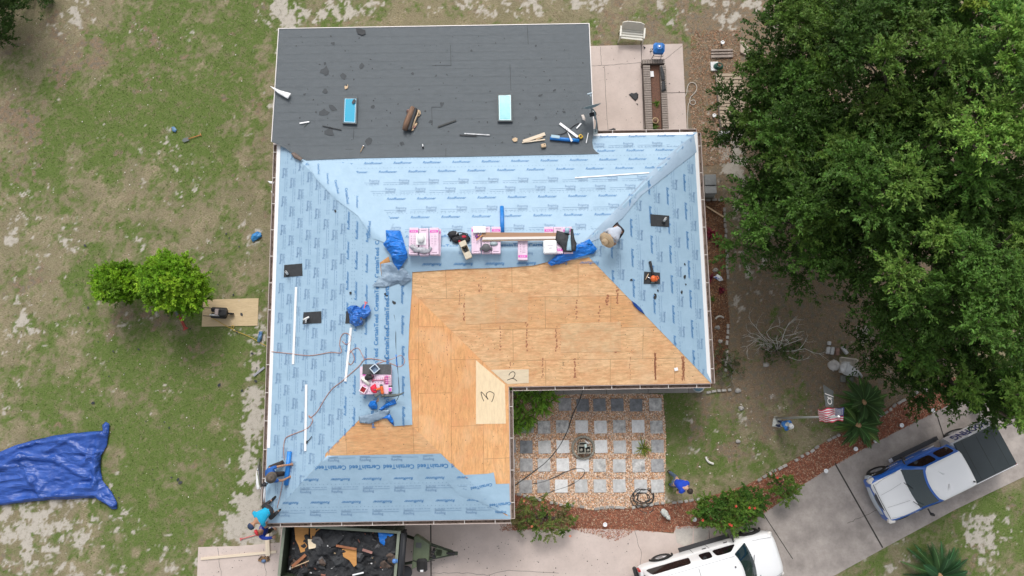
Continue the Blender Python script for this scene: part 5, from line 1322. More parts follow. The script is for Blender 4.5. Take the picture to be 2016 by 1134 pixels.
tag(MB().tube([q,q2], .055, 16).tube([q+(q-q2).normalized()*.003, q+(q2-q).normalized()*.01], .02, 8, 1).build('paper_roll', [mat('cream', (.78,.78,.70), .6), blk]), 'cream paper roll on the left of the west stack', 'roll')
tl = MB().ball((0,0,.07), (.14,.10,.08), 0, 10, 7, jit=.6, seed=3).ball((.12,.03,.06), (.07,.06,.05), 1, 8, 6).tube([(-.15,0,.05),(-.05,.1,.1),(.1,.08,.12)], .018, 6); put(tl, 'tool_pouch', [blk, mat('maroon', (.10,.02,.05), .6)], 727, 743, TOPE, 'small black tool pouch beside the cream roll', 'tool pouch')
tarp('red_cloth', [(729,763),(733,759),(739,755),(743,765),(742,773),(736,774),(731,770)], None, 'bright red crumpled cloth next to the orange nail gun', 'cloth', mat('bright_red', (.72,.02,.06), .6), .05, .07, 5, .4, 1.5, 9, zz=TOPE+.02)
ng = thing('nail_gun', 'orange and grey nail gun lying on the west shingle stack', 'nail gun', at(753,768,TOPE), R_(-80))
orm = mat('tool_orange', (.72,.14,.03), .4); gym = mat('tool_grey', (.12,.14,.13), .5)
MB().box((0,0,.08), (.30,.10,.13), 0, 0, ch=.03).build('body', [orm], ng); MB().box((-.06,-.12,.07), (.08,.20,.07), .1, 0, ch=.02).build('handle', [orm], ng)
MB().box((.1,-.14,.05), (.08,.34,.06), .5, 0, ch=.01).tube([(-.06,-.22,.07),(-.06,-.3,.07)], .02, 8).build('magazine', [gym], ng); MB().tube([(.14,0,.08),(.24,0,.08)], .03, 10).ball((-.17,0,.08), (.05,.06,.06)).build('nose', [gym], ng)
ng2 = MB().box((0,0,.06), (.13,.18,.12), 0, 0, ch=.03).box((0,0,.125), (.09,.12,.01), 0, 1, ch=.003).box((0,.12,.05), (.12,.05,.06), 0, 2).box((0,-.11,.05), (.12,.05,.06), 0, 2)
put(ng2, 'nail_coil_box', [pinkw, mag, blk], 769, 767, TOPE, 'small pink and black box right of the orange nail gun', 'box')
cn = MB().tube([(-.42,0,.05),(-.2,.02,.06),(.1,0,.06),(.3,.03,.06),(.42,.08,.05)], [.03,.05,.05,.03,.015], 8).box((0,.03,.08), (.3,.05,.05), .05, 0, ch=.01); put(cn, 'caulk_gun', [gym], 773, 779, TOPE-.05, 'black caulk gun jutting over the lower edge of the west stack', 'tool', R_(4))
fk = thing('garden_fork', 'red handled fork lying across the west shingle stack', 'fork', at(757,748,TOPE), R_(0))
redh = mat('handle_red', (.55,.07,.06), .5); pkh = mat('handle_pink', (.62,.18,.28), .5)
def fork(t, L=.55, hm=redh, tines=4, wid=.24, tm=None):
    MB().tube([(-L,0,.03),(0,0,.03)], .016, 8).build('handle', [hm], t)
    MB().tube([(-L,-.06,.03),(-L,.06,.03)], .016, 8).tube([(-L+.1,0,.03),(-L,-.05,.03)], .011, 6).tube([(-L+.1,0,.03),(-L,.05,.03)], .011, 6).build('grip', [hm], t)
    m_ = MB().tube([(0,-wid/2,.03),(0,wid/2,.03)], .014, 6)
    for k in range(tines): y = -wid/2+wid*k/(tines-1); m_.tube([(0,y,.03),(.14,y,.02),(.26,y,.03)], [.011,.010,.004], 6)
    m_.build('tines', [tm or hm], t)
fork(fk, .42, pkh, 4, .22)
# hose reel-like coils and cords on roof
def cord(pts, r, lab, m_, name='air_hose', cat='hose', fn=RF, n_=6, group=None, h0=None, sm=True):
    P = smooth_px(pts, n_) if sm else pts; f_ = {id(RF):roofz, id(AD):onz}.get(id(fn), flat)
    Q = [fn(px, py, 0) if fn is not G else G(px, py, 0) for px, py in P]
    Q = [Vector((q.x, q.y, max(f_(q.x,q.y) if inside(q.x,q.y,[tuple(v_) for v_ in per]) or fn is not RF else 0, 0)+r+(h0 if h0 is not None else .02))) for q in Q]
    c = Q[0].copy(); o = MB().tube([q-c for q in Q], r, 6).build(name, [m_], loc=c); return tag(o, lab, cat, group)
orh = mat('hose_orange', (.50,.24,.17), .6)
cord([(531,692),(570,696),(610,700),(650,694),(672,694),(669,678),(672,662),(680,656),(690,661),(690,672),(682,678),(674,672)], .012, 'thin orange air hose running in from the west eave to a small loop', orh)
cord([(718,708),(713,698),(706,686),(696,688),(684,704),(690,718),(698,706),(690,690),(687,700)], .011, 'small coil of orange hose beside the right white strip', orh)
cord([(741,717),(755,712),(775,706),(790,700),(797,712),(788,722),(775,718),(760,712),(745,708),(720,707),(706,722),(688,738),(672,752),(655,765),(640,785),(625,810),(612,822),(608,818),(616,826),(611,838),(600,846),(585,852),(570,858),(562,864),(559,880),(560,905)], .013, 'long orange air hose snaking from the west stack down towards the corner', orh)
cord([(557,948),(552,975),(546,1000)], .010, 'short red hose running down to the man in the cyan shirt', orh)
cord([(776,620),(779,640),(780,690),(783,725),(786,770),(783,785),(775,795)], .012, 'black cord lying on the flap beside the west stack', blk, cat='cord', name='power_cord')
cord([(780,698),(782,722)], .02, 'short blue strap on the black cord beside the west stack', bt_m, cat='strap', name='strap', n_=3)
# white metal strips lying on the west slope
for (a, b_, lab) in (((583,565),(577,717),'upper left long white metal strip near the west eave'),((691,645),(680,751),'white metal strip below the crumpled tarp with the red fork'),((603,757),(601,888),'lower white metal strip near the kneeling man'),((1132,350),(1278,340),'white metal strip lying across the north slope near the right hip')):
    plank(a, b_, .10 if a[0] < 1000 else .05, .006, lab, [wm], RF, 'metal strip', 'metal_strip', lift=.035)
pb = MB().tube([(-.12,.06,.02),(0,0,.02),(.16,-.05,.02)], .014, 6).box((-.11,.05,.02), (.1,.05,.02), .4, 0)
putR(pb, 'hammer_tacker', [blk], 609, 866, 'black hand tool beside the lower white strip', 'hand tool', R_(65), lift=.03)
tarp('crumpled_tarp', [(684,606),(692,602),(703,602),(710,606),(716,600),(726,601),(731,612),(729,620),(718,629),(714,640),(700,644),(690,636),(688,620)], RF, 'crumpled royal blue tarp half covering a black flashing', 'tarp', crinkle(mat('tarp_royal', (.02,.10,.42), .35, col2=(.04,.2,.62), vs=5), 7, 1, .06), .09, .26, 2.8, .8, 1.5, 22, .05, edge=.15, wob=.02, smooth=False)
q = RF(711,627,.22); fk = thing('garden_fork', 'red handled fork lying on the crumpled royal blue tarp', 'fork', q); fk.rotation_euler = (0,.1,R_(-108)); fork(fk, .62, mat('handle_coral', (.70,.16,.16), .5), 5, .26, gym)
bl = thing('leaf_blower', 'orange leaf blower with black tube on the right black flashing', 'leaf blower', RF(1285,550,.04), R_(92))
MB().ball((0,0,.13), (.13,.11,.11), 0, 14, 10).box((-.02,-.10,.12), (.16,.10,.14), 0, 0, ch=.03).build('body', [orm], bl)
MB().tube([(-.05,-.12,.2),(0,-.19,.22),(.08,-.15,.2),(.07,-.06,.19)], .018, 8).build('handle', [orm], bl)
MB().tube([(.08,.0,.12),(.25,.0,.10),(.40,.02,.08),(.68,.06,.06)], [.05,.045,.045,.055], 12).build('blower_tube', [blk], bl)
MB().box((-.13,.02,.1), (.06,.14,.12), 0, 0, ch=.02).build('engine_cover', [gym], bl)
hk = MB().tube([(-.13,-.02,.03),(.13,.02,.03)], .016, 8, 1).tube([(0,0,.03),(.12,-.42,.03)], .012, 8, 0); putR(hk, 't_handled_tool', [chrome, lum], 1273, 545, 'wooden handled tool with a thin metal shaft beside the leaf blower', 'hand tool', R_(50), lift=.05)
put_s = [(1342,575),(1350,560),(1348,545),(1243,551),(1290,580),(1295,572),(780,640),(745,430),(660,415),(760,580),(1348,520),(1290,585),(776,596),(1284,758),(690,577)]
for i, (px, py) in enumerate(put_s):
    if py > 740: continue
    c = RF(px, py, .03); P = scrap_poly(0, 0, rs.uniform(.03,.07), 1.5); o = MB().prism(P, 0, .008).build('felt_scrap', [feltb], loc=c); o.rotation_euler = slope_rot(c.x, c.y, roofz)
    tag(o, 'tiny black felt scrap on the blue underlayment', 'felt scrap', 'tiny black scraps on the underlayment')
c = RF(1331,727,.02); tag(MB().box((0,0,.01), (.14,.12,.02), .2, 0, ch=.006).build('paper_tag', [wm], loc=c), 'small white paper on the bare plywood near the right corner', 'paper')
tarp('blue_edge_strip', [(1243,592),(1252,598),(1262,608),(1270,620),(1258,612),(1248,602)], RF, 'thin dark blue sheet edge tucked along the plywood hip', 'plastic sheet', mat('tarp_navy', (.01,.06,.28), .4), .06, .05, 3, .8, 2, 3, .03)
tarp('cyan_tape', [(599,1024),(611,1024),(611,1029),(599,1029)], None, 'small cyan tape patch on the south gutter', 'tape', mat('cyan', (.02,.45,.55), .4), .05, .0, 1, 0, 1, 1, zz=2.715)

# ---------------- on the dark extension roof
lg = thing('bark_bundle', 'rolled bundle of torn shingle and brown bark like felt on the dark roof', 'debris bundle', AD(808,236,.03)); lg.rotation_euler = slope_rot(0,12,onz,R_(72))
brk = mat('bark_brown', (.28,.16,.10), .85, col2=(.12,.08,.06), vs=3, stretch=(.5,6,1), bump=.6, bs=40)
MB().tube([(-.52,.05,.10),(-.2,.06,.12),(.2,.05,.12),(.50,.05,.10)], [.10,.13,.12,.09], 9).build('roll', [brk], lg)
MB().box((0,-.11,.09), (1.0,.13,.16), .05, 0, ch=.03).build('roll', [feltb], lg)
MB().box((.05,-.2,.05), (.8,.05,.09), -.05, 0, ch=.01).build('splinter', [lum], lg)
for k in range(9):
    a, b_ = rs.uniform(-.4,.4), rs.choice((-.22,.2)); MB().prism(scrap_poly(a, b_, rs.uniform(.05,.1), 1.6), .01, .03).build('splinter', [rs.choice((lum, mat('pinkish', (1,1,1)), feltb))], lg)
hmr = thing('hammer', 'small wooden handled hammer on the dark roof', 'hammer', AD(713,293,.03)); hmr.rotation_euler = slope_rot(0,10,onz,R_(68))
MB().tube([(-.16,0,.02),(.13,0,.02)], [.018,.013], 8).build('handle', [lum], hmr); MB().tube([(.13,-.06,.02),(.13,.06,.02)], .02, 8).build('head', [chrome], hmr)
plank((862,250),(898,237), .06, .02, 'dark flat bar slanting on the dark roof right of the bark bundle', [mat('bar_dark', (.03,.035,.035), .6)], AD, 'flat bar', 'flat_bar', lift=.02)
plank((635,248),(672,256), .03, .02, 'thin dark bar below the left skylight', [feltb], AD, 'flat bar', 'flat_bar', lift=.02)
plank((905,266),(938,268), .05, .012, 'thin black strip beside the silver trim left of centre', [feltb], AD, 'strip', 'metal_strip', lift=.02)
plank((914,263),(964,266), .045, .015, 'crumpled silver trim strip on the dark roof', [mat('silver_trim', (.5,.52,.54), .35, var=.5, vs=20)], AD, 'metal strip', 'metal_strip', lift=.03)
plank((1030,279),(1073,264), .13, .04, 'wide pale timber offcut on the dark roof', [lump], AD, 'timber', 'timber_offcut', lift=.02, ch=.005)
plank((1028,281),(1073,275), .05, .03, 'narrow pale timber strip beneath the wide offcut', [lump], AD, 'timber', 'timber_offcut', lift=.02)
plank((1055,275),(1068,270), .04, .02, 'short brown splinter between the two timber offcuts', [lum], AD, 'timber', 'timber_offcut', lift=.03)
putR(MB().prism(scrap_poly(0,0,.10,1.1,9,0,.25),0,.02), 'wood_chip', [lum], 1014, 275, 'round tan wood chip left of the timber offcuts', 'wood chip', 0, AD)
putR(MB().box((0,0,.05), (.19,.15,.10), .2, 0, ch=.015).box((.03,.02,.1), (.05,.03,.01), .8, 1), 'wood_block', [lum, blk], 1070, 288, 'square wooden block below the timber offcuts', 'wood block', 0, AD)
putR(MB().prism(scrap_poly(0,0,.08,1.4,6,1.1,.2),0,.02).prism(scrap_poly(.01,.06,.05,1,6,0,.3),.0,.025,1), 'wood_chip', [lum, feltd], 682, 171, 'small tan wood chip above the left skylight', 'wood chip', 0, AD)
plank((1102,243),(1140,272), .10, .02, 'crumpled white metal flashing slanting on the dark roof', [mat('flash_white', (.80,.80,.82), .35, col2=(.18,.18,.2), vs=9, contrast=(.38,.45))], AD, 'metal flashing', 'metal_flashing', lift=.03)
tarp('white_triangle', [(1117,259),(1128,277),(1124,280)], AD, 'narrow white plastic triangle lying over the blue roll', 'plastic sheet', wm, .08, .02, 2, 0, 1, 4, .17)
plank((1085,268),(1102,270), .12, .012, 'pale blue plastic sheet on the left end of the blue roll', [lbm], AD, 'plastic sheet', 'plastic_sheet', lift=.15)
plank((1135,253),(1144,243), .05, .02, 'small white metal clip right of the crumpled flashing', [wm], AD, 'metal clip', 'metal_clip', lift=.03)
plank((1154,282),(1158,262), .03, .02, 'thin white strip near the right edge of the dark roof', [wm], AD, 'metal strip', 'metal_strip', lift=.03)
plank((590,243),(609,240), .05, .02, 'short white strip on the left of the dark roof', [wm], AD, 'metal strip', 'metal_strip', lift=.03)
cord([(598,250),(603,246),(606,241),(611,240)], .012, 'curled grey wire by the short white strip', gym, 'wire', 'wire', AD)
cord([(1098,266),(1112,262),(1130,248),(1140,243)], .014, 'dark strap running under the crumpled white flashing', blk, 'strap', 'strap', AD)
tp_ = thing('yellow_tape_measure', 'yellow and black tape measure at the right end of the blue roll', 'tape measure', AD(1143,270,.03)); tp_.rotation_euler = slope_rot(2.8,11,onz,R_(-50))
MB().box((0,0,.05), (.17,.15,.10), 0, 0, ch=.025).build('case', [mat('yellow_plastic', (1,1,1))], tp_); MB().box((0,.0,.102), (.08,.08,.006), 0, 0, ch=.002).box((.0,-.1,.04), (.12,.06,.06), 0, 0, ch=.01).build('grip', [blk], tp_)
putR(MB().tube([(0,-.07,.03),(.02,.0,.05),(.0,.07,.03)], .02, 6).ball((.02,-.06,.03), .04, 1), 'small_fitting', [wm, blk], 832, 288, 'small black and white fitting lying below the bark bundle', 'fitting', 0, AD)
putR(MB().prism(scrap_poly(0,0,.14,1.6,7,-.5,.3),0,.015), 'felt_scrap', [feltb], 710, 62, 'black felt scrap at the top edge of the dark roof', 'felt scrap', 0, AD)
putR(MB().prism(scrap_poly(0,0,.07,1.8,6,1.2,.2),0,.012), 'felt_scrap', [feltd], 697, 199, 'grey felt scrap stuck on the left skylight', 'felt scrap', 0, AD, lift=.13)
# white strip caught over the west edge
tarp('white_flashing_cone', [(531,169),(551,178),(573,184),(567,195),(548,184)], AD, 'pointed white flashing sticking out over the west edge', 'flashing', wm, .1, .03, 1.5, 0, 1, 2, .12)
for (pts, z, lab) in (([(527,356),(540,358),(541,363),(531,361)], 2.6, 'upper white splinter sticking out from the west gutter'), ([(533,375),(539,382),(538,388)], 2.6, 'lower white splinter sticking out from the west gutter')):
    tarp('white_splinter', pts, None, lab, 'splinter', wm, .1, .01, 1, 0, 1, 2, zz=z)
tarp('corner_flashing', [(573,302),(580,300),(597,313),(592,317),(580,312)], RF, 'bent brown flashing where the dark roof meets the west slope', 'flashing', mat('rust', (.16,.12,.10), .7, var=.4, vs=8), .08, .08, 2, .6, 2, 3, .09)
# satellite dish
dsh = thing('satellite_dish', 'grey satellite dish on a bent mast at the right edge of the dark roof', 'satellite dish', AD(1165,252,0))
dgm = mat('dish_grey', (.22,.27,.28), .5, coat=.1)
rot = Matrix.Rotation(R_(14),3,'Z') @ Matrix.Rotation(R_(-74),3,'X')
m_ = MB(); m_.lathe((-.05,.52,.75), [(.001,.0),(.15,.01),(.28,.04),(.36,.075),(.37,.08),(.36,.09),(.28,.06),(.001,.02)], 28, 0, rot=rot, sy=.85)
m_.build('dish', [dgm], dsh)
MB().tube([(.14,-.18,.0),(.16,.08,.35),(.05,.42,.65),(-.04,.5,.74)], .028, 8).tube([(-.04,.5,.74),(-.02,.42,.58),(.1,.2,.38)], .016, 6).box((.14,-.16,.02), (.16,.22,.02)).build('mast', [dgm], dsh)
MB().tube([(-.05,.45,.55),(-.12,.8,.95),(-.16,.98,1.0)], .015, 6).build('feed_arm', [dgm], dsh); MB().box((-.16,1.0,1.0), (.2,.05,.07), .25, 0, ch=.01).ball((-.12,.93,.97), .04).build('receiver', [mat('lnb', (.45,.55,.62), .4)], dsh)
MB().box((0,.36,.52), (.26,.14,.14), .2, 0, ch=.02).build('bracket', [blk], dsh)
tarp('hanging_felt', [(1165,256),(1172,254),(1176,240),(1178,258),(1176,270),(1170,272)], None, 'grey brown felt flap hanging off the roof edge below the dish', 'roofing felt', mat('felt_brown', (.10,.09,.085), .8, var=.2, vs=5), .08, .05, 2, 1.2, 2, 5, zz=2.7)
tarp('white_wrap', [(1144,227),(1149,226),(1152,233),(1152,239),(1147,236)], None, 'white torn wrapper beside the dish bracket', 'wrapper', mat('wrapper', (.7,.62,.56), .6), .05, .07, 4, 1, 1.5, 5, zz=3.1)
# ladder and rails at the south-west corner
ld = thing('extension_ladder', 'white ladder top and rail leaning on the south west eave', 'ladder', G(508,938,0))
def wl(o): return o
tp1, tp2 = G(507,925,2.9), G(513,962,2.7); base1, base2 = G(511,902,0), G(520,952,0)
L0 = Vector(ld.location); m_ = MB(); m_.tube([base1-L0, tp1-L0], .035, 6).tube([base2-L0, tp2-L0], .035, 6); m_.build('rail', [alloy], ld)
m_ = MB()
for k in range(1,11): t = k/11; m_.tube([base1.lerp(tp1,t)-L0, base2.lerp(tp2,t)-L0], .02, 6)
m_.build('rungs', [alloy], ld)
P = [G(px,py,z)-L0 for px,py,z in ((519,988,2.95),(520,975,3.05),(522,950,3.15),(524,940,3.2),(530,934,3.15),(535,933,3.0))]
MB().tube(P, .032, 10).build('grab_rail', [wm], ld)
m_ = MB().ball(G(521,954,3.2)-L0, (.10,.08,.06), 0, 8, 6, jit=.6).tube([G(516,957,3.1)-L0, G(527,952,3.1)-L0], .03, 6); m_.build('clamp', [blk], ld)
tarp('white_debris', [(505,926),(508,940),(512,962),(506,964),(504,948)], None, 'narrow white board standing against the ladder at the corner', 'board', wm, .1, .03, 2, 1.2, 2, 3, zz=.4)

# ================================================================ PEOPLE
skin = mat('skin', (.42,.22,.13), .55); skin2 = mat('skin_light', (.52,.31,.21), .55)
def skinmesh(name, nodes, edges, mats, parent, sub=1, root=0):
    me = bpy.data.meshes.new(name); me.from_pydata([n_[0] for n_ in nodes], edges, [])
    o = bpy.data.objects.new(name, me); COL.objects.link(o)
    md = o.modifiers.new('k','SKIN'); md.use_smooth_shade = True
    if not me.skin_vertices: 
        pass
    for i, n_ in enumerate(nodes):
        sv = me.skin_vertices[0].data[i]; r_ = n_[1]; sv.radius = (r_, r_) if not hasattr(r_,'__len__') else r_; sv.use_root = (i == root)
    s_ = o.modifiers.new('s','SUBSURF'); s_.levels = sub; s_.render_levels = sub
    dg = bpy.context.evaluated_depsgraph_get(); m2 = bpy.data.meshes.new_from_object(o.evaluated_get(dg)); bpy.data.objects.remove(o); bpy.data.meshes.remove(me)
    m2.name = name; m2.materials.clear()
    for m in mats: m2.materials.append(m)
    for p in m2.polygons: p.use_smooth = True
    return obj(name, m2, parent)
def person(lab, loc, rz, J, shirt, pants, shoes, skn, hat=None, hair=None, sleeve=.45, gloves=None, scale=1.0, name='person', cat='person', belt=None):
    """J: joints (x forward, y left, z up): pel chest neck head; sL eL hL / sR eR hR; pL kL aL / pR kR aR; face = direction of the face"""
    t = thing(name, lab, cat, loc, rz); t.scale = (scale*1.1,)*3
    V = {k: Vector(q) for k, q in J.items()}
    fdir = V['face'].normalized(); up = (V['head']-V['neck']).normalized(); sidev = up.cross(fdir).normalized()
    N = []; E = []
    def nd(p, r_): N.append((tuple(p), r_)); return len(N)-1
    pel = nd(V['pel'], .12); ch = nd(V['pel'].lerp(V['chest'],.55), .125); cs = nd(V['chest'], .135); nk = nd(V['neck'], .06)
    hd1 = nd(V['neck'].lerp(V['head'],.45), .075); hdn = nd(V['head'], .098); top = nd(V['head']+up*.09, .078)
    E += [(pel,ch),(ch,cs),(cs,nk),(nk,hd1),(hd1,hdn),(hdn,top)]
    nose = nd(V['head']-up*.015+fdir*.105, .014); E.append((hdn,nose))
    chin = nd(V['head']-up*.075+fdir*.055, .04); E.append((hd1,chin))
    for s_ in (1,-1): e_ = nd(V['head']+sidev*s_*.095, .016); E.append((hdn,e_))
    for s_ in ('L','R'):
        a = nd(V['s'+s_], .062); b_ = nd(V['s'+s_].lerp(V['e'+s_],.5), .05); c = nd(V['e'+s_], .042); d = nd(V['e'+s_].lerp(V['h'+s_],.45), .038); e = nd(V['h'+s_], .027)
        E += [(cs,a),(a,b_),(b_,c),(c,d),(d,e)]
        fd = (V['h'+s_]-V['e'+s_]).normalized(); sd = fd.cross(Vector((0,0,1)));
        sd = sd.normalized() if sd.length > .1 else Vector((0,1,0)); dn = fd.cross(sd).normalized()
        if dn.z > 0: dn = -dn
        pm = nd(V['h'+s_]+fd*.06, (.040,.022)); E.append((e,pm))
        for k, (of, ln) in enumerate(((-.033,.068),(-.011,.080),(.011,.076),(.033,.060))):
            f1 = nd(V['h'+s_]+fd*.095+sd*of, .010); f2_ = nd(V['h'+s_]+fd*(.095+ln*.55)+sd*of*1.15+dn*.012, .009); f3 = nd(V['h'+s_]+fd*(.095+ln*.8)+sd*of*1.2+dn*.035, .008)
            E += [(pm,f1),(f1,f2_),(f2_,f3)]
        th = nd(V['h'+s_]+fd*.05-sd*.045*(1 if s_=='L' else -1), .012); t2 = nd(V['h'+s_]+fd*.085-sd*.062*(1 if s_=='L' else -1)+dn*.015, .010); E += [(e,th),(th,t2)]
        p0 = nd(V['p'+s_], .095); p1 = nd(V['p'+s_].lerp(V['k'+s_],.5), .078); k0 = nd(V['k'+s_], .058); k1 = nd(V['k'+s_].lerp(V['a'+s_],.4), .056); an = nd(V['a'+s_], .038)
        E += [(pel,p0),(p0,p1),(p1,k0),(k0,k1),(k1,an)]
    skinmesh('body', N, E, [skn], t, 1)
    # shirt
    N = []; E = []
    b0 = nd(V['pel'].lerp(V['chest'],-.05), .165); b1 = nd(V['pel'].lerp(V['chest'],.5), .172); b2 = nd(V['chest'], .180); b3 = nd(V['chest'].lerp(V['neck'],.75), .09)
    E += [(b0,b1),(b1,b2),(b2,b3)]
    for s_ in ('L','R'):
        a = nd(V['s'+s_], .080); E.append((b2,a)); m0 = V['s'+s_].lerp(V['e'+s_], min(1, sleeve)); b_ = nd(m0, .064); E.append((a,b_))
        if sleeve > 1: c = nd(V['e'+s_].lerp(V['h'+s_], sleeve-1), .045); E.append((b_,c))
    sh = skinmesh('shirt', N, E, [shirt], t, 1)
    N = []; E = []
    b0 = nd(V['pel'], .150); b1 = nd(V['pel'].lerp(V['chest'],.12), .14); E.append((b0,b1))
    for s_ in ('L','R'):
        p0 = nd(V['p'+s_], .115); p1 = nd(V['p'+s_].lerp(V['k'+s_],.5), .098); k0 = nd(V['k'+s_], .080); an = nd(V['k'+s_].lerp(V['a'+s_],.93), .060); E += [(b0,p0),(p0,p1),(p1,k0),(k0,an)]
    skinmesh('trousers', N, E, [pants], t, 1)
    for s_ in ('L','R'):
        a = V['a'+s_]; d = V.get('f'+s_, Vector((1,0,0))).normalized(); N = [(tuple(a-d*.05-Vector((0,0,.02))), .05), (tuple(a+d*.08-Vector((0,0,.035))), .05), (tuple(a+d*.18-Vector((0,0,.045))), .04)]
        skinmesh('shoe', N, [(0,1),(1,2)], [shoes], t, 1)
    HM = Matrix((fdir, sidev, up)).transposed()
    if hat:
        kind, hm1, hm2 = hat; c = V['head']+up*.045; m_ = MB()
        if kind == 'cap':
            m_.lathe(c, [(.118,-.02),(.120,.02),(.105,.075),(.06,.108),(.001,.118)], 18, 0, rot=HM)
            v0 = [c+HM@Vector((.07+.13*math.cos(a)*1.0, .10*math.sin(a), -.008)) for a in [math.pi*(k/8-.5) for k in range(9)]]
            v1 = [q-up*.012 for q in v0]; m_.add(v0+v1, [tuple(range(9)), tuple(range(17,8,-1))]+[(i,i+9,i+10,i+1) for i in range(8)], 0)
            m_.build('cap', [hm1], t)
        else:
            R0 = .285 if kind == 'straw' else .19
            m_.lathe(c, [(R0,-.035),(R0,-.028),(.135,.0),(.125,.02),(.115,.08),(.085,.115),(.001,.12),(.001,.11)], 28, 0, rot=HM)
            m_.lathe(c, [(.134,.003),(.131,.03)], 28, 1, rot=HM); m_.build('hat', [hm1, hm2 or hm1], t)
    if hair: MB().ball(V['head']+up*.035-fdir*.018, (.115,.108,.105), 0, 14, 10, rot=HM, jit=.12).build('hair', [hair], t)
    if gloves:
        for s_ in ('L','R'): 
            fd = (V['h'+s_]-V['e'+s_]).normalized(); MB().ball(V['h'+s_]+fd*.05, (.06,.05,.05), 0, 10, 8).build('glove', [gloves], t)
    if belt: belt(t, V)
    ey = MB()
    for s_ in (1,-1): ey.ball(V['head']+fdir*.088+sidev*s_*.034+up*.005, .013, 0, 8, 6)
    ey.build('eyes', [mat('eye', (.05,.04,.04), .3)], t)
    mo = MB().ball(V['head']+fdir*.085-up*.055, (.01,.025,.007), 0, 8, 6, rot=HM); mo.build('mouth', [mat('lips', (.30,.10,.08), .5)], t)
    return t
cl = lambda n_, c, v_=.25: mat('cloth_'+n_, c, .85, var=v_, vs=7, bump=.25, bs=25)
# kneeling man with the brown hat, at the blue roll
person('man in a brown hat and blue shirt kneeling beside the blue roll', RF(541,926,.03), R_(8), dict(pel=(-.08,.02,.34), chest=(.10,-.08,.72), neck=(.14,-.12,.86), head=(.20,-.15,1.0), face=(1,-.1,-.8),
    sL=(.14,.12,.74), eL=(.40,.14,.52), hL=(.62,.12,.30), sR=(.16,-.28,.72), eR=(.38,-.34,.46), hR=(.52,-.28,.24), pL=(-.02,.12,.32), kL=(.34,.22,.24), aL=(.30,.26,.05), pR=(-.02,-.12,.32), kR=(.36,-.14,.10), aR=(0,-.14,.05), fL=(1,0,0), fR=(-1,0,0)),
    cl('blue', (.02,.12,.42)), cl('dark', (.04,.032,.03)), cl('black', (.02,.02,.02)), skin, ('brim', cl('hatbrown', (.13,.105,.085)), cl('hatband', (.08,.06,.05))), None, .6)
# cyan shirt man leaning over the corner
person('man in a cyan shirt and navy cap crouching over the south west corner', RF(533,1003,.03), R_(222), dict(pel=(-.14,0,.36), chest=(.30,.02,.50), neck=(.44,.02,.56), head=(.55,.03,.58), face=(.6,0,-1),
    sL=(.30,.21,.50), eL=(.40,.36,.28), hL=(.38,.26,.06), sR=(.30,-.19,.50), eR=(.36,-.33,.30), hR=(.44,-.22,.10), pL=(-.10,.12,.34), kL=(.16,.24,.16), aL=(-.22,.22,.06), pR=(-.10,-.12,.34), kR=(.12,-.24,.12), aR=(-.26,-.20,.06), fL=(-1,0,0), fR=(-1,0,0)),
    cl('cyan', (.01,.38,.62), .15), cl('charcoal', (.035,.035,.04)), cl('black', (1,1,1)), skin, ('cap', cl('navy', (.03,.05,.11)), None), None, .6)
# red cap man below
person('man in a red cap and royal blue shirt standing beside the dump trailer', G(539,1033,.0), R_(-2), dict(pel=(0,0,.92), chest=(.02,0,1.32), neck=(.03,0,1.47), head=(-.02,.02,1.62), face=(.25,.5,.75),
    sL=(.04,.20,1.40), eL=(.26,.24,1.30), hL=(.46,.16,1.42), sR=(.04,-.20,1.40), eR=(.30,-.20,1.42), hR=(.56,-.10,1.72), pL=(0,.10,.90), kL=(.05,.13,.50), aL=(0,.13,.08), pR=(0,-.10,.90), kR=(.03,-.13,.50), aR=(-.05,-.13,.08)),
    cl('royal', (.012,.05,.38)), cl('black', (1,1,1)), cl('black', (1,1,1)), skin, ('cap', cl('redcap', (.60,.05,.06), .15), None), None, 1.9)
# straw hat man, bent over on the ridge
person('man in a wide straw hat and pale grey shirt bending over the north east ridge', RF(1211,463,.02), R_(222), dict(pel=(-.04,0,.80), chest=(.30,.0,1.02), neck=(.44,0,1.04), head=(.56,0,1.00), face=(.5,0,-1),
    sL=(.32,.20,.98), eL=(.40,.26,.70), hL=(.46,.16,.44), sR=(.32,-.20,.98), eR=(.42,-.26,.70), hR=(.48,-.14,.44), pL=(-.04,.11,.80), kL=(.08,.14,.44), aL=(-.08,.15,.08), pR=(-.04,-.11,.80), kR=(.06,-.14,.44), aR=(-.12,-.17,.08)),
    cl('paleshirt', (.50,.55,.64), .1), cl('darkshort', (.03,.025,.03)), cl('maroon', (.10,.015,.02)), skin, ('straw', cl('straw', (.66,.50,.32), .2), cl('strawb', (.40,.28,.16))), None, .55)
# man on the lawn by the pavers
person('man in a bright blue shirt and jeans bending forward at the edge of the pavers', G(1320,943,0), R_(-35), dict(pel=(-.02,0,.90), chest=(.24,.02,1.26), neck=(.33,.02,1.37), head=(.42,.0,1.44), face=(.6,-.3,-1),
    sL=(.26,.21,1.26), eL=(.22,.24,.98), hL=(.18,-.04,.80), sR=(.24,-.19,1.26), eR=(.20,-.30,1.0), hR=(.26,-.20,.78), pL=(-.02,.11,.88), kL=(-.02,.16,.48), aL=(-.22,.20,.08), pR=(-.02,-.11,.88), kR=(.10,-.14,.48), aR=(.06,-.18,.08)),
    cl('brightblue', (.01,.06,.50), .15), cl('jeans', (.08,.12,.18)), cl('black', (1,1,1)), skin2, None, mat('hair_dark', (.03,.02,.015), .7), .5, cl('black', (1,1,1)))
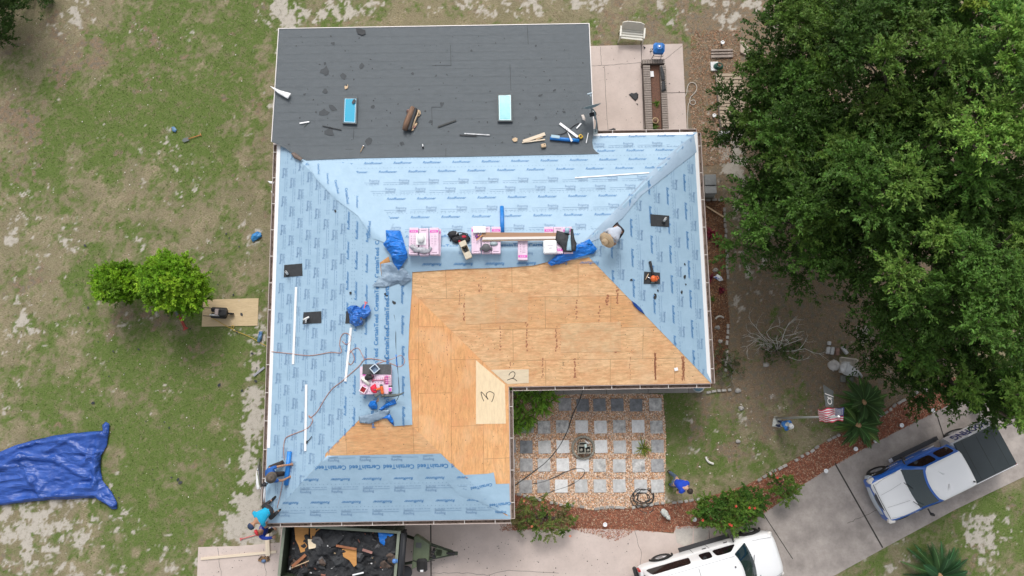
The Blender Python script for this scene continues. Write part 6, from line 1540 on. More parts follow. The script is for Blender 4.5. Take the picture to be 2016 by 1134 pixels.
# ================================================================ PLANTS
leafm = mat('leaf', (1,1,1), .55, attr=True, trans=.25, spec=.25)
bark = mat('bark', (.16,.13,.10), .9, var=.35, vs=6, bump=.6, bs=20)
def leaves(name, clumps, size, pal, parent, squash=.65, dens=1.0, twig=1.0, down=.15, elong=1.0, bright=.35):
    """clumps: (centre, radius, leaf count, tone, palette index)"""
    Ps, Cs, Ss, Rs = [], [], [], []
    pal = np.array(pal)
    for (c, r, n, tone, pi) in clumps:
        n = int(n*dens); k = max(6, int(n/38)); z = rng.uniform(-down, 1, k); a = rng.uniform(0, 2*np.pi, k); s_ = np.sqrt(1-z**2)
        D = np.stack([s_*np.cos(a), s_*np.sin(a), z], 1); ln = rng.uniform(.65, 1.18, k)
        bend = rng.normal(0, .22, (k,3)); ti = rng.integers(0, k, n); t = rng.uniform(.12, 1, n)**.6
        P = D[ti]*(ln[ti]*t*r)[:,None]+bend[ti]*(t**2*r)[:,None]; P[:,2] *= squash; P += rng.normal(0, .035*twig*r, (n,3))+np.array(c)
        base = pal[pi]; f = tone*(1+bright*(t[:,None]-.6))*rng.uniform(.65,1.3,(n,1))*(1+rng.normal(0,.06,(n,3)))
        Ps.append(P); Cs.append(np.clip(base*f, 0, 1)); Ss.append(rng.uniform(.7,1.25,n)*size)
        # leaf frames: roughly along the twig, tilted
        d = D[ti]+rng.normal(0,.65,(n,3)); d[:,2] *= .6; d /= np.linalg.norm(d,axis=1)[:,None]
        nn = np.stack([rng.normal(0,.45,n), rng.normal(0,.45,n), np.ones(n)],1); y = np.cross(nn, d); y /= np.linalg.norm(y,axis=1)[:,None]; zz = np.cross(d, y)
        Rs.append(np.stack([d, y, zz], 2))
    P, C_, S, Rr = map(np.concatenate, (Ps, Cs, Ss, Rs))
    return scatter(name, P, LEAF_V, LEAF_F, np.stack([S*elong, S, S],1), C_, leafm, Rr, parent)
def limb(mb, a, b_, r0, r1, bend=.3, n_=6, seed=0):
    r = random.Random(seed); a, b_ = Vector(a), Vector(b_); o = Vector((r.uniform(-1,1), r.uniform(-1,1), r.uniform(0,.6)))*bend*(b_-a).length*.4
    P = [a.lerp(b_, t)+o*math.sin(math.pi*t)+Vector((r.uniform(-1,1),r.uniform(-1,1),0))*.03*(b_-a).length for t in [k/n_ for k in range(n_+1)]]
    mb.tube(P, [r0+(r1-r0)*k/n_ for k in range(n_+1)], 7)
def oak(poly, z0, z1, lab, tones, seed, sp=.92, cr=(.62,.98), n=2300, name='oak_tree', pal=None, low=True, size=.115, base=None):
    r = random.Random(seed); zc = (z0+z1)/2; P = pxpoly(poly, lambda px,py: G(px,py,zc)); A_ = np.array(P); cx, cy = A_.mean(0)
    R0 = max(np.linalg.norm(A_-[cx,cy],axis=1)); pts = []
    for tr_ in range(4000):
        x, y = r.uniform(A_[:,0].min(), A_[:,0].max()), r.uniform(A_[:,1].min(), A_[:,1].max())
        if inside(x, y, P) and all((x-a)**2+(y-b_)**2 > (sp*.85)**2 for a, b_ in pts): pts.append((x,y))
    bx, by = base if base else (cx*1.14, cy*1.1)
    t = thing(name, lab, 'tree', (bx, by, 0)); B = Vector((bx,by,0)); cl_ = []; tm = MB()
    fork_z = z0*.45; limb(tm, (0,0,-.1), (r.uniform(-.2,.2), r.uniform(-.2,.2), fork_z), .30, .22, .1, seed=seed)
    for i, (x, y) in enumerate(pts):
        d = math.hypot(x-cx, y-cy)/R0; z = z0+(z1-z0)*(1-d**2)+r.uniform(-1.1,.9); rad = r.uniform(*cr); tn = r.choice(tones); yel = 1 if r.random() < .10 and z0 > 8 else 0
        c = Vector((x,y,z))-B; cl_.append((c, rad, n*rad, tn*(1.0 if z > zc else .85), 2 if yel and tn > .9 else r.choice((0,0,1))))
        if low and r.random() < .85: cl_.append((c+Vector((r.uniform(-.5,.5), r.uniform(-.5,.5), -1.9)), rad*1.3, n*.6, tn*.62, 0))  # low fill leaves darkened in colour to paint shade in the crown gaps
        if i % 2 == 0: limb(tm, (0,0,fork_z*.9), c-Vector((0,0,.2)), .12, .025, .35, 7, seed*31+i)
        else: limb(tm, (c*.45)+Vector((0,0,fork_z*.5)), c-Vector((0,0,.1)), .06, .015, .3, 5, seed*31+i)
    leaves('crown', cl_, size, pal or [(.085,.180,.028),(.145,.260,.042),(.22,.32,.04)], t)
    tm.build('trunk', [bark], t); return t
oak([(1530,-40),(1700,-40),(1690,90),(1620,170),(1520,185),(1480,170),(1485,135),(1515,90),(1520,30)], 4.5, 6.5, 'dark green oak nearest the back patio at the top of the tree row', (.7,.8,.95), 1)
oak([(1500,190),(1590,175),(1650,260),(1640,350),(1575,390),(1540,375),(1535,330),(1505,295),(1492,240)], 4.2, 6.2, 'feathery dark oak hanging over the wooden deck boards', (.7,.85,.95), 2)
oak([(1500,380),(1600,330),(1680,350),(1730,430),(1700,470),(1640,500),(1610,535),(1585,525),(1570,470),(1510,440)], 4.5, 6.5, 'oak with a pale green tip in front of the grey pole', (.75,.9,1.2), 3)
oak([(1700,-40),(1900,-40),(1900,130),(1820,230),(1720,220),(1650,130)], 7.5, 9.5, 'tall oak in the middle of the top edge', (.65,.8,.95), 4)
oak([(1650,240),(1820,230),(1870,400),(1800,500),(1720,460),(1640,350)], 6.5, 8.8, 'dense oak in the centre of the tree mass', (.65,.8,.9), 5)
oak([(1890,-40),(2070,-40),(2070,380),(1920,370),(1860,240)], 8.5, 10.8, 'tallest oak with bright yellow green tips at the right edge', (.95,1.2,1.4), 6, cr=(.6,.95))
oak([(1810,420),(2070,390),(2070,690),(1950,690),(1840,640),(1740,560),(1740,490)], 7.0, 9.3, 'broad oak at the right edge below the tallest one', (.7,.9,1.05), 7)
oak([(1760,580),(1850,630),(1950,700),(1960,770),(1890,800),(1840,750),(1780,730),(1755,660)], 4.2, 6.2, 'lower dark oak above the red mulch bed and driveway', (.7,.85,.95), 8)
oak([(1985,735),(2070,700),(2070,825),(2020,828),(1985,795)], 6.0, 7.2, 'oak branch end hanging over the back of the pickup', (.95,1.1,1.25), 9, sp=.75, cr=(.5,.75))
oak([(-90,-90),(10,-75),(8,-20),(-20,-5),(-60,5)], 2.2, 3.2, 'dark tree cut off by the top left corner of the lawn', (.7,.9), 10, base=tuple(g2(-120,-90)))
cit = [(.16,.33,.015),(.23,.42,.022),(.29,.48,.03)]
def shrub(poly, z0, z1, lab, pal, tones, seed, sp=.45, cr=(.38,.55), n=1500, size=.09, name='shrub', cat='shrub', flowers=None, base=None, stems=True, squash=.75):
    r = random.Random(seed); zc = z0*.4+z1*.6; P = pxpoly(poly, lambda px,py: G(px,py,zc)); A_ = np.array(P); cx, cy = A_.mean(0); pts = []
    R0 = max(np.linalg.norm(A_-[cx,cy],axis=1))
    for tr_ in range(2500):
        x, y = r.uniform(A_[:,0].min(), A_[:,0].max()), r.uniform(A_[:,1].min(), A_[:,1].max())
        if inside(x, y, P) and all((x-a)**2+(y-b_)**2 > (sp*.85)**2 for a, b_ in pts): pts.append((x,y))
    bx, by = base or (cx, cy); t = thing(name, lab, cat, (bx,by,0)); B = Vector((bx,by,0)); cl_ = []; tm = MB()
    for i, (x, y) in enumerate(pts):
        d = math.hypot(x-cx, y-cy)/R0; z = z0+(z1-z0)*(1-d**1.7)+r.uniform(-.08,.08); c = Vector((x,y,z))-B; rad = r.uniform(*cr)
        cl_.append((c, rad, n*rad, r.choice(tones), r.choice(range(len(pal)) if len(pal) < 3 else (0,0,1,1,2))))
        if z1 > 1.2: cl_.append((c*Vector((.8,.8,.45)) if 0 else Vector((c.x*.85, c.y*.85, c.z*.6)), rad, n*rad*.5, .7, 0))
        limb(tm, (r.uniform(-.05,.05), r.uniform(-.05,.05), -.02), c, .03 if z1 < 1.5 else .06, .008, .25, 4, seed*7+i)
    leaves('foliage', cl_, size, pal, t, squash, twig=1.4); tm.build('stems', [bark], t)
    if flowers:
        fm, nf = flowers
        for k in range(nf):
            x, y = r.choice(pts); c = Vector((x+r.uniform(-.2,.2), y+r.uniform(-.2,.2), 0))-B; d = math.hypot(x-cx, y-cy)/R0; c.z = z0+(z1-z0)*(1-d**1.7)+r.uniform(.22,.34)
            m_ = MB()
            for j in range(5):
                a = 2*math.pi*j/5+k; m_.add([c, c+Vector((math.cos(a-.5)*.04, math.sin(a-.5)*.04, .02)), c+Vector((math.cos(a)*.062, math.sin(a)*.062, 0)), c+Vector((math.cos(a+.5)*.04, math.sin(a+.5)*.04, .02))], [(0,1,2,3)])
            m_.build('flower', [fm], t)
    return t
shrub([(272,530),(292,508),(330,502),(368,512),(390,538),(392,572),(370,598),(335,606),(300,598),(275,572)], 1.6, 3.0, 'large round bright green citrus tree beside the plywood board', cit, (.8,1,1.1), 40, .37, (.33,.44), 3200, .095, 'citrus_tree', 'tree', base=tuple(g2(350,600)))
shrub([(178,556),(205,536),(250,528),(275,540),(278,580),(248,592),(212,584),(188,574)], 1.1, 2.1, 'smaller bright green citrus tree left of the large round one', cit[:2], (.75,.9,1.05), 41, .34, (.30,.40), 3000, .09, 'citrus_tree', 'tree', base=tuple(g2(240,585)))
shrub([(1012,990),(1060,985),(1120,1005),(1130,1035),(1110,1048),(1070,1050),(1010,1040)], .4, .85, 'low loose green shrub with a few orange blooms at the house corner', [(.10,.17,.03),(.16,.20,.05),(.22,.19,.08)], (.8,1,1.15), 42, .4, (.28,.42), 1100, .07, flowers=(mat('bloom_orange', (.70,.22,.10), .6), 4))
rf_ = mat('bloom_red', (.65,.07,.04), .6)
shrub([(1376,1003),(1395,982),(1440,972),(1482,962),(1505,985),(1503,1005),(1475,1028),(1430,1038),(1392,1030)], .6, 1.15, 'dense green hedge with red flowers above the white parked vehicle', [(.07,.16,.022),(.12,.22,.03)], (.8,1,1.1), 43, .34, (.30,.40), 2400, .07, 'flowering_hedge', 'hedge', (rf_, 6))
shrub([(1523,945),(1550,940),(1570,955),(1572,970),(1545,985),(1525,978)], .5, .9, 'small round green bush at the driveway edge right of the hedge', [(.085,.16,.025),(.13,.21,.035)], (.8,1,1.1), 44, .34, (.28,.38), 1700, .07, 'round_bush', 'bush', (rf_, 1))
shrub([(1405,690),(1445,690),(1455,720),(1430,750),(1410,740)], .15, .3, 'thin green weeds beside the edging stones near the house corner', [(.08,.13,.03),(.14,.16,.07)], (.7,.9), 45, .35, (.25,.35), 450, .06, 'weed_patch', 'weeds')
shrub([(1490,670),(1560,665),(1585,690),(1540,712),(1495,700)], .15, .35, 'green undergrowth below the bare grey branches', [(.07,.12,.03),(.10,.15,.04)], (.7,.9), 46, .4, (.25,.4), 550, .06, 'undergrowth', 'weeds')
def ribbons(name, specs, parent, m_, seg_=6, fold=.25):
    """specs: (base, yaw, length, width, rise, droop, colour)"""
    vs, fs, cs = [], [], []
    for (b_, yaw, L, w_, rise, droop, col) in specs:
        o = len(vs); d = Vector((math.cos(yaw), math.sin(yaw), 0)); s_ = Vector((-d.y, d.x, 0))
        for i in range(seg_+1):
            t = i/seg_; p = Vector(b_)+d*(L*t*math.cos(rise)*(1))+Vector((0,0,L*(math.sin(rise)*t-droop*t*t))); w2 = w_*(1-t**2.2)*(.55+1.2*min(t,.35)); 
            vs += [p+s_*w2/2+Vector((0,0,fold*w2)), p, p-s_*w2/2+Vector((0,0,fold*w2))]; cs += [col]*3
        for i in range(seg_): a = o+i*3; fs += [(a,a+1,a+4,a+3),(a+1,a+2,a+5,a+4)]
    me = bpy.data.meshes.new(name); me.from_pydata([tuple(v_) for v_ in vs], [], fs); me.materials.append(m_)
    ca = me.color_attributes.new('Col', 'FLOAT_COLOR', 'POINT'); ca.data.foreach_set('color', np.array([(*c,1) for c in cs], np.float32).reshape(-1))
    return obj(name, me, parent)
def rcol(base, v_=.35):
    f = random.uniform(1-v_, 1+v_); return tuple(min(1, c*f*random.uniform(.9,1.1)) for c in base)
fp = pxpoly([(990,755),(1092,762),(1090,788),(1066,808),(1042,836),(1015,848),(990,840)], G)
t = thing('lily_clump', 'large clump of arching green strap leaves in the inner corner of the house', 'plant', (*g2(1030,795),0)); B = Vector(t.location)
sp_ = []
for k in range(70):
    q = randin(fp, 1)[0]
    for j in range(7): sp_.append((Vector((q[0],q[1],0))-B, random.uniform(-2.6,-.2) if random.random() < .7 else random.uniform(0,6.28), random.uniform(.6,1.0), random.uniform(.06,.10), random.uniform(.8,1.35), random.uniform(.45,.9), rcol((.26,.46,.07),.45)))
ribbons('leaves', sp_, t, leafm)
def tuft(px, py, n_, L, w_, col, lab, name, cat, rise=(.3,1.3), droop=(.2,.6), c2=None, z=0.0):
    t = thing(name, lab, cat, G(px,py,z)); 
    ribbons('leaves', [((random.uniform(-.04,.04), random.uniform(-.04,.04), 0), random.uniform(0,6.28), L*random.uniform(.6,1.1), w_*random.uniform(.8,1.2), random.uniform(*rise), random.uniform(*droop), rcol(random.choice((col, c2 or col)),.3)) for _ in range(n_)], t, leafm); return t
tuft(1266,883, 70, .55, .035, (.30,.34,.06), 'spiky yellow green plant between two right hand pavers', 'spiky_plant', 'plant', c2=(.16,.24,.05))
tuft(1293,204, 40, .30, .025, (.12,.24,.03), 'small grassy tuft in the brick planter', 'grass_tuft', 'plant', z=.25)
tuft(1285,250, 70, .40, .03, (.14,.22,.05), 'green strap leaf plant by the eave end of the brick planter', 'planter_plant', 'plant', z=.25)
for (px, py, n_, L, lab) in ((1399,462,80,.5,'large magenta leaved plant in the side bed'),(1412,480,35,.3,'small magenta plant just below the largest one'),(1396,548,45,.38,'dark maroon plant left of the white and blue litter'),(1419,572,40,.32,'magenta plant at the stone edge of the side bed')):
    tuft(px, py, n_, L, .05, (.24,.03,.055), lab, 'ti_plant', 'plant', (.4,1.3), (.3,.7), (.10,.02,.03) if n_ < 60 else (.32,.05,.08))
tuft(1403,590, 30, .25, .03, (.10,.2,.03), 'small green weed in the side bed', 'weed', 'plant')
def sago(px, py, n_, L, lab, col, c2, z=.5, yfl=False):
    t = thing('sago_palm', lab, 'palm', G(px,py,0)); r = random.Random(int(px))
    MB().lathe((0,0,0), [(.20,0),(.22,.2),(.20,z*.8),(.14,z),(.05,z+.06)], 14, 0).build('trunk', [mat('palm_trunk', (.20,.12,.07), .9, var=.4, vs=15, bump=.7, bs=30)], t)
    MB().ball((0,0,z+.06), (.13,.13,.08), 0, 12, 6, jit=.3).build('heart', [mat('palm_heart', (.45,.27,.14), .9, var=.4, vs=20)], t)
    for k in range(n_):
        yaw = 2*math.pi*k/n_*2.4+r.uniform(-.15,.15); rise = r.uniform(.05,1.0)*(1 if k%3 else .6); Lf = L*r.uniform(.82,1.08); dr = r.uniform(.25,.6)
        vs, fs, cs = [], [], []; base = rcol(col if k%3 else c2, .3); N_ = 44; d = Vector((math.cos(yaw), math.sin(yaw), 0)); s_ = Vector((-d.y,d.x,0))
        pt = lambda t_: d*(Lf*t_*math.cos(rise))+Vector((0,0,z+Lf*(math.sin(rise)*t_-dr*t_*t_)))
        for i in range(N_):
            t_ = .08+.92*i/N_; p = pt(t_); ll = Lf*.20*math.sin(math.pi*min(1,.18+.80*t_))*r.uniform(.9,1.1)
            for sg in (1,-1):
                o = len(vs); e = p+s_*sg*ll*.78+d*ll*.55+Vector((0,0,ll*.22)); w2 = d*.017
                vs += [p-w2, p+w2, e]; fs.append((o,o+1,o+2)); cs += [base]*3
        for i in range(10):
            a, b_ = pt(i/10), pt((i+1)/10); o = len(vs); w2 = s_*.012; up = Vector((0,0,.008)); vs += [a-w2+up, a+w2+up, b_+w2+up, b_-w2+up]; fs.append((o,o+1,o+2,o+3)); cs += [tuple(min(1,c*2.2) for c in base)]*4
        me = bpy.data.meshes.new('frond'); me.from_pydata([tuple(v_) for v_ in vs], [], fs); me.materials.append(leafm)
        ca = me.color_attributes.new('Col', 'FLOAT_COLOR', 'POINT'); ca.data.foreach_set('color', np.array([(*c,1) for c in cs], np.float32).reshape(-1)); obj('frond', me, t)
    return t
sago(1682,792, 46, 1.12, 'dark green cycad palm, upper of the two crowns beside the flag', (.045,.095,.025), (.08,.15,.035), .75)
sago(1674,836, 42, 1.12, 'dark green cycad palm, lower of the two crowns beside the flag', (.045,.095,.025), (.09,.16,.035), .65)
sago(1836,1128, 40, 1.45, 'large sago palm with a tan heart at the bottom edge of the lawn', (.035,.095,.035), (.06,.13,.04), .45)
# bare shrub
def bare(px, py, lab, targets, seed, m_):
    t = thing('bare_shrub', lab, 'dead shrub', G(px,py,0)); B = Vector(t.location); r = random.Random(seed); mb = MB()
    def br(a, d, L, rad, dep):
        n_ = 4; P = [a]; dd = d.copy()
        for k in range(n_): dd = (dd+Vector((r.uniform(-1,1),r.uniform(-1,1),r.uniform(-.5,.6)))*.22).normalized(); P.append(P[-1]+dd*L/n_)
        mb.tube(P, [rad*(1-.55*k/n_) for k in range(n_+1)], 5)
        if dep > 0:
            for q in range(r.choice((2,3,3))): k = r.randint(1,n_); s_ = (dd+Vector((r.uniform(-1,1),r.uniform(-1,1),r.uniform(-.3,.5)))*.9).normalized(); br(P[k], s_, L*r.uniform(.45,.7), rad*.55, dep-1)
    for (tx, ty, z) in targets:
        e = G(tx,ty,z)-B; br(Vector((0,0,0)), e.normalized(), e.length*.8, .019, 3)
    mb.build('branches', [m_], t)
gb = mat('branch_pale', (.66,.64,.58), .8, var=.25, vs=5); gbd = mat('branch_dull', (.30,.28,.24), .85, var=.3, vs=5)
bare(1530,690, 'bare pale grey branching shrub on the brown side lawn', [(1475,665,.5),(1490,635,.7),(1512,625,.9),(1558,610,1.0),(1590,640,.9),(1600,690,.6),(1585,710,.4),(1500,700,.5),(1545,650,1.1),(1485,655,.5)], 5, gb)
bare(1440,735, 'small dead twiggy shrub near the house corner', [(1430,700,.4),(1455,720,.4),(1440,765,.2),(1420,745,.3),(1450,700,.4)], 9, gbd)
# hanging dead twigs visible in crowns are limbs of the oaks already

# ================================================================ COURTYARD
pvm = []
for k, (a, b_) in enumerate([((.66,.66,.65),(.44,.44,.43)),((.50,.50,.50),(.28,.28,.285)),((.86,.86,.85),(.68,.68,.67)),((.30,.315,.335),(.15,.16,.17)),((.74,.73,.70),(.27,.27,.27))]):
    pvm.append(slab_mat('paver_%s' % ['mid','stained','light','dark','mottled'][k], a, b_, (.2,.2,.2) if k in (1,4) else (.36,.36,.36), 4.5))
for m_ in pvm:
    n_, l_ = m_.node_tree.nodes, m_.node_tree.links; oi = n_.new('ShaderNodeObjectInfo'); mu = n_.new('ShaderNodeMath'); mu.operation = 'MULTIPLY'; mu.inputs[1].default_value = 60; l_.new(oi.outputs['Random'], mu.inputs[0])
    for q in [q for q in n_ if q.type == 'MAPPING']: l_.new(mu.outputs[0], q.inputs['Location'])
PMESH = [MB().box((0,0,0), (.52,.52,.05), ch=.006).mesh('paver', [m_]) for m_ in pvm]
Wd = ['mid grey','dark stained','pale grey','blackened','mottled']
rows = [('row nearest the eave', 797, [(1112,1),(1147,3),(1180,3),(1215,3),(1252,3),(1290,4)]),
        ('second row from the eave', 840, [(1038,1),(1071,4),(1107,4),(1145,2),(1182,2),(1219,4),(1256,2),(1292,4)]),
        ('third row from the eave', 879, [(1003,1),(1036,3),(1072,0),(1108,2),(1183,2),(1220,0),(1256,0),(1294,1)]),
        ('fourth row from the eave', 916, [(1001,0),(1036,1),(1071,0),(1108,2),(1147,2),(1180,4),(1219,0),(1257,4),(1294,1)]),
        ('last row nearest the mulch', 957, [(1001,0),(1035,1),(1070,1),(1105,2),(1144,0),(1181,0),(1219,0),(1261,0),(1294,0)])]
ordn = ['first','second','third','fourth','fifth','sixth','seventh','eighth','ninth']
for rn, py, L in rows:
    for i, (px, k) in enumerate(L):
        o = obj('paver', PMESH[k], loc=(*g2(px, py+rs.uniform(-1,1)),.028), rz=R_(rs.uniform(-1.5,1.5))); tag(o, f'{Wd[k]} square concrete paver, {ordn[i]} from the left in the {rn}', 'paver', 'square pavers in the gravel')
q = G(1183,840,.056); tag(MB().lathe((0,0,0), [(.20,0),(.205,.015),(.19,.03),(.001,.03)], 28).build('round_stone', [pvm[2]], loc=q), 'round pale stepping disc on a square paver', 'stepping stone')
fo = thing('garden_fountain', 'round concrete fountain base with square basins in the middle of the pavers', 'fountain', G(1148,881,0))
cm = slab_mat('cast_concrete', (.42,.40,.34), (.28,.27,.23), (.12,.12,.11))
m_ = MB()
for k in range(22):
    a = 2*math.pi*k/22; m_.box((math.cos(a)*.44, math.sin(a)*.44, .07), (.09,.118,.14), a, 0, ch=.012)
m_.build('ring', [cm], fo)
MB().lathe((0,0,.0), [(.36,0),(.36,.02),(.001,.02)], 24).build('bed', [mat('fountain_bed', (.16,.13,.10), .8)], fo)
def basin(x, y, sx, sy, z, h, nm='basin'):
    m_ = MB(); t_ = .035
    for (a, b_, c, d) in ((0,sy/2-t_/2,sx,t_),(0,-sy/2+t_/2,sx,t_),(sx/2-t_/2,0,t_,sy-2*t_),(-sx/2+t_/2,0,t_,sy-2*t_)): m_.box((x+a,y+b_,z+h/2), (c,d,h))
    m_.box((x,y,z+.02), (sx-2*t_,sy-2*t_,.04), 0, 1); m_.build(nm, [cm, mat('basin_dark', (.08,.09,.09), .4)], fo)
basin(-.10,-.05,.30,.32,.05,.40); basin(.16,-.06,.24,.30,.05,.34); basin(-.02,.17,.34,.14,.05,.25)
MB().ball((-.11,-.06,.46), (.07,.06,.06), 0, 10, 6, jit=.6).ball((.17,-.08,.42), (.06,.05,.05), 0, 10, 6, jit=.6).build('stones', [cm], fo)
MB().box((.06,.10,.48), (.09,.14,.02), .1, 0, ch=.004).build('tile', [mat('tile_pale', (.55,.68,.64), .4)], fo); MB().tube([(.05,.30,.25),(.16,.20,.3),(.22,.15,.32)], [.02,.045,.01], 8).build('spout', [pvm[2]], fo)
def chair_bits(): pass
hbl = mat('hose_black', (.035,.036,.036), .55); hgr = mat('hose_grey', (.075,.08,.075), .6)
cord([(1148,765),(1140,790),(1128,815),(1118,845),(1105,872),(1090,893),(1072,912),(1055,925),(1035,940),(1010,958)], .022, 'long grey hose crossing the pavers from the eave to the left', hgr, 'garden_hose', 'hose', G)
cord([(1050,952),(1070,948),(1095,938),(1115,928),(1135,922),(1150,925),(1148,936),(1135,948),(1115,958),(1090,966),(1070,975),(1050,985)], .018, 'thinner grey hose looping over the lower left pavers', hgr, 'garden_hose', 'hose', G)
r = random.Random(8); hp = []
for k in range(110):
    a = k*.36; q = 18+6*math.sin(k*.13)+r.uniform(-2,2); hp.append((1266+math.cos(a)*q*.95+2*math.sin(k*.17), 979+math.sin(a)*q*.78+2*math.cos(k*.21)))
hp += [(1282,990),(1286,1003),(1276,1010),(1262,1006),(1250,995)]
P = [G(px,py,.03+.10*(i/len(hp))*(i < 108)) for i, (px,py) in enumerate(smooth_px(hp,3))]
P = [Vector((p.x,p.y,.03+.09*min(1,max(0,(320-i)/320))*(.5+.5*math.sin(i*.11)))) for i, p in enumerate(P)]; c = P[0].copy()
tag(MB().tube([p-c for p in P], .016, 6).build('garden_hose', [hbl], loc=c), 'coiled black hose lying on the gravel above the red mulch', 'hose')
# edging stones
edm = [slab_mat('edging_a', (.40,.38,.35), (.28,.26,.24)), slab_mat('edging_b', (.55,.52,.48), (.38,.36,.33))]
EM = [MB().box((0,0,0), (.19,.10,.10), ch=.012).mesh('edging_stone', [m_]) for m_ in edm]+[MB().box((0,0,0), (.14,.11,.11), ch=.02).mesh('edging_stone', [edm[1]])]
def edging(pts, lab, grp, skip=.12, kinds=(0,1,2), step=.20, seed=1):
    r = random.Random(seed); Q = [G(*p) for p in pts]
    for a, b_ in zip(Q, Q[1:]):
        L = (b_-a).length; n_ = max(1, int(L/step)); an = math.atan2(b_.y-a.y, b_.x-a.x)
        for k in range(n_):
            if r.random() < skip: continue
            p = a.lerp(b_, (k+.5)/n_); o = obj('edging_stone', EM[r.choice(kinds)], loc=(p.x+r.uniform(-.02,.02), p.y+r.uniform(-.02,.02), .045+r.uniform(-.02,.01)), rz=an+r.uniform(-.12,.12)); tag(o, lab, 'edging stone', grp)
edging([(1005,970),(1050,980),(1100,992),(1150,998)], 'small grey edging stone left of the coiled hose', 'edging stones at the lower left of the gravel')
edging([(1170,1002),(1200,998),(1240,999),(1275,993),(1310,990)], 'small edging stone between the gravel and mulch below the last pavers', 'edging stones at the lower right of the gravel', .05)
edging([(1310,990),(1345,988),(1400,978)], 'small edging stone below the bending man', 'edging stones by the lawn corner', .3)
edging([(1490,947),(1520,930),(1560,908),(1585,895),(1612,878)], 'pale edging stone along the red mulch right of the hedge', 'edging stones above the driveway mulch', .05)
edging([(1628,868),(1655,855)], 'pale edging stone just below the cycad palms', 'edging stones below the palms', .1)
edging([(1720,826),(1748,810),(1765,795),(1792,780),(1808,770)], 'pale edging stone right of the cycad palms', 'edging stones right of the palms', .2)
edging([(1425,398),(1428,450),(1431,520),(1433,560)], 'dark edging stone along the upper side bed', 'edging stones of the upper side bed', .2, (0,))
edging([(1434,625),(1432,660),(1430,700),(1428,735)], 'pale edging stone along the lower side bed', 'edging stones of the lower side bed', .25, (1,2))
edging([(1390,773),(1420,769),(1440,767)], 'pale edging stone in the short row at the house corner', 'edging stones at the house corner', .05, (1,2))
edging([(1388,394),(1424,395)], 'dark edging stone across the top end of the side bed', 'edging stones across the side bed top', .05, (0,))
for (px, py, s_, lab) in ((1452,769,.13,'white square stone at the right end of the corner stone row'),(1459,803,.12,'pale flat stone on the lawn below the corner stone row'),(1508,718,.13,'lumpy pale stone under the bare shrub'),(1412,645,.12,'round grey stone in the side bed'),(1418,672,.11,'white stone in the lower side bed'),(1820,767,.13,'grey stone at the far right end of the mulch edging'),(1408,532,.12,'square brown stone above the white and blue litter'),(1452,869,.1,'half buried pale stone in the lawn centre')):
    tag(MB().ball((0,0,.03), (s_,s_*.8,.07), 0, 10, 6, jit=.7, seed=px).build('stone', [edm[1] if 'grey' not in lab and 'brown' not in lab else edm[0]], loc=G(px,py,0)), lab, 'stone')
ringm = MB().lathe((0,0,0), [(.03,0),(.03,.20),(.04,.20)], 12, 1)
ringm.lathe((0,0,.20), [(.055,.0),(.085,.0),(.09,.015),(.085,.03),(.055,.03),(.05,.015)], 20, 0); RM = ringm.mesh('path_light', [wm, blackp])
for (px, py, lab) in ((1831,808,'ring topped path light furthest right, near the oak shade'),(1770,837,'ring topped path light below the cycad palms on the drive edge'),(1719,867,'ring topped path light above the pickup nose'),(1680,883,'ring topped path light beside the diagonal drive joint'),(1622,926,'ring topped path light right of the round bush'),(1190,1031,'ring topped path light in the mulch above the trailer drive'),(1365,1021,'ring topped path light left of the flowering hedge'),(1420,88,'ring topped path light among the fallen leaves at the top'),(1404,231,'ring topped path light beside the wooden deck boards')):
    tag(obj('path_light', RM, loc=G(px,py,0)), lab, 'path light', 'ring topped path lights')
# pig statue
pg = thing('animal_statue', 'white weathered pig shaped garden statue on the red mulch', 'statue', G(1307,1009,0), R_(-52)); wst = mat('statue_white', (.58,.60,.56), .8, var=.35, vs=9, bump=.4, bs=30)
MB().ball((0,0,.19), (.20,.13,.13), 0, 16, 10, jit=.1).ball((.20,0,.20), (.11,.09,.10), 0, 12, 8).ball((.30,0,.18), (.045,.04,.04), 0, 10, 6).ball((.18,.07,.28), (.03,.025,.05), 0, 8, 6).ball((.18,-.07,.28), (.03,.025,.05), 0, 8, 6).ball((-.20,0,.24), (.03,.02,.03), 0, 8, 6).tube([(.1,.07,.12),(.11,.08,0)], .035, 8).tube([(.1,-.07,.12),(.11,-.08,0)], .035, 8).tube([(-.1,.07,.12),(-.11,.08,0)], .038, 8).tube([(-.1,-.07,.12),(-.11,-.08,0)], .038, 8).build('body', [wst], pg)
cw = mat('curved_white', (.78,.76,.70), .5)
cord([(1389,899),(1391,905),(1396,910),(1404,913)], .045, 'curved white downspout elbow lying on the front lawn', cw, 'downspout_elbow', 'downspout', G)
cord([(1408,628),(1412,624),(1418,623),(1424,626)], .04, 'curved grey white downspout piece in the side bed', mat('curved_dull', (.50,.47,.42), .6), 'downspout_elbow', 'downspout', G)
tarp('litter_cloth', [(1403,546),(1412,540),(1420,545),(1423,552),(1416,554),(1409,549)], None, 'white and blue crumpled litter in the side bed', 'litter', mat('litter_wb', (.75,.77,.8), .5, col2=(.06,.12,.4), vs=9, contrast=(.42,.5)), .05, .10, 5, .3, 1.5, 3, zz=.03)
plank((1390,406),(1424,427), .06, .03, 'thin wooden stake lying across the top of the side bed', [lum], zz=.05)
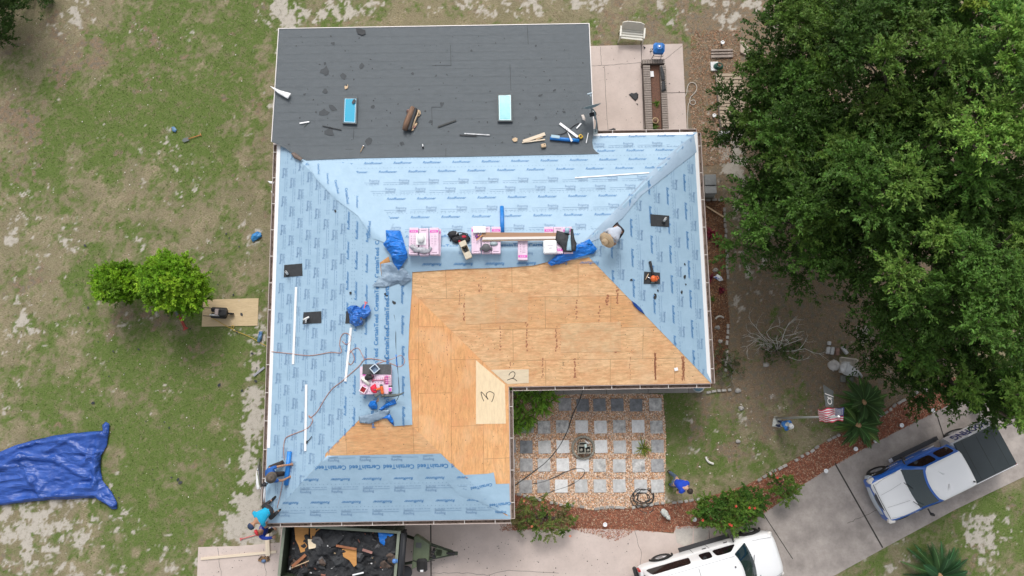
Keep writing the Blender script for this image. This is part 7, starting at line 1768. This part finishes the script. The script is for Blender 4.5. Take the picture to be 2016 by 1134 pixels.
# hose pot at the wall corner
hr = thing('hose_pot', 'blue grey hose coiled in a round pot at the house corner', 'hose pot', G(1372,760,.06)); MB().lathe((0,0,0), [(.2,0),(.25,.22),(.27,.24),(.24,.24),(.2,.05)], 24).build('pot', [mat('pot_grey', (.45,.47,.47), .6)], hr)
m_ = MB()
for k in range(4): m_.tube([(math.cos(a)*(.20-.03*k), math.sin(a)*(.20-.03*k), .20+.02*k) for a in [2*math.pi*j/20 for j in range(21)]], .016, 6)
m_.build('hose', [mat('hose_blue', (.16,.28,.36), .5)], hr)

# ================================================================ FLAGPOLE AND STATUES
fpz = 5.9; fb = G(1527,823,0); ft = G(1651,820,fpz); fl_ = thing('flagpole', 'leaning grey flagpole with two flags hanging beside the cycad palms', 'flagpole', fb)
MB().tube([Vector((0,0,0)), (ft-fb)*.5, ft-fb], [.045,.038,.028], 12).build('pole', [mat('pole_grey', (.42,.44,.43), .4, metal=.3)], fl_)
MB().ball(ft-fb, .045, 0, 12, 8).build('finial', [wm], fl_); MB().box((0,0,.02), (.16,.16,.04), 0, 0, ch=.01).build('base', [cm], fl_)
redf, whf, blf = mat('flag_red', (.62,.04,.10), .7, trans=.2), mat('flag_white', (.78,.76,.76), .7, trans=.2), mat('flag_blue', (.05,.06,.18), .7)
def cloth(pts3, nu, nv, fcol, mats_, name, amp, extra=None):
    """bilinear patch between 4 corners with folds; fcol(u,v)->material index"""
    A_, B_, C_, D_ = [Vector(p) for p in pts3]; vs, m_ = [], MB(); nrm = (B_-A_).cross(D_-A_).normalized()
    S = lambda u, v_: A_*(1-u)*(1-v_)+B_*u*(1-v_)+C_*u*v_+D_*(1-u)*v_
    off = lambda u, v_: nrm*amp*(math.sin(u*9+v_*3)+.6*math.sin(u*17-v_*5))*min(1, u*3+.15)
    for j in range(nv+1):
        for i in range(nu+1): u, v_ = i/nu, j/nv; vs.append(S(u,v_)+off(u,v_))
    o = len(m_.v); m_.v += [tuple(q) for q in vs]
    for j in range(nv):
        for i in range(nu): m_.f.append((j*(nu+1)+i, j*(nu+1)+i+1, (j+1)*(nu+1)+i+1, (j+1)*(nu+1)+i)); m_.m.append(fcol((i+.5)/nu, (j+.5)/nv)); m_.sm.append(True)
    if extra: extra(m_, S, off, nrm)
    o = m_.build(name, mats_, fl_); o.location = -fb; return o
def stars(m_, S, off, nrm):
    for j in range(6):
        for i in range(7):
            u, v_ = .03+.36*(i+.5)/7, .03+.48*(j+.5)/6; c = S(u,v_)+off(u,v_)+nrm*.012; e1 = (S(u+.01,v_)-S(u,v_)).normalized()*.022; e2 = (S(u,v_+.01)-S(u,v_)).normalized()*.022
            pts = [c+e1*math.cos(a)*q+e2*math.sin(a)*q for a, q in [(math.pi*k/5, 1 if k%2 == 0 else .45) for k in range(10)]]; m_.add(pts, [tuple(range(10))], 1); m_.add([p-nrm*.024 for p in reversed(pts)], [tuple(range(10))], 1)
cloth([G(1662,802,5.6), G(1610,806,5.0), G(1613,832,4.7), G(1660,829,5.3)], 26, 26, lambda u, v_: (2 if (u < .36 and v_ < .60) else (0 if int(v_*13)%2 == 0 else 1)), [redf, whf, blf], 'striped_flag', .05, stars)
pow_m = mat('flag_grey', (.13,.14,.14), .8, trans=.3, var=.15, vs=3)
def emblem(m_, S, off, nrm):
    vs_, fs_ = text_tm('POW MIA', .03, 0, .52)
    for sg in (1,-1): m_.add([S(.62+y*.9*1, .5-x*1.0*1)+off(.62,.5)+nrm*.06*sg for x, y in vs_[:,:2]*np.array([1,1.1])], fs_, 1)
    c0 = []
    for (r0, r1) in ((.155,.125),):
        n_ = 24; P0 = [S(.80+.17*math.cos(2*math.pi*k/n_)*1.0, .5+.26*math.sin(2*math.pi*k/n_))+nrm*.07 for k in range(n_)]; P1 = [S(.80+.125*math.cos(2*math.pi*k/n_), .5+.20*math.sin(2*math.pi*k/n_))+nrm*.07 for k in range(n_)]
        m_.add(P0+P1, [(k,(k+1)%n_,n_+(k+1)%n_,n_+k) for k in range(n_)], 1)
    m_.add([S(u,v_)+nrm*.06 for u, v_ in ((.44,.05),(.48,.05),(.48,.95),(.44,.95))], [(0,1,2,3)], 1)
cloth([G(1620,757,3.6), G(1625,800,4.2), G(1641,800,4.4), G(1641,770,3.8)], 12, 10, lambda u, v_: 0, [pow_m, whf], 'dark_flag', .02, emblem)
# fisherman statue
fs = person('blue and white fisherman garden statue on a white plinth at the foot of the flagpole', G(1530,833,.08), R_(-30), dict(pel=(0,0,.80), chest=(.04,0,1.22), neck=(.06,0,1.38), head=(.10,0,1.54), face=(1,0,-.2),
    sL=(.05,.20,1.28), eL=(.20,.24,1.05), hL=(.36,.10,1.05), sR=(.05,-.20,1.28), eR=(.18,-.24,1.05), hR=(.34,-.08,1.02), pL=(0,.10,.78), kL=(.03,.12,.44), aL=(0,.12,.08), pR=(0,-.10,.78), kR=(.03,-.12,.44), aR=(0,-.12,.08)),
    cl('statue_blue', (.04,.18,.50), .15), cl('statue_navy', (.03,.05,.14)), cl('black', (1,1,1)), wst, ('cap', cl('statue_cap', (.75,.75,.74), .1), None), None, 1.8, None, .72, 'garden_statue', 'statue')
MB().box((0,0,-.06), (.42,.42,.08), .3, 0, ch=.01).build('plinth', [wst], fs)
# reclining child statue
cs_ = thing('stone_statue', 'grey weathered stone child statue reclining against a square slab', 'statue', G(1660,726,0), R_(-8)); cs_.scale = (1.3,)*3; gst = mat('statue_grey', (.66,.67,.67), .85, col2=(.44,.44,.43), vs=6, bump=.5, bs=30); gsd = mat('statue_dark', (.22,.22,.20), .9, var=.3, vs=9)
N = [((-.20,0,.40),.16),((-.02,-.03,.38),.17),((.14,-.08,.34),.13),((.34,-.16,.28),.085),((.52,-.22,.16),.05),((-.26,.02,.46),.07),((.14,-.02,.36),.09),((.32,-.10,.36),.075),((.50,-.20,.22),.045),((-.14,.16,.38),.05),((.06,.18,.34),.042),((-.10,-.18,.36),.05),((.10,-.2,.40),.04)]
skinmesh('body', N, [(0,1),(1,2),(2,3),(3,4),(0,5),(2,6),(6,7),(7,8),(0,9),(9,10),(0,11),(11,12)], [gst], cs_, 2, 1)
MB().ball((-.46,.04,.36), (.19,.165,.17), 0, 18, 12, jit=.12).ball((-.47,.21,.36), (.03,.02,.04), 0, 8, 6).ball((-.47,-.13,.36), (.03,.02,.04), 0, 8, 6).ball((-.50,.04,.53), (.03,.03,.025), 0, 8, 6).build('head', [mat('statue_head', (.46,.44,.42), .9, var=.2, vs=8)], cs_)
MB().box((.10,.10,.14), (.58,.50,.10), 0, 0, ch=.015).box((.33,.10,.22), (.05,.46,.10), 0, 0, ch=.01).box((.05,.33,.22), (.5,.05,.08), 0, 0, ch=.01).build('slab', [mat('slab_tan', (.55,.50,.42), .9, var=.25, vs=7)], cs_)
for x in (-.02,.22): MB().box((x,-.32,.07), (.15,.22,.14), 0, 0, ch=.02).build('foot_block', [gsd], cs_)
for k, (px, py, rz_, L, lab) in enumerate(((1629,690,75,.30,'leftmost upright stone block of the broken row above the statue'),(1637,691,78,.32,'second stone block of the broken row above the statue'),(1647,693,80,.30,'reddish third stone block of the broken row above the statue'),(1661,690,-55,.36,'slanting pale stone block at the right of the broken row'),(1631,676,80,.15,'small stone fragment above the broken row of blocks'))):
    tag(MB().box((0,0,.07), (L,.13,.14), 0, 0, ch=.02).build('stone_block', [gst if k != 2 else mat('block_red', (.30,.18,.14), .9, var=.3, vs=9)], loc=G(px,py,0), rz=R_(rz_)), lab, 'stone block', 'broken stone blocks above the statue')
# pole lying in the trees
pa, pb_ = G(1656,502,3.2), G(1705,477,3.9); t = thing('light_pole', 'pale grey metal arm poking out from under the oaks', 'light pole', G(1705,500,0)); B = Vector(t.location)
MB().tube([pa-B, pb_-B, Vector((.15,.1,3.6)), Vector((0,0,0))], [.05,.045,.05,.06], 10).build('pole', [mat('pole_pale', (.42,.52,.55), .35, metal=.3)], t); MB().ball(pa-B, (.10,.07,.05), 0, 10, 6).build('lamp_head', [gym], t)

# ================================================================ BACK YARD
bn = thing('garden_bench', 'white plastic garden bench on the grass above the patio', 'bench', G(1241,76,0), R_(-7)); wpl = mat('white_plastic', (.74,.72,.64), .5, var=.08, vs=4)
MB().box((0,.02,.42), (1.0,.08,.03)).box((0,.14,.42), (1.0,.08,.03)).box((0,-.10,.42), (1.0,.08,.03)).box((0,-.22,.41), (1.0,.07,.03)).box((0,-.04,.39), (.9,.4,.02)).build('seat', [wpl], bn)
m_ = MB(); P = [(-.5,0),(.5,0),(.48,.34),(.3,.42),(-.3,.42),(-.48,.34)]
rb = Matrix.Rotation(R_(66),3,'X'); v0 = [rb@Vector((x,y,0))+Vector((0,.20,.44)) for x,y in P]; v1 = [q+rb@Vector((0,0,.04)) for q in v0]
m_.add(v0+v1, [tuple(range(5,-1,-1)), tuple(range(6,12))]+[(i,(i+1)%6,(i+1)%6+6,i+6) for i in range(6)]); m_.build('backrest', [wpl], bn)
for s_ in (1,-1):
    MB().box((s_*.52,-.03,.64), (.08,.50,.035), 0, 0, ch=.01).build('armrest', [wpl], bn)
    for y in (.18,-.24): MB().tube([(s_*.50,y,.64 if y < 0 else .44),(s_*.54,y*1.15,0)], .03, 8).build('leg', [wpl], bn)
gl_ = thing('charcoal_grill', 'blue lidded barbecue grill on black legs at the top of the brick planter', 'grill', G(1290,112,.05), R_(-3)); gbl = mat('grill_blue', (.01,.16,.52), .3, coat=.6)
MB().box((0,0,.86), (.50,.48,.22), 0, 0, ch=.09, top=.82).build('lid', [gbl], gl_, smooth=False); MB().box((0,0,.68), (.46,.44,.16), 0, 0, ch=.05).build('bowl', [gbl], gl_)
MB().lathe((.0,.0,.97), [(.05,0),(.055,.01),(.03,.02),(.001,.02)], 16).build('lid_vent', [chrome], gl_)
for x in (-.2,.2):
    for y in (-.2,.18): MB().tube([(x*.8,y*.8,.62),(x*1.1,y*1.2,0)], .014, 6).build('leg', [blackp], gl_)
MB().tube([(-.2,-.22,.2),(.2,-.22,.2)], .012, 6).tube([(-.23,.02,.72),(-.36,-.02,.75),(-.36,-.12,.75),(-.23,-.14,.72)], .012, 6).tube([(-.2,-.24,.7),(-.2,-.32,.7),(.2,-.32,.7),(.2,-.24,.7)], .012, 6).build('handle', [blackp], gl_)
pl_ = thing('brick_planter', 'narrow brick planter filled with bark running down the patio', 'planter', G(1290,190,.05)); B = Vector(pl_.location)
bkm = mat('brick_tan', (.36,.31,.27), .9, col2=(.24,.20,.18), vs=12, bump=.3, bs=60); mrt = mat('mortar', (.14,.12,.11), .95)
def bwall(a, b_, w_, h, across=True):
    a, b_ = G(*a,.05+h), G(*b_,.05+h); a.z = b_.z = 0; d = b_-a; L = d.length; an = math.atan2(d.y,d.x); n_ = int(L/.105); m_ = MB(); c = (a+b_)/2-B
    m_.box((c.x,c.y,h/2-.06), (L,w_-.02,h-.02), an, 1)
    r = random.Random(3)
    for k in range(n_): p = a.lerp(b_, (k+.5)/n_)-B; m_.box((p.x,p.y,h-.035+r.uniform(-.003,.003)), (L/n_-.018,w_,.07), an, 0, ch=.005)
    m_.build('brick_wall', [bkm, mrt], pl_)
bwall((1273,128),(1279,262), .30, .42); bwall((1305,128),(1311,256), .26, .42); bwall((1265,121),(1309,120), .20, .42)
sp2 = pxpoly([(1281,128),(1299,128),(1303,258),(1286,260)], lambda a,b_: G(a,b_,.3)); MB().prism([(x-B.x,y-B.y) for x,y in sp2], 0, .22).build('soil', [mat('bark_soil', (.24,.12,.08), .95, col2=(.10,.06,.045), vs=14, bump=.5, bs=40)], pl_)
tag(MB().box((0,0,.01), (.22,.26,.02), .05).build('white_card', [wm], loc=G(1282,146,.3)), 'white card lying in the top of the brick planter', 'card')
for (pts, lab) in (([(1300,131),(1303,130),(1308,145),(1309,158),(1302,158),(1300,143)], 'black felt strip draped over the upper right planter wall'), ([(1303,160),(1309,160),(1311,178),(1304,180),(1302,182)], 'black felt strip draped over the middle right planter wall')):
    tarp('black_felt', pts, None, lab, 'roofing felt', feltb, .08, .04, 3, 1.4, 2, 4, zz=.50)
for (pts, lab) in (([(1238,186),(1243,183),(1248,184),(1253,182),(1257,186),(1256,194),(1251,199),(1245,194)], 'heart shaped black felt scrap on the patio'), ([(1197,256),(1203,254),(1208,252),(1212,254),(1212,258),(1205,260),(1198,259)], 'black felt scrap on the patio near the eave'), ([(1252,204),(1256,204),(1256,207)], 'tiny felt scrap below the heart shaped one'), ([(1266,91),(1271,93),(1269,97)], 'small felt scrap left of the grill')):
    tarp('felt_scrap', pts, None, lab, 'felt scrap', feltb, .08, .015, 3, 0, 2, 4, zz=.06)
pt = thing('flower_pot', 'tan round pot at the lower end of the brick planter', 'pot', G(1289,240,.28)); MB().lathe((0,0,0), [(.09,0),(.13,.14),(.14,.16),(.11,.16),(.10,.1)], 18).build('pot', [mat('pot_tan', (.52,.38,.22), .7, var=.3, vs=12)], pt); MB().ball((0,0,.15), (.09,.09,.05), 0, 10, 6, jit=.4).build('soil', [mat('bark_soil', (1,1,1))], pt)
cr_ = lambda x, y: (1140+x/3.78, 30+y/3.78)
cord([cr_(*p) for p in ((808,850),(806,780),(808,720),(812,670),(830,640),(855,635),(865,655),(850,670),(830,662),(822,640),(830,610),(860,580),(875,545),(865,515),(840,503),(815,515),(803,550),(795,590),(765,650),(735,705),(705,765),(672,835))], .016, 'pale garden hose looping off the right edge of the patio', mat('hose_pale', (.58,.54,.48), .6), 'garden_hose', 'hose', G)
# deck boards under the oak
dk_ = thing('board_walk', 'weathered wooden deck boards half hidden by the overhanging oak', 'boardwalk', G(1430,185,0)); B = Vector(dk_.location); wdm = mat('deck_wood', (.50,.40,.29), .85, col2=(.34,.27,.20), vs=5, stretch=(.4,4,1))
for k in range(16): 
    a = G(1409+k*.7,150+k*6.6)-B; MB().box((a.x+.55,a.y,.11), (1.15,.125,.03), R_(rs.uniform(-1,1)), 0, ch=.003).build('board', [wdm], dk_)
a, b_ = G(1408,148)-B, G(1418,256)-B; c = (a+b_)/2; MB().box((c.x,c.y,.06), ((b_-a).length,.06,.12), math.atan2(b_.y-a.y,b_.x-a.x)).build('rail', [mat('deck_rail', (.17,.14,.12), .9)], dk_)
for k, (y, w2, lab) in enumerate(((101,.1,'upper grey timber lying across the top of the leaf litter'),(107,.08,'second grey timber just below the uppermost one'),(113,.12,'lowest brown timber of the three above the white slab'))):
    plank((1399,y),(1442,y-1), w2, .10, lab, [mat('timber_grey', (.34,.28,.24), .9, var=.3, vs=6)], zz=.0, cat='timber', name='timber', ch=.01)
tag(MB().box((0,0,.05), (.34,.42,.10), .02, 0, ch=.01).build('white_slab', [pvm[2]], loc=G(1406,132,0)), 'white square slab at the upper end of the deck boards', 'slab')
wc = thing('green_hose_coil', 'dark green hose coil on the white slab by the deck boards', 'hose', G(1414,131,.1)); m_ = MB()
for k in range(5): m_.tube([(math.cos(a)*(.20-.02*k), math.sin(a)*(.15-.01*k), .03+.03*k) for a in [2*math.pi*j/18 for j in range(19)]], .02, 6)
m_.build('coil', [mat('hose_green', (.02,.10,.075), .5)], wc)
for (px, py, sx, sy, lab) in ((1424,270,.5,.42,'square grey concrete block at the lower end of the deck boards'),):
    tag(MB().box((0,0,.12), (sx,sy,.24), 0, 0, ch=.015).box((0,.0,.245), (sx*.7,sy*.6,.02), 0, 1).build('concrete_block', [pvm[0], pvm[1]], loc=G(px,py,0)), lab, 'concrete block')
tag(MB().prism([(0,.2),(.3,-.2),(.1,-.45),(-.15,-.3),(-.12,.25)], 0, .12).build('flat_rock', [mat('rock_beige', (.50,.42,.34), .9, var=.2, vs=4)], loc=G(1462,92,0)), 'flat beige rock peeking out beside the topmost oak', 'rock')
ac = thing('utility_box', 'grey metal utility box standing between the house and side lawn', 'utility box', G(1392,369,0)); MB().box((0,.16,.30), (.50,.48,.60), 0, 0, ch=.02).build('cabinet', [mat('cab_grey', (.27,.28,.28), .6, var=.15, vs=6)], ac); MB().box((0,-.26,.28), (.50,.34,.56), 0, 0, ch=.02).build('cabinet', [mat('cab_grey2', (.36,.37,.37), .6, var=.15, vs=6)], ac); MB().box((0,0,.03), (.62,.95,.06)).build('pad', [cm], ac)

# ================================================================ LEFT LAWN
tarp('ground_tarp', [(-60,905),(0,890),(30,877),(65,867),(100,859),(150,852),(203,848),(203,836),(210,830),(217,834),(216,850),(211,878),(200,897),(199,925),(202,945),(222,970),(232,990),(231,1002),(222,1002),(206,992),(192,980),(150,982),(100,984),(50,988),(0,995),(-60,1003)], None, 'large crumpled blue tarp spread on the left lawn', 'tarp', bt_d, .075, .12, 1.3, -.12, 3.2, 33, zz=.04, edge=.15, wob=.02, creases=[([(0,900),(60,872),(120,862),(200,852)],.22,.10),([(0,922),(45,898),(110,903),(175,938)],.20,.14),([(45,903),(70,945),(85,965),(120,972),(185,958)],.26,.16),([(0,918),(35,917)],.15,.14),([(95,890),(135,866)],.14,.10),([(140,868),(185,898),(165,915)],.14,.10),([(200,850),(196,900),(192,950),(200,980),(225,995)],.20,.14),([(180,862),(178,900),(192,930)],.12,.08),([(0,990),(90,978),(190,972)],.22,.12),([(210,840),(212,860)],.15,.12)])
plb = thing('plywood_sheet', 'clean plywood sheet lying on the lawn right of the citrus tree', 'plywood', G(453,615,0)); B = Vector(plb.location)
P = [G(px,py,.03)-B for px,py in ((400,590),(509,587),(507,641),(397,643))]; MB().prism([(p.x,p.y) for p in P], .012, .03).build('panel', [PW_G], plb)
co = thing('air_compressor', 'black wheelbarrow style air compressor on the plywood sheet', 'air compressor', G(436,617,.03), R_(-4)); 
MB().tube([(-.38,.13,.16),(-.33,.13,.16),(.25,.13,.16),(.3,.13,.16)], [.05,.105,.105,.05], 16).build('tank', [blk], co); MB().tube([(-.38,-.13,.16),(-.33,-.13,.16),(.25,-.13,.16),(.3,-.13,.16)], [.05,.105,.105,.05], 16).build('tank', [blk], co)
MB().box((.22,0,.36), (.34,.30,.24), 0, 0, ch=.04).box((.36,.0,.46), (.12,.22,.1), 0, 0, ch=.02).ball((.12,.08,.48), .06).build('motor', [blackp], co); MB().box((-.06,.02,.33), (.16,.26,.10), 0, 0, ch=.01).build('label_panel', [mat('panel_pink', (.55,.45,.42), .5)], co)
MB().tube([(-.36,-.11,.28),(.06,-.12,.28)], .035, 10).build('silver_pipe', [wm], co); MB().tube([(-.62,.17,.35),(-.3,.17,.32),(.3,.17,.3)], .016, 6).build('handle', [blackp], co); MB().tube([(-.62,-.17,.35),(-.3,-.17,.32),(.3,-.17,.3)], .016, 6).build('handle', [blackp], co)
MB().lathe((.45,0,.12), [(.12,-.03),(.12,.03),(.06,.035)], 18, 0, rot=Matrix.Rotation(math.pi/2,3,'X')).build('wheel', [rubber], co)
cord([(418,626),(432,634),(446,642),(455,646),(459,647),(461,643),(458,641),(456,645),(460,650),(470,654),(485,660),(500,667),(513,675),(527,682)], .012, 'yellow cord running from the compressor towards the eave', mat('cord_yellow', (.62,.42,.06), .5), 'power_cord', 'cord', G)
tarp('blue_litter', [(512,652),(518,653),(516,668),(511,675),(507,672),(509,660)], None, 'crumpled blue package by the yellow cord', 'package', mat('pack_blue', (.05,.14,.36), .4, col2=(.15,.28,.34), vs=8), .05, .13, 4, 1.2, 1.5, 4, zz=.03)
tarp('blue_litter', [(497,462),(507,456),(515,459),(516,466),(507,472),(498,477),(495,470)], None, 'crumpled bright blue bag on the lawn near the west eave', 'bag', crinkle(mat('bag_blue', (.02,.18,.50), .4, col2=(.06,.3,.6), vs=6), 9), .05, .13, 4, 1.2, 1.5, 9, zz=.03)
tarp('blue_litter', [(338,250),(344,250),(349,256),(346,261),(340,259)], None, 'small blue scrap left of the orange handled shovel', 'scrap', mat('pack_blue', (1,1,1)), .05, .07, 5, 1.2, 1.5, 4, zz=.03)
plank((500,740),(521,723), .09, .05, 'silver metal channel lying on the sand by the west eave', [alloy], zz=.0, cat='metal channel', name='metal_channel')
sh1 = thing('shovel', 'orange handled shovel lying alone on the upper left lawn', 'shovel', G(396,266,.02), R_(198)); orh2 = mat('handle_orange', (.62,.22,.07), .5)
MB().tube([(0,0,.03),(.58,0,.03)], .016, 8).tube([(0,-.06,.03),(0,.06,.03)], .015, 8).build('handle', [orh2], sh1); MB().prism([(.56,-.08),(.78,-.09),(.86,0),(.78,.09),(.56,.08)], .02, .035).build('blade', [gym], sh1)
sh2 = thing('shovel', 'red handled shovel under the large citrus tree', 'shovel', G(366,648,.02), R_(118))
MB().tube([(0,.03,.03),(.7,.03,.03)], .02, 8).tube([(0,-.03,.03),(.7,-.03,.03)], .02, 8).tube([(0,-.10,.03),(0,.10,.03)], .022, 8).tube([(.06,-.03,.03),(0,-.09,.03)], .015, 6).tube([(.06,.03,.03),(0,.09,.03)], .015, 6).build('handle', [redh], sh2); MB().prism([(.68,-.1),(.9,-.1),(.95,0),(.9,.1),(.68,.1)], .02, .04).build('blade', [gym], sh2)
fk2 = thing('garden_fork', 'orange handled fork lying on the sand by the drive corner', 'fork', G(508,1052,.02), R_(14)); fork(fk2, .72, mat('handle_coral', (1,1,1)), 4, .16, chrome)
plank((396,1100),(544,1086), .10, .04, 'long pale board lying across the concrete left of the trailer', [lump], zz=.035, name='board')
plank((526,1046),(528,1094), .17, .04, 'short wide pale board propped over the long one by the red capped man', [lump], zz=.085, name='board')
db = thing('debris_pile', 'small heap of leaves with a blue cap on the concrete left of the trailer', 'debris', G(520,1104,.03))
MB().ball((0,0,.05), (.10,.07,.06), 0, 10, 6).build('blue_cap', [mat('cap_blue2', (.12,.20,.36), .6, var=.4, vs=20)], db)
m_ = MB(); r = random.Random(3)
for k in range(60): a = r.uniform(0,6.28); q = r.uniform(.08,.24); m_.prism(scrap_poly(math.cos(a)*q, abs(math.sin(a))*q*.8, r.uniform(.015,.04), 1.5, 5), r.uniform(.0,.03), .04+r.uniform(0,.03), r.choice((0,0,1)))
m_.build('dry_leaves', [mat('dry_leaf', (.30,.18,.09), .9, var=.4, vs=20), mat('dry_leaf2', (.10,.07,.05), .9)], db)
# roofing crumbs on the paving and lawn
def crumbs(name, poly, N_, z, pal, lab, cat, s0=.012, s1=.05):
    P = randin(poly, N_); pal = np.array(pal); C_ = pal[rng.integers(0,len(pal),N_)]; S = rng.uniform(s0,s1,N_)*rng.uniform(.3,1,N_)
    o = scatter(name, np.concatenate([P, np.full((N_,1), z+.008)],1), [(-1,-.5,0),(.2,-.7,.1),(1,.1,.05),(.3,.6,.0),(-.7,.5,.1)], [(0,1,2,3,4)], np.stack([S,S,S*.3],1), C_, mat('chip', (1,1,1)))
    return tag(o, lab, cat, kind='stuff')
crumbs('roofing_crumbs', pxpoly([(392,1080),(1240,1045),(1240,1134),(392,1134)], G), 300, .033, [(.04,.04,.045),(.08,.075,.07),(.03,.03,.03)], 'dark roofing crumbs scattered over the front concrete', 'debris', .008, .032)
crumbs('roofing_crumbs', pxpoly([(1165,95),(1345,92),(1350,255),(1168,258)], G), 60, .053, [(.04,.04,.045),(.12,.08,.06)], 'dark roofing crumbs scattered over the back patio', 'debris', .01, .035)
crumbs('lawn_litter', pxpoly([(20,30),(530,30),(520,1060),(20,1100)], G), 420, .03, [(.7,.66,.58),(.55,.5,.42),(.6,.55,.5)], 'pale leaf and chip litter scattered over the left lawn', 'litter', .012, .04)
crumbs('lawn_litter', pxpoly([(1310,790),(1600,760),(1640,860),(1400,960),(1310,970)], G), 160, .03, [(.7,.66,.58),(.55,.5,.42)], 'pale litter scattered over the front lawn', 'litter', .012, .04)
crumbs('felt_crumbs', pxpoly([(150,450),(520,450),(510,1000),(150,1000)], G), 60, .03, [(.05,.055,.06),(.07,.07,.075)], 'small dark felt pieces dropped on the left lawn', 'debris', .03, .10)
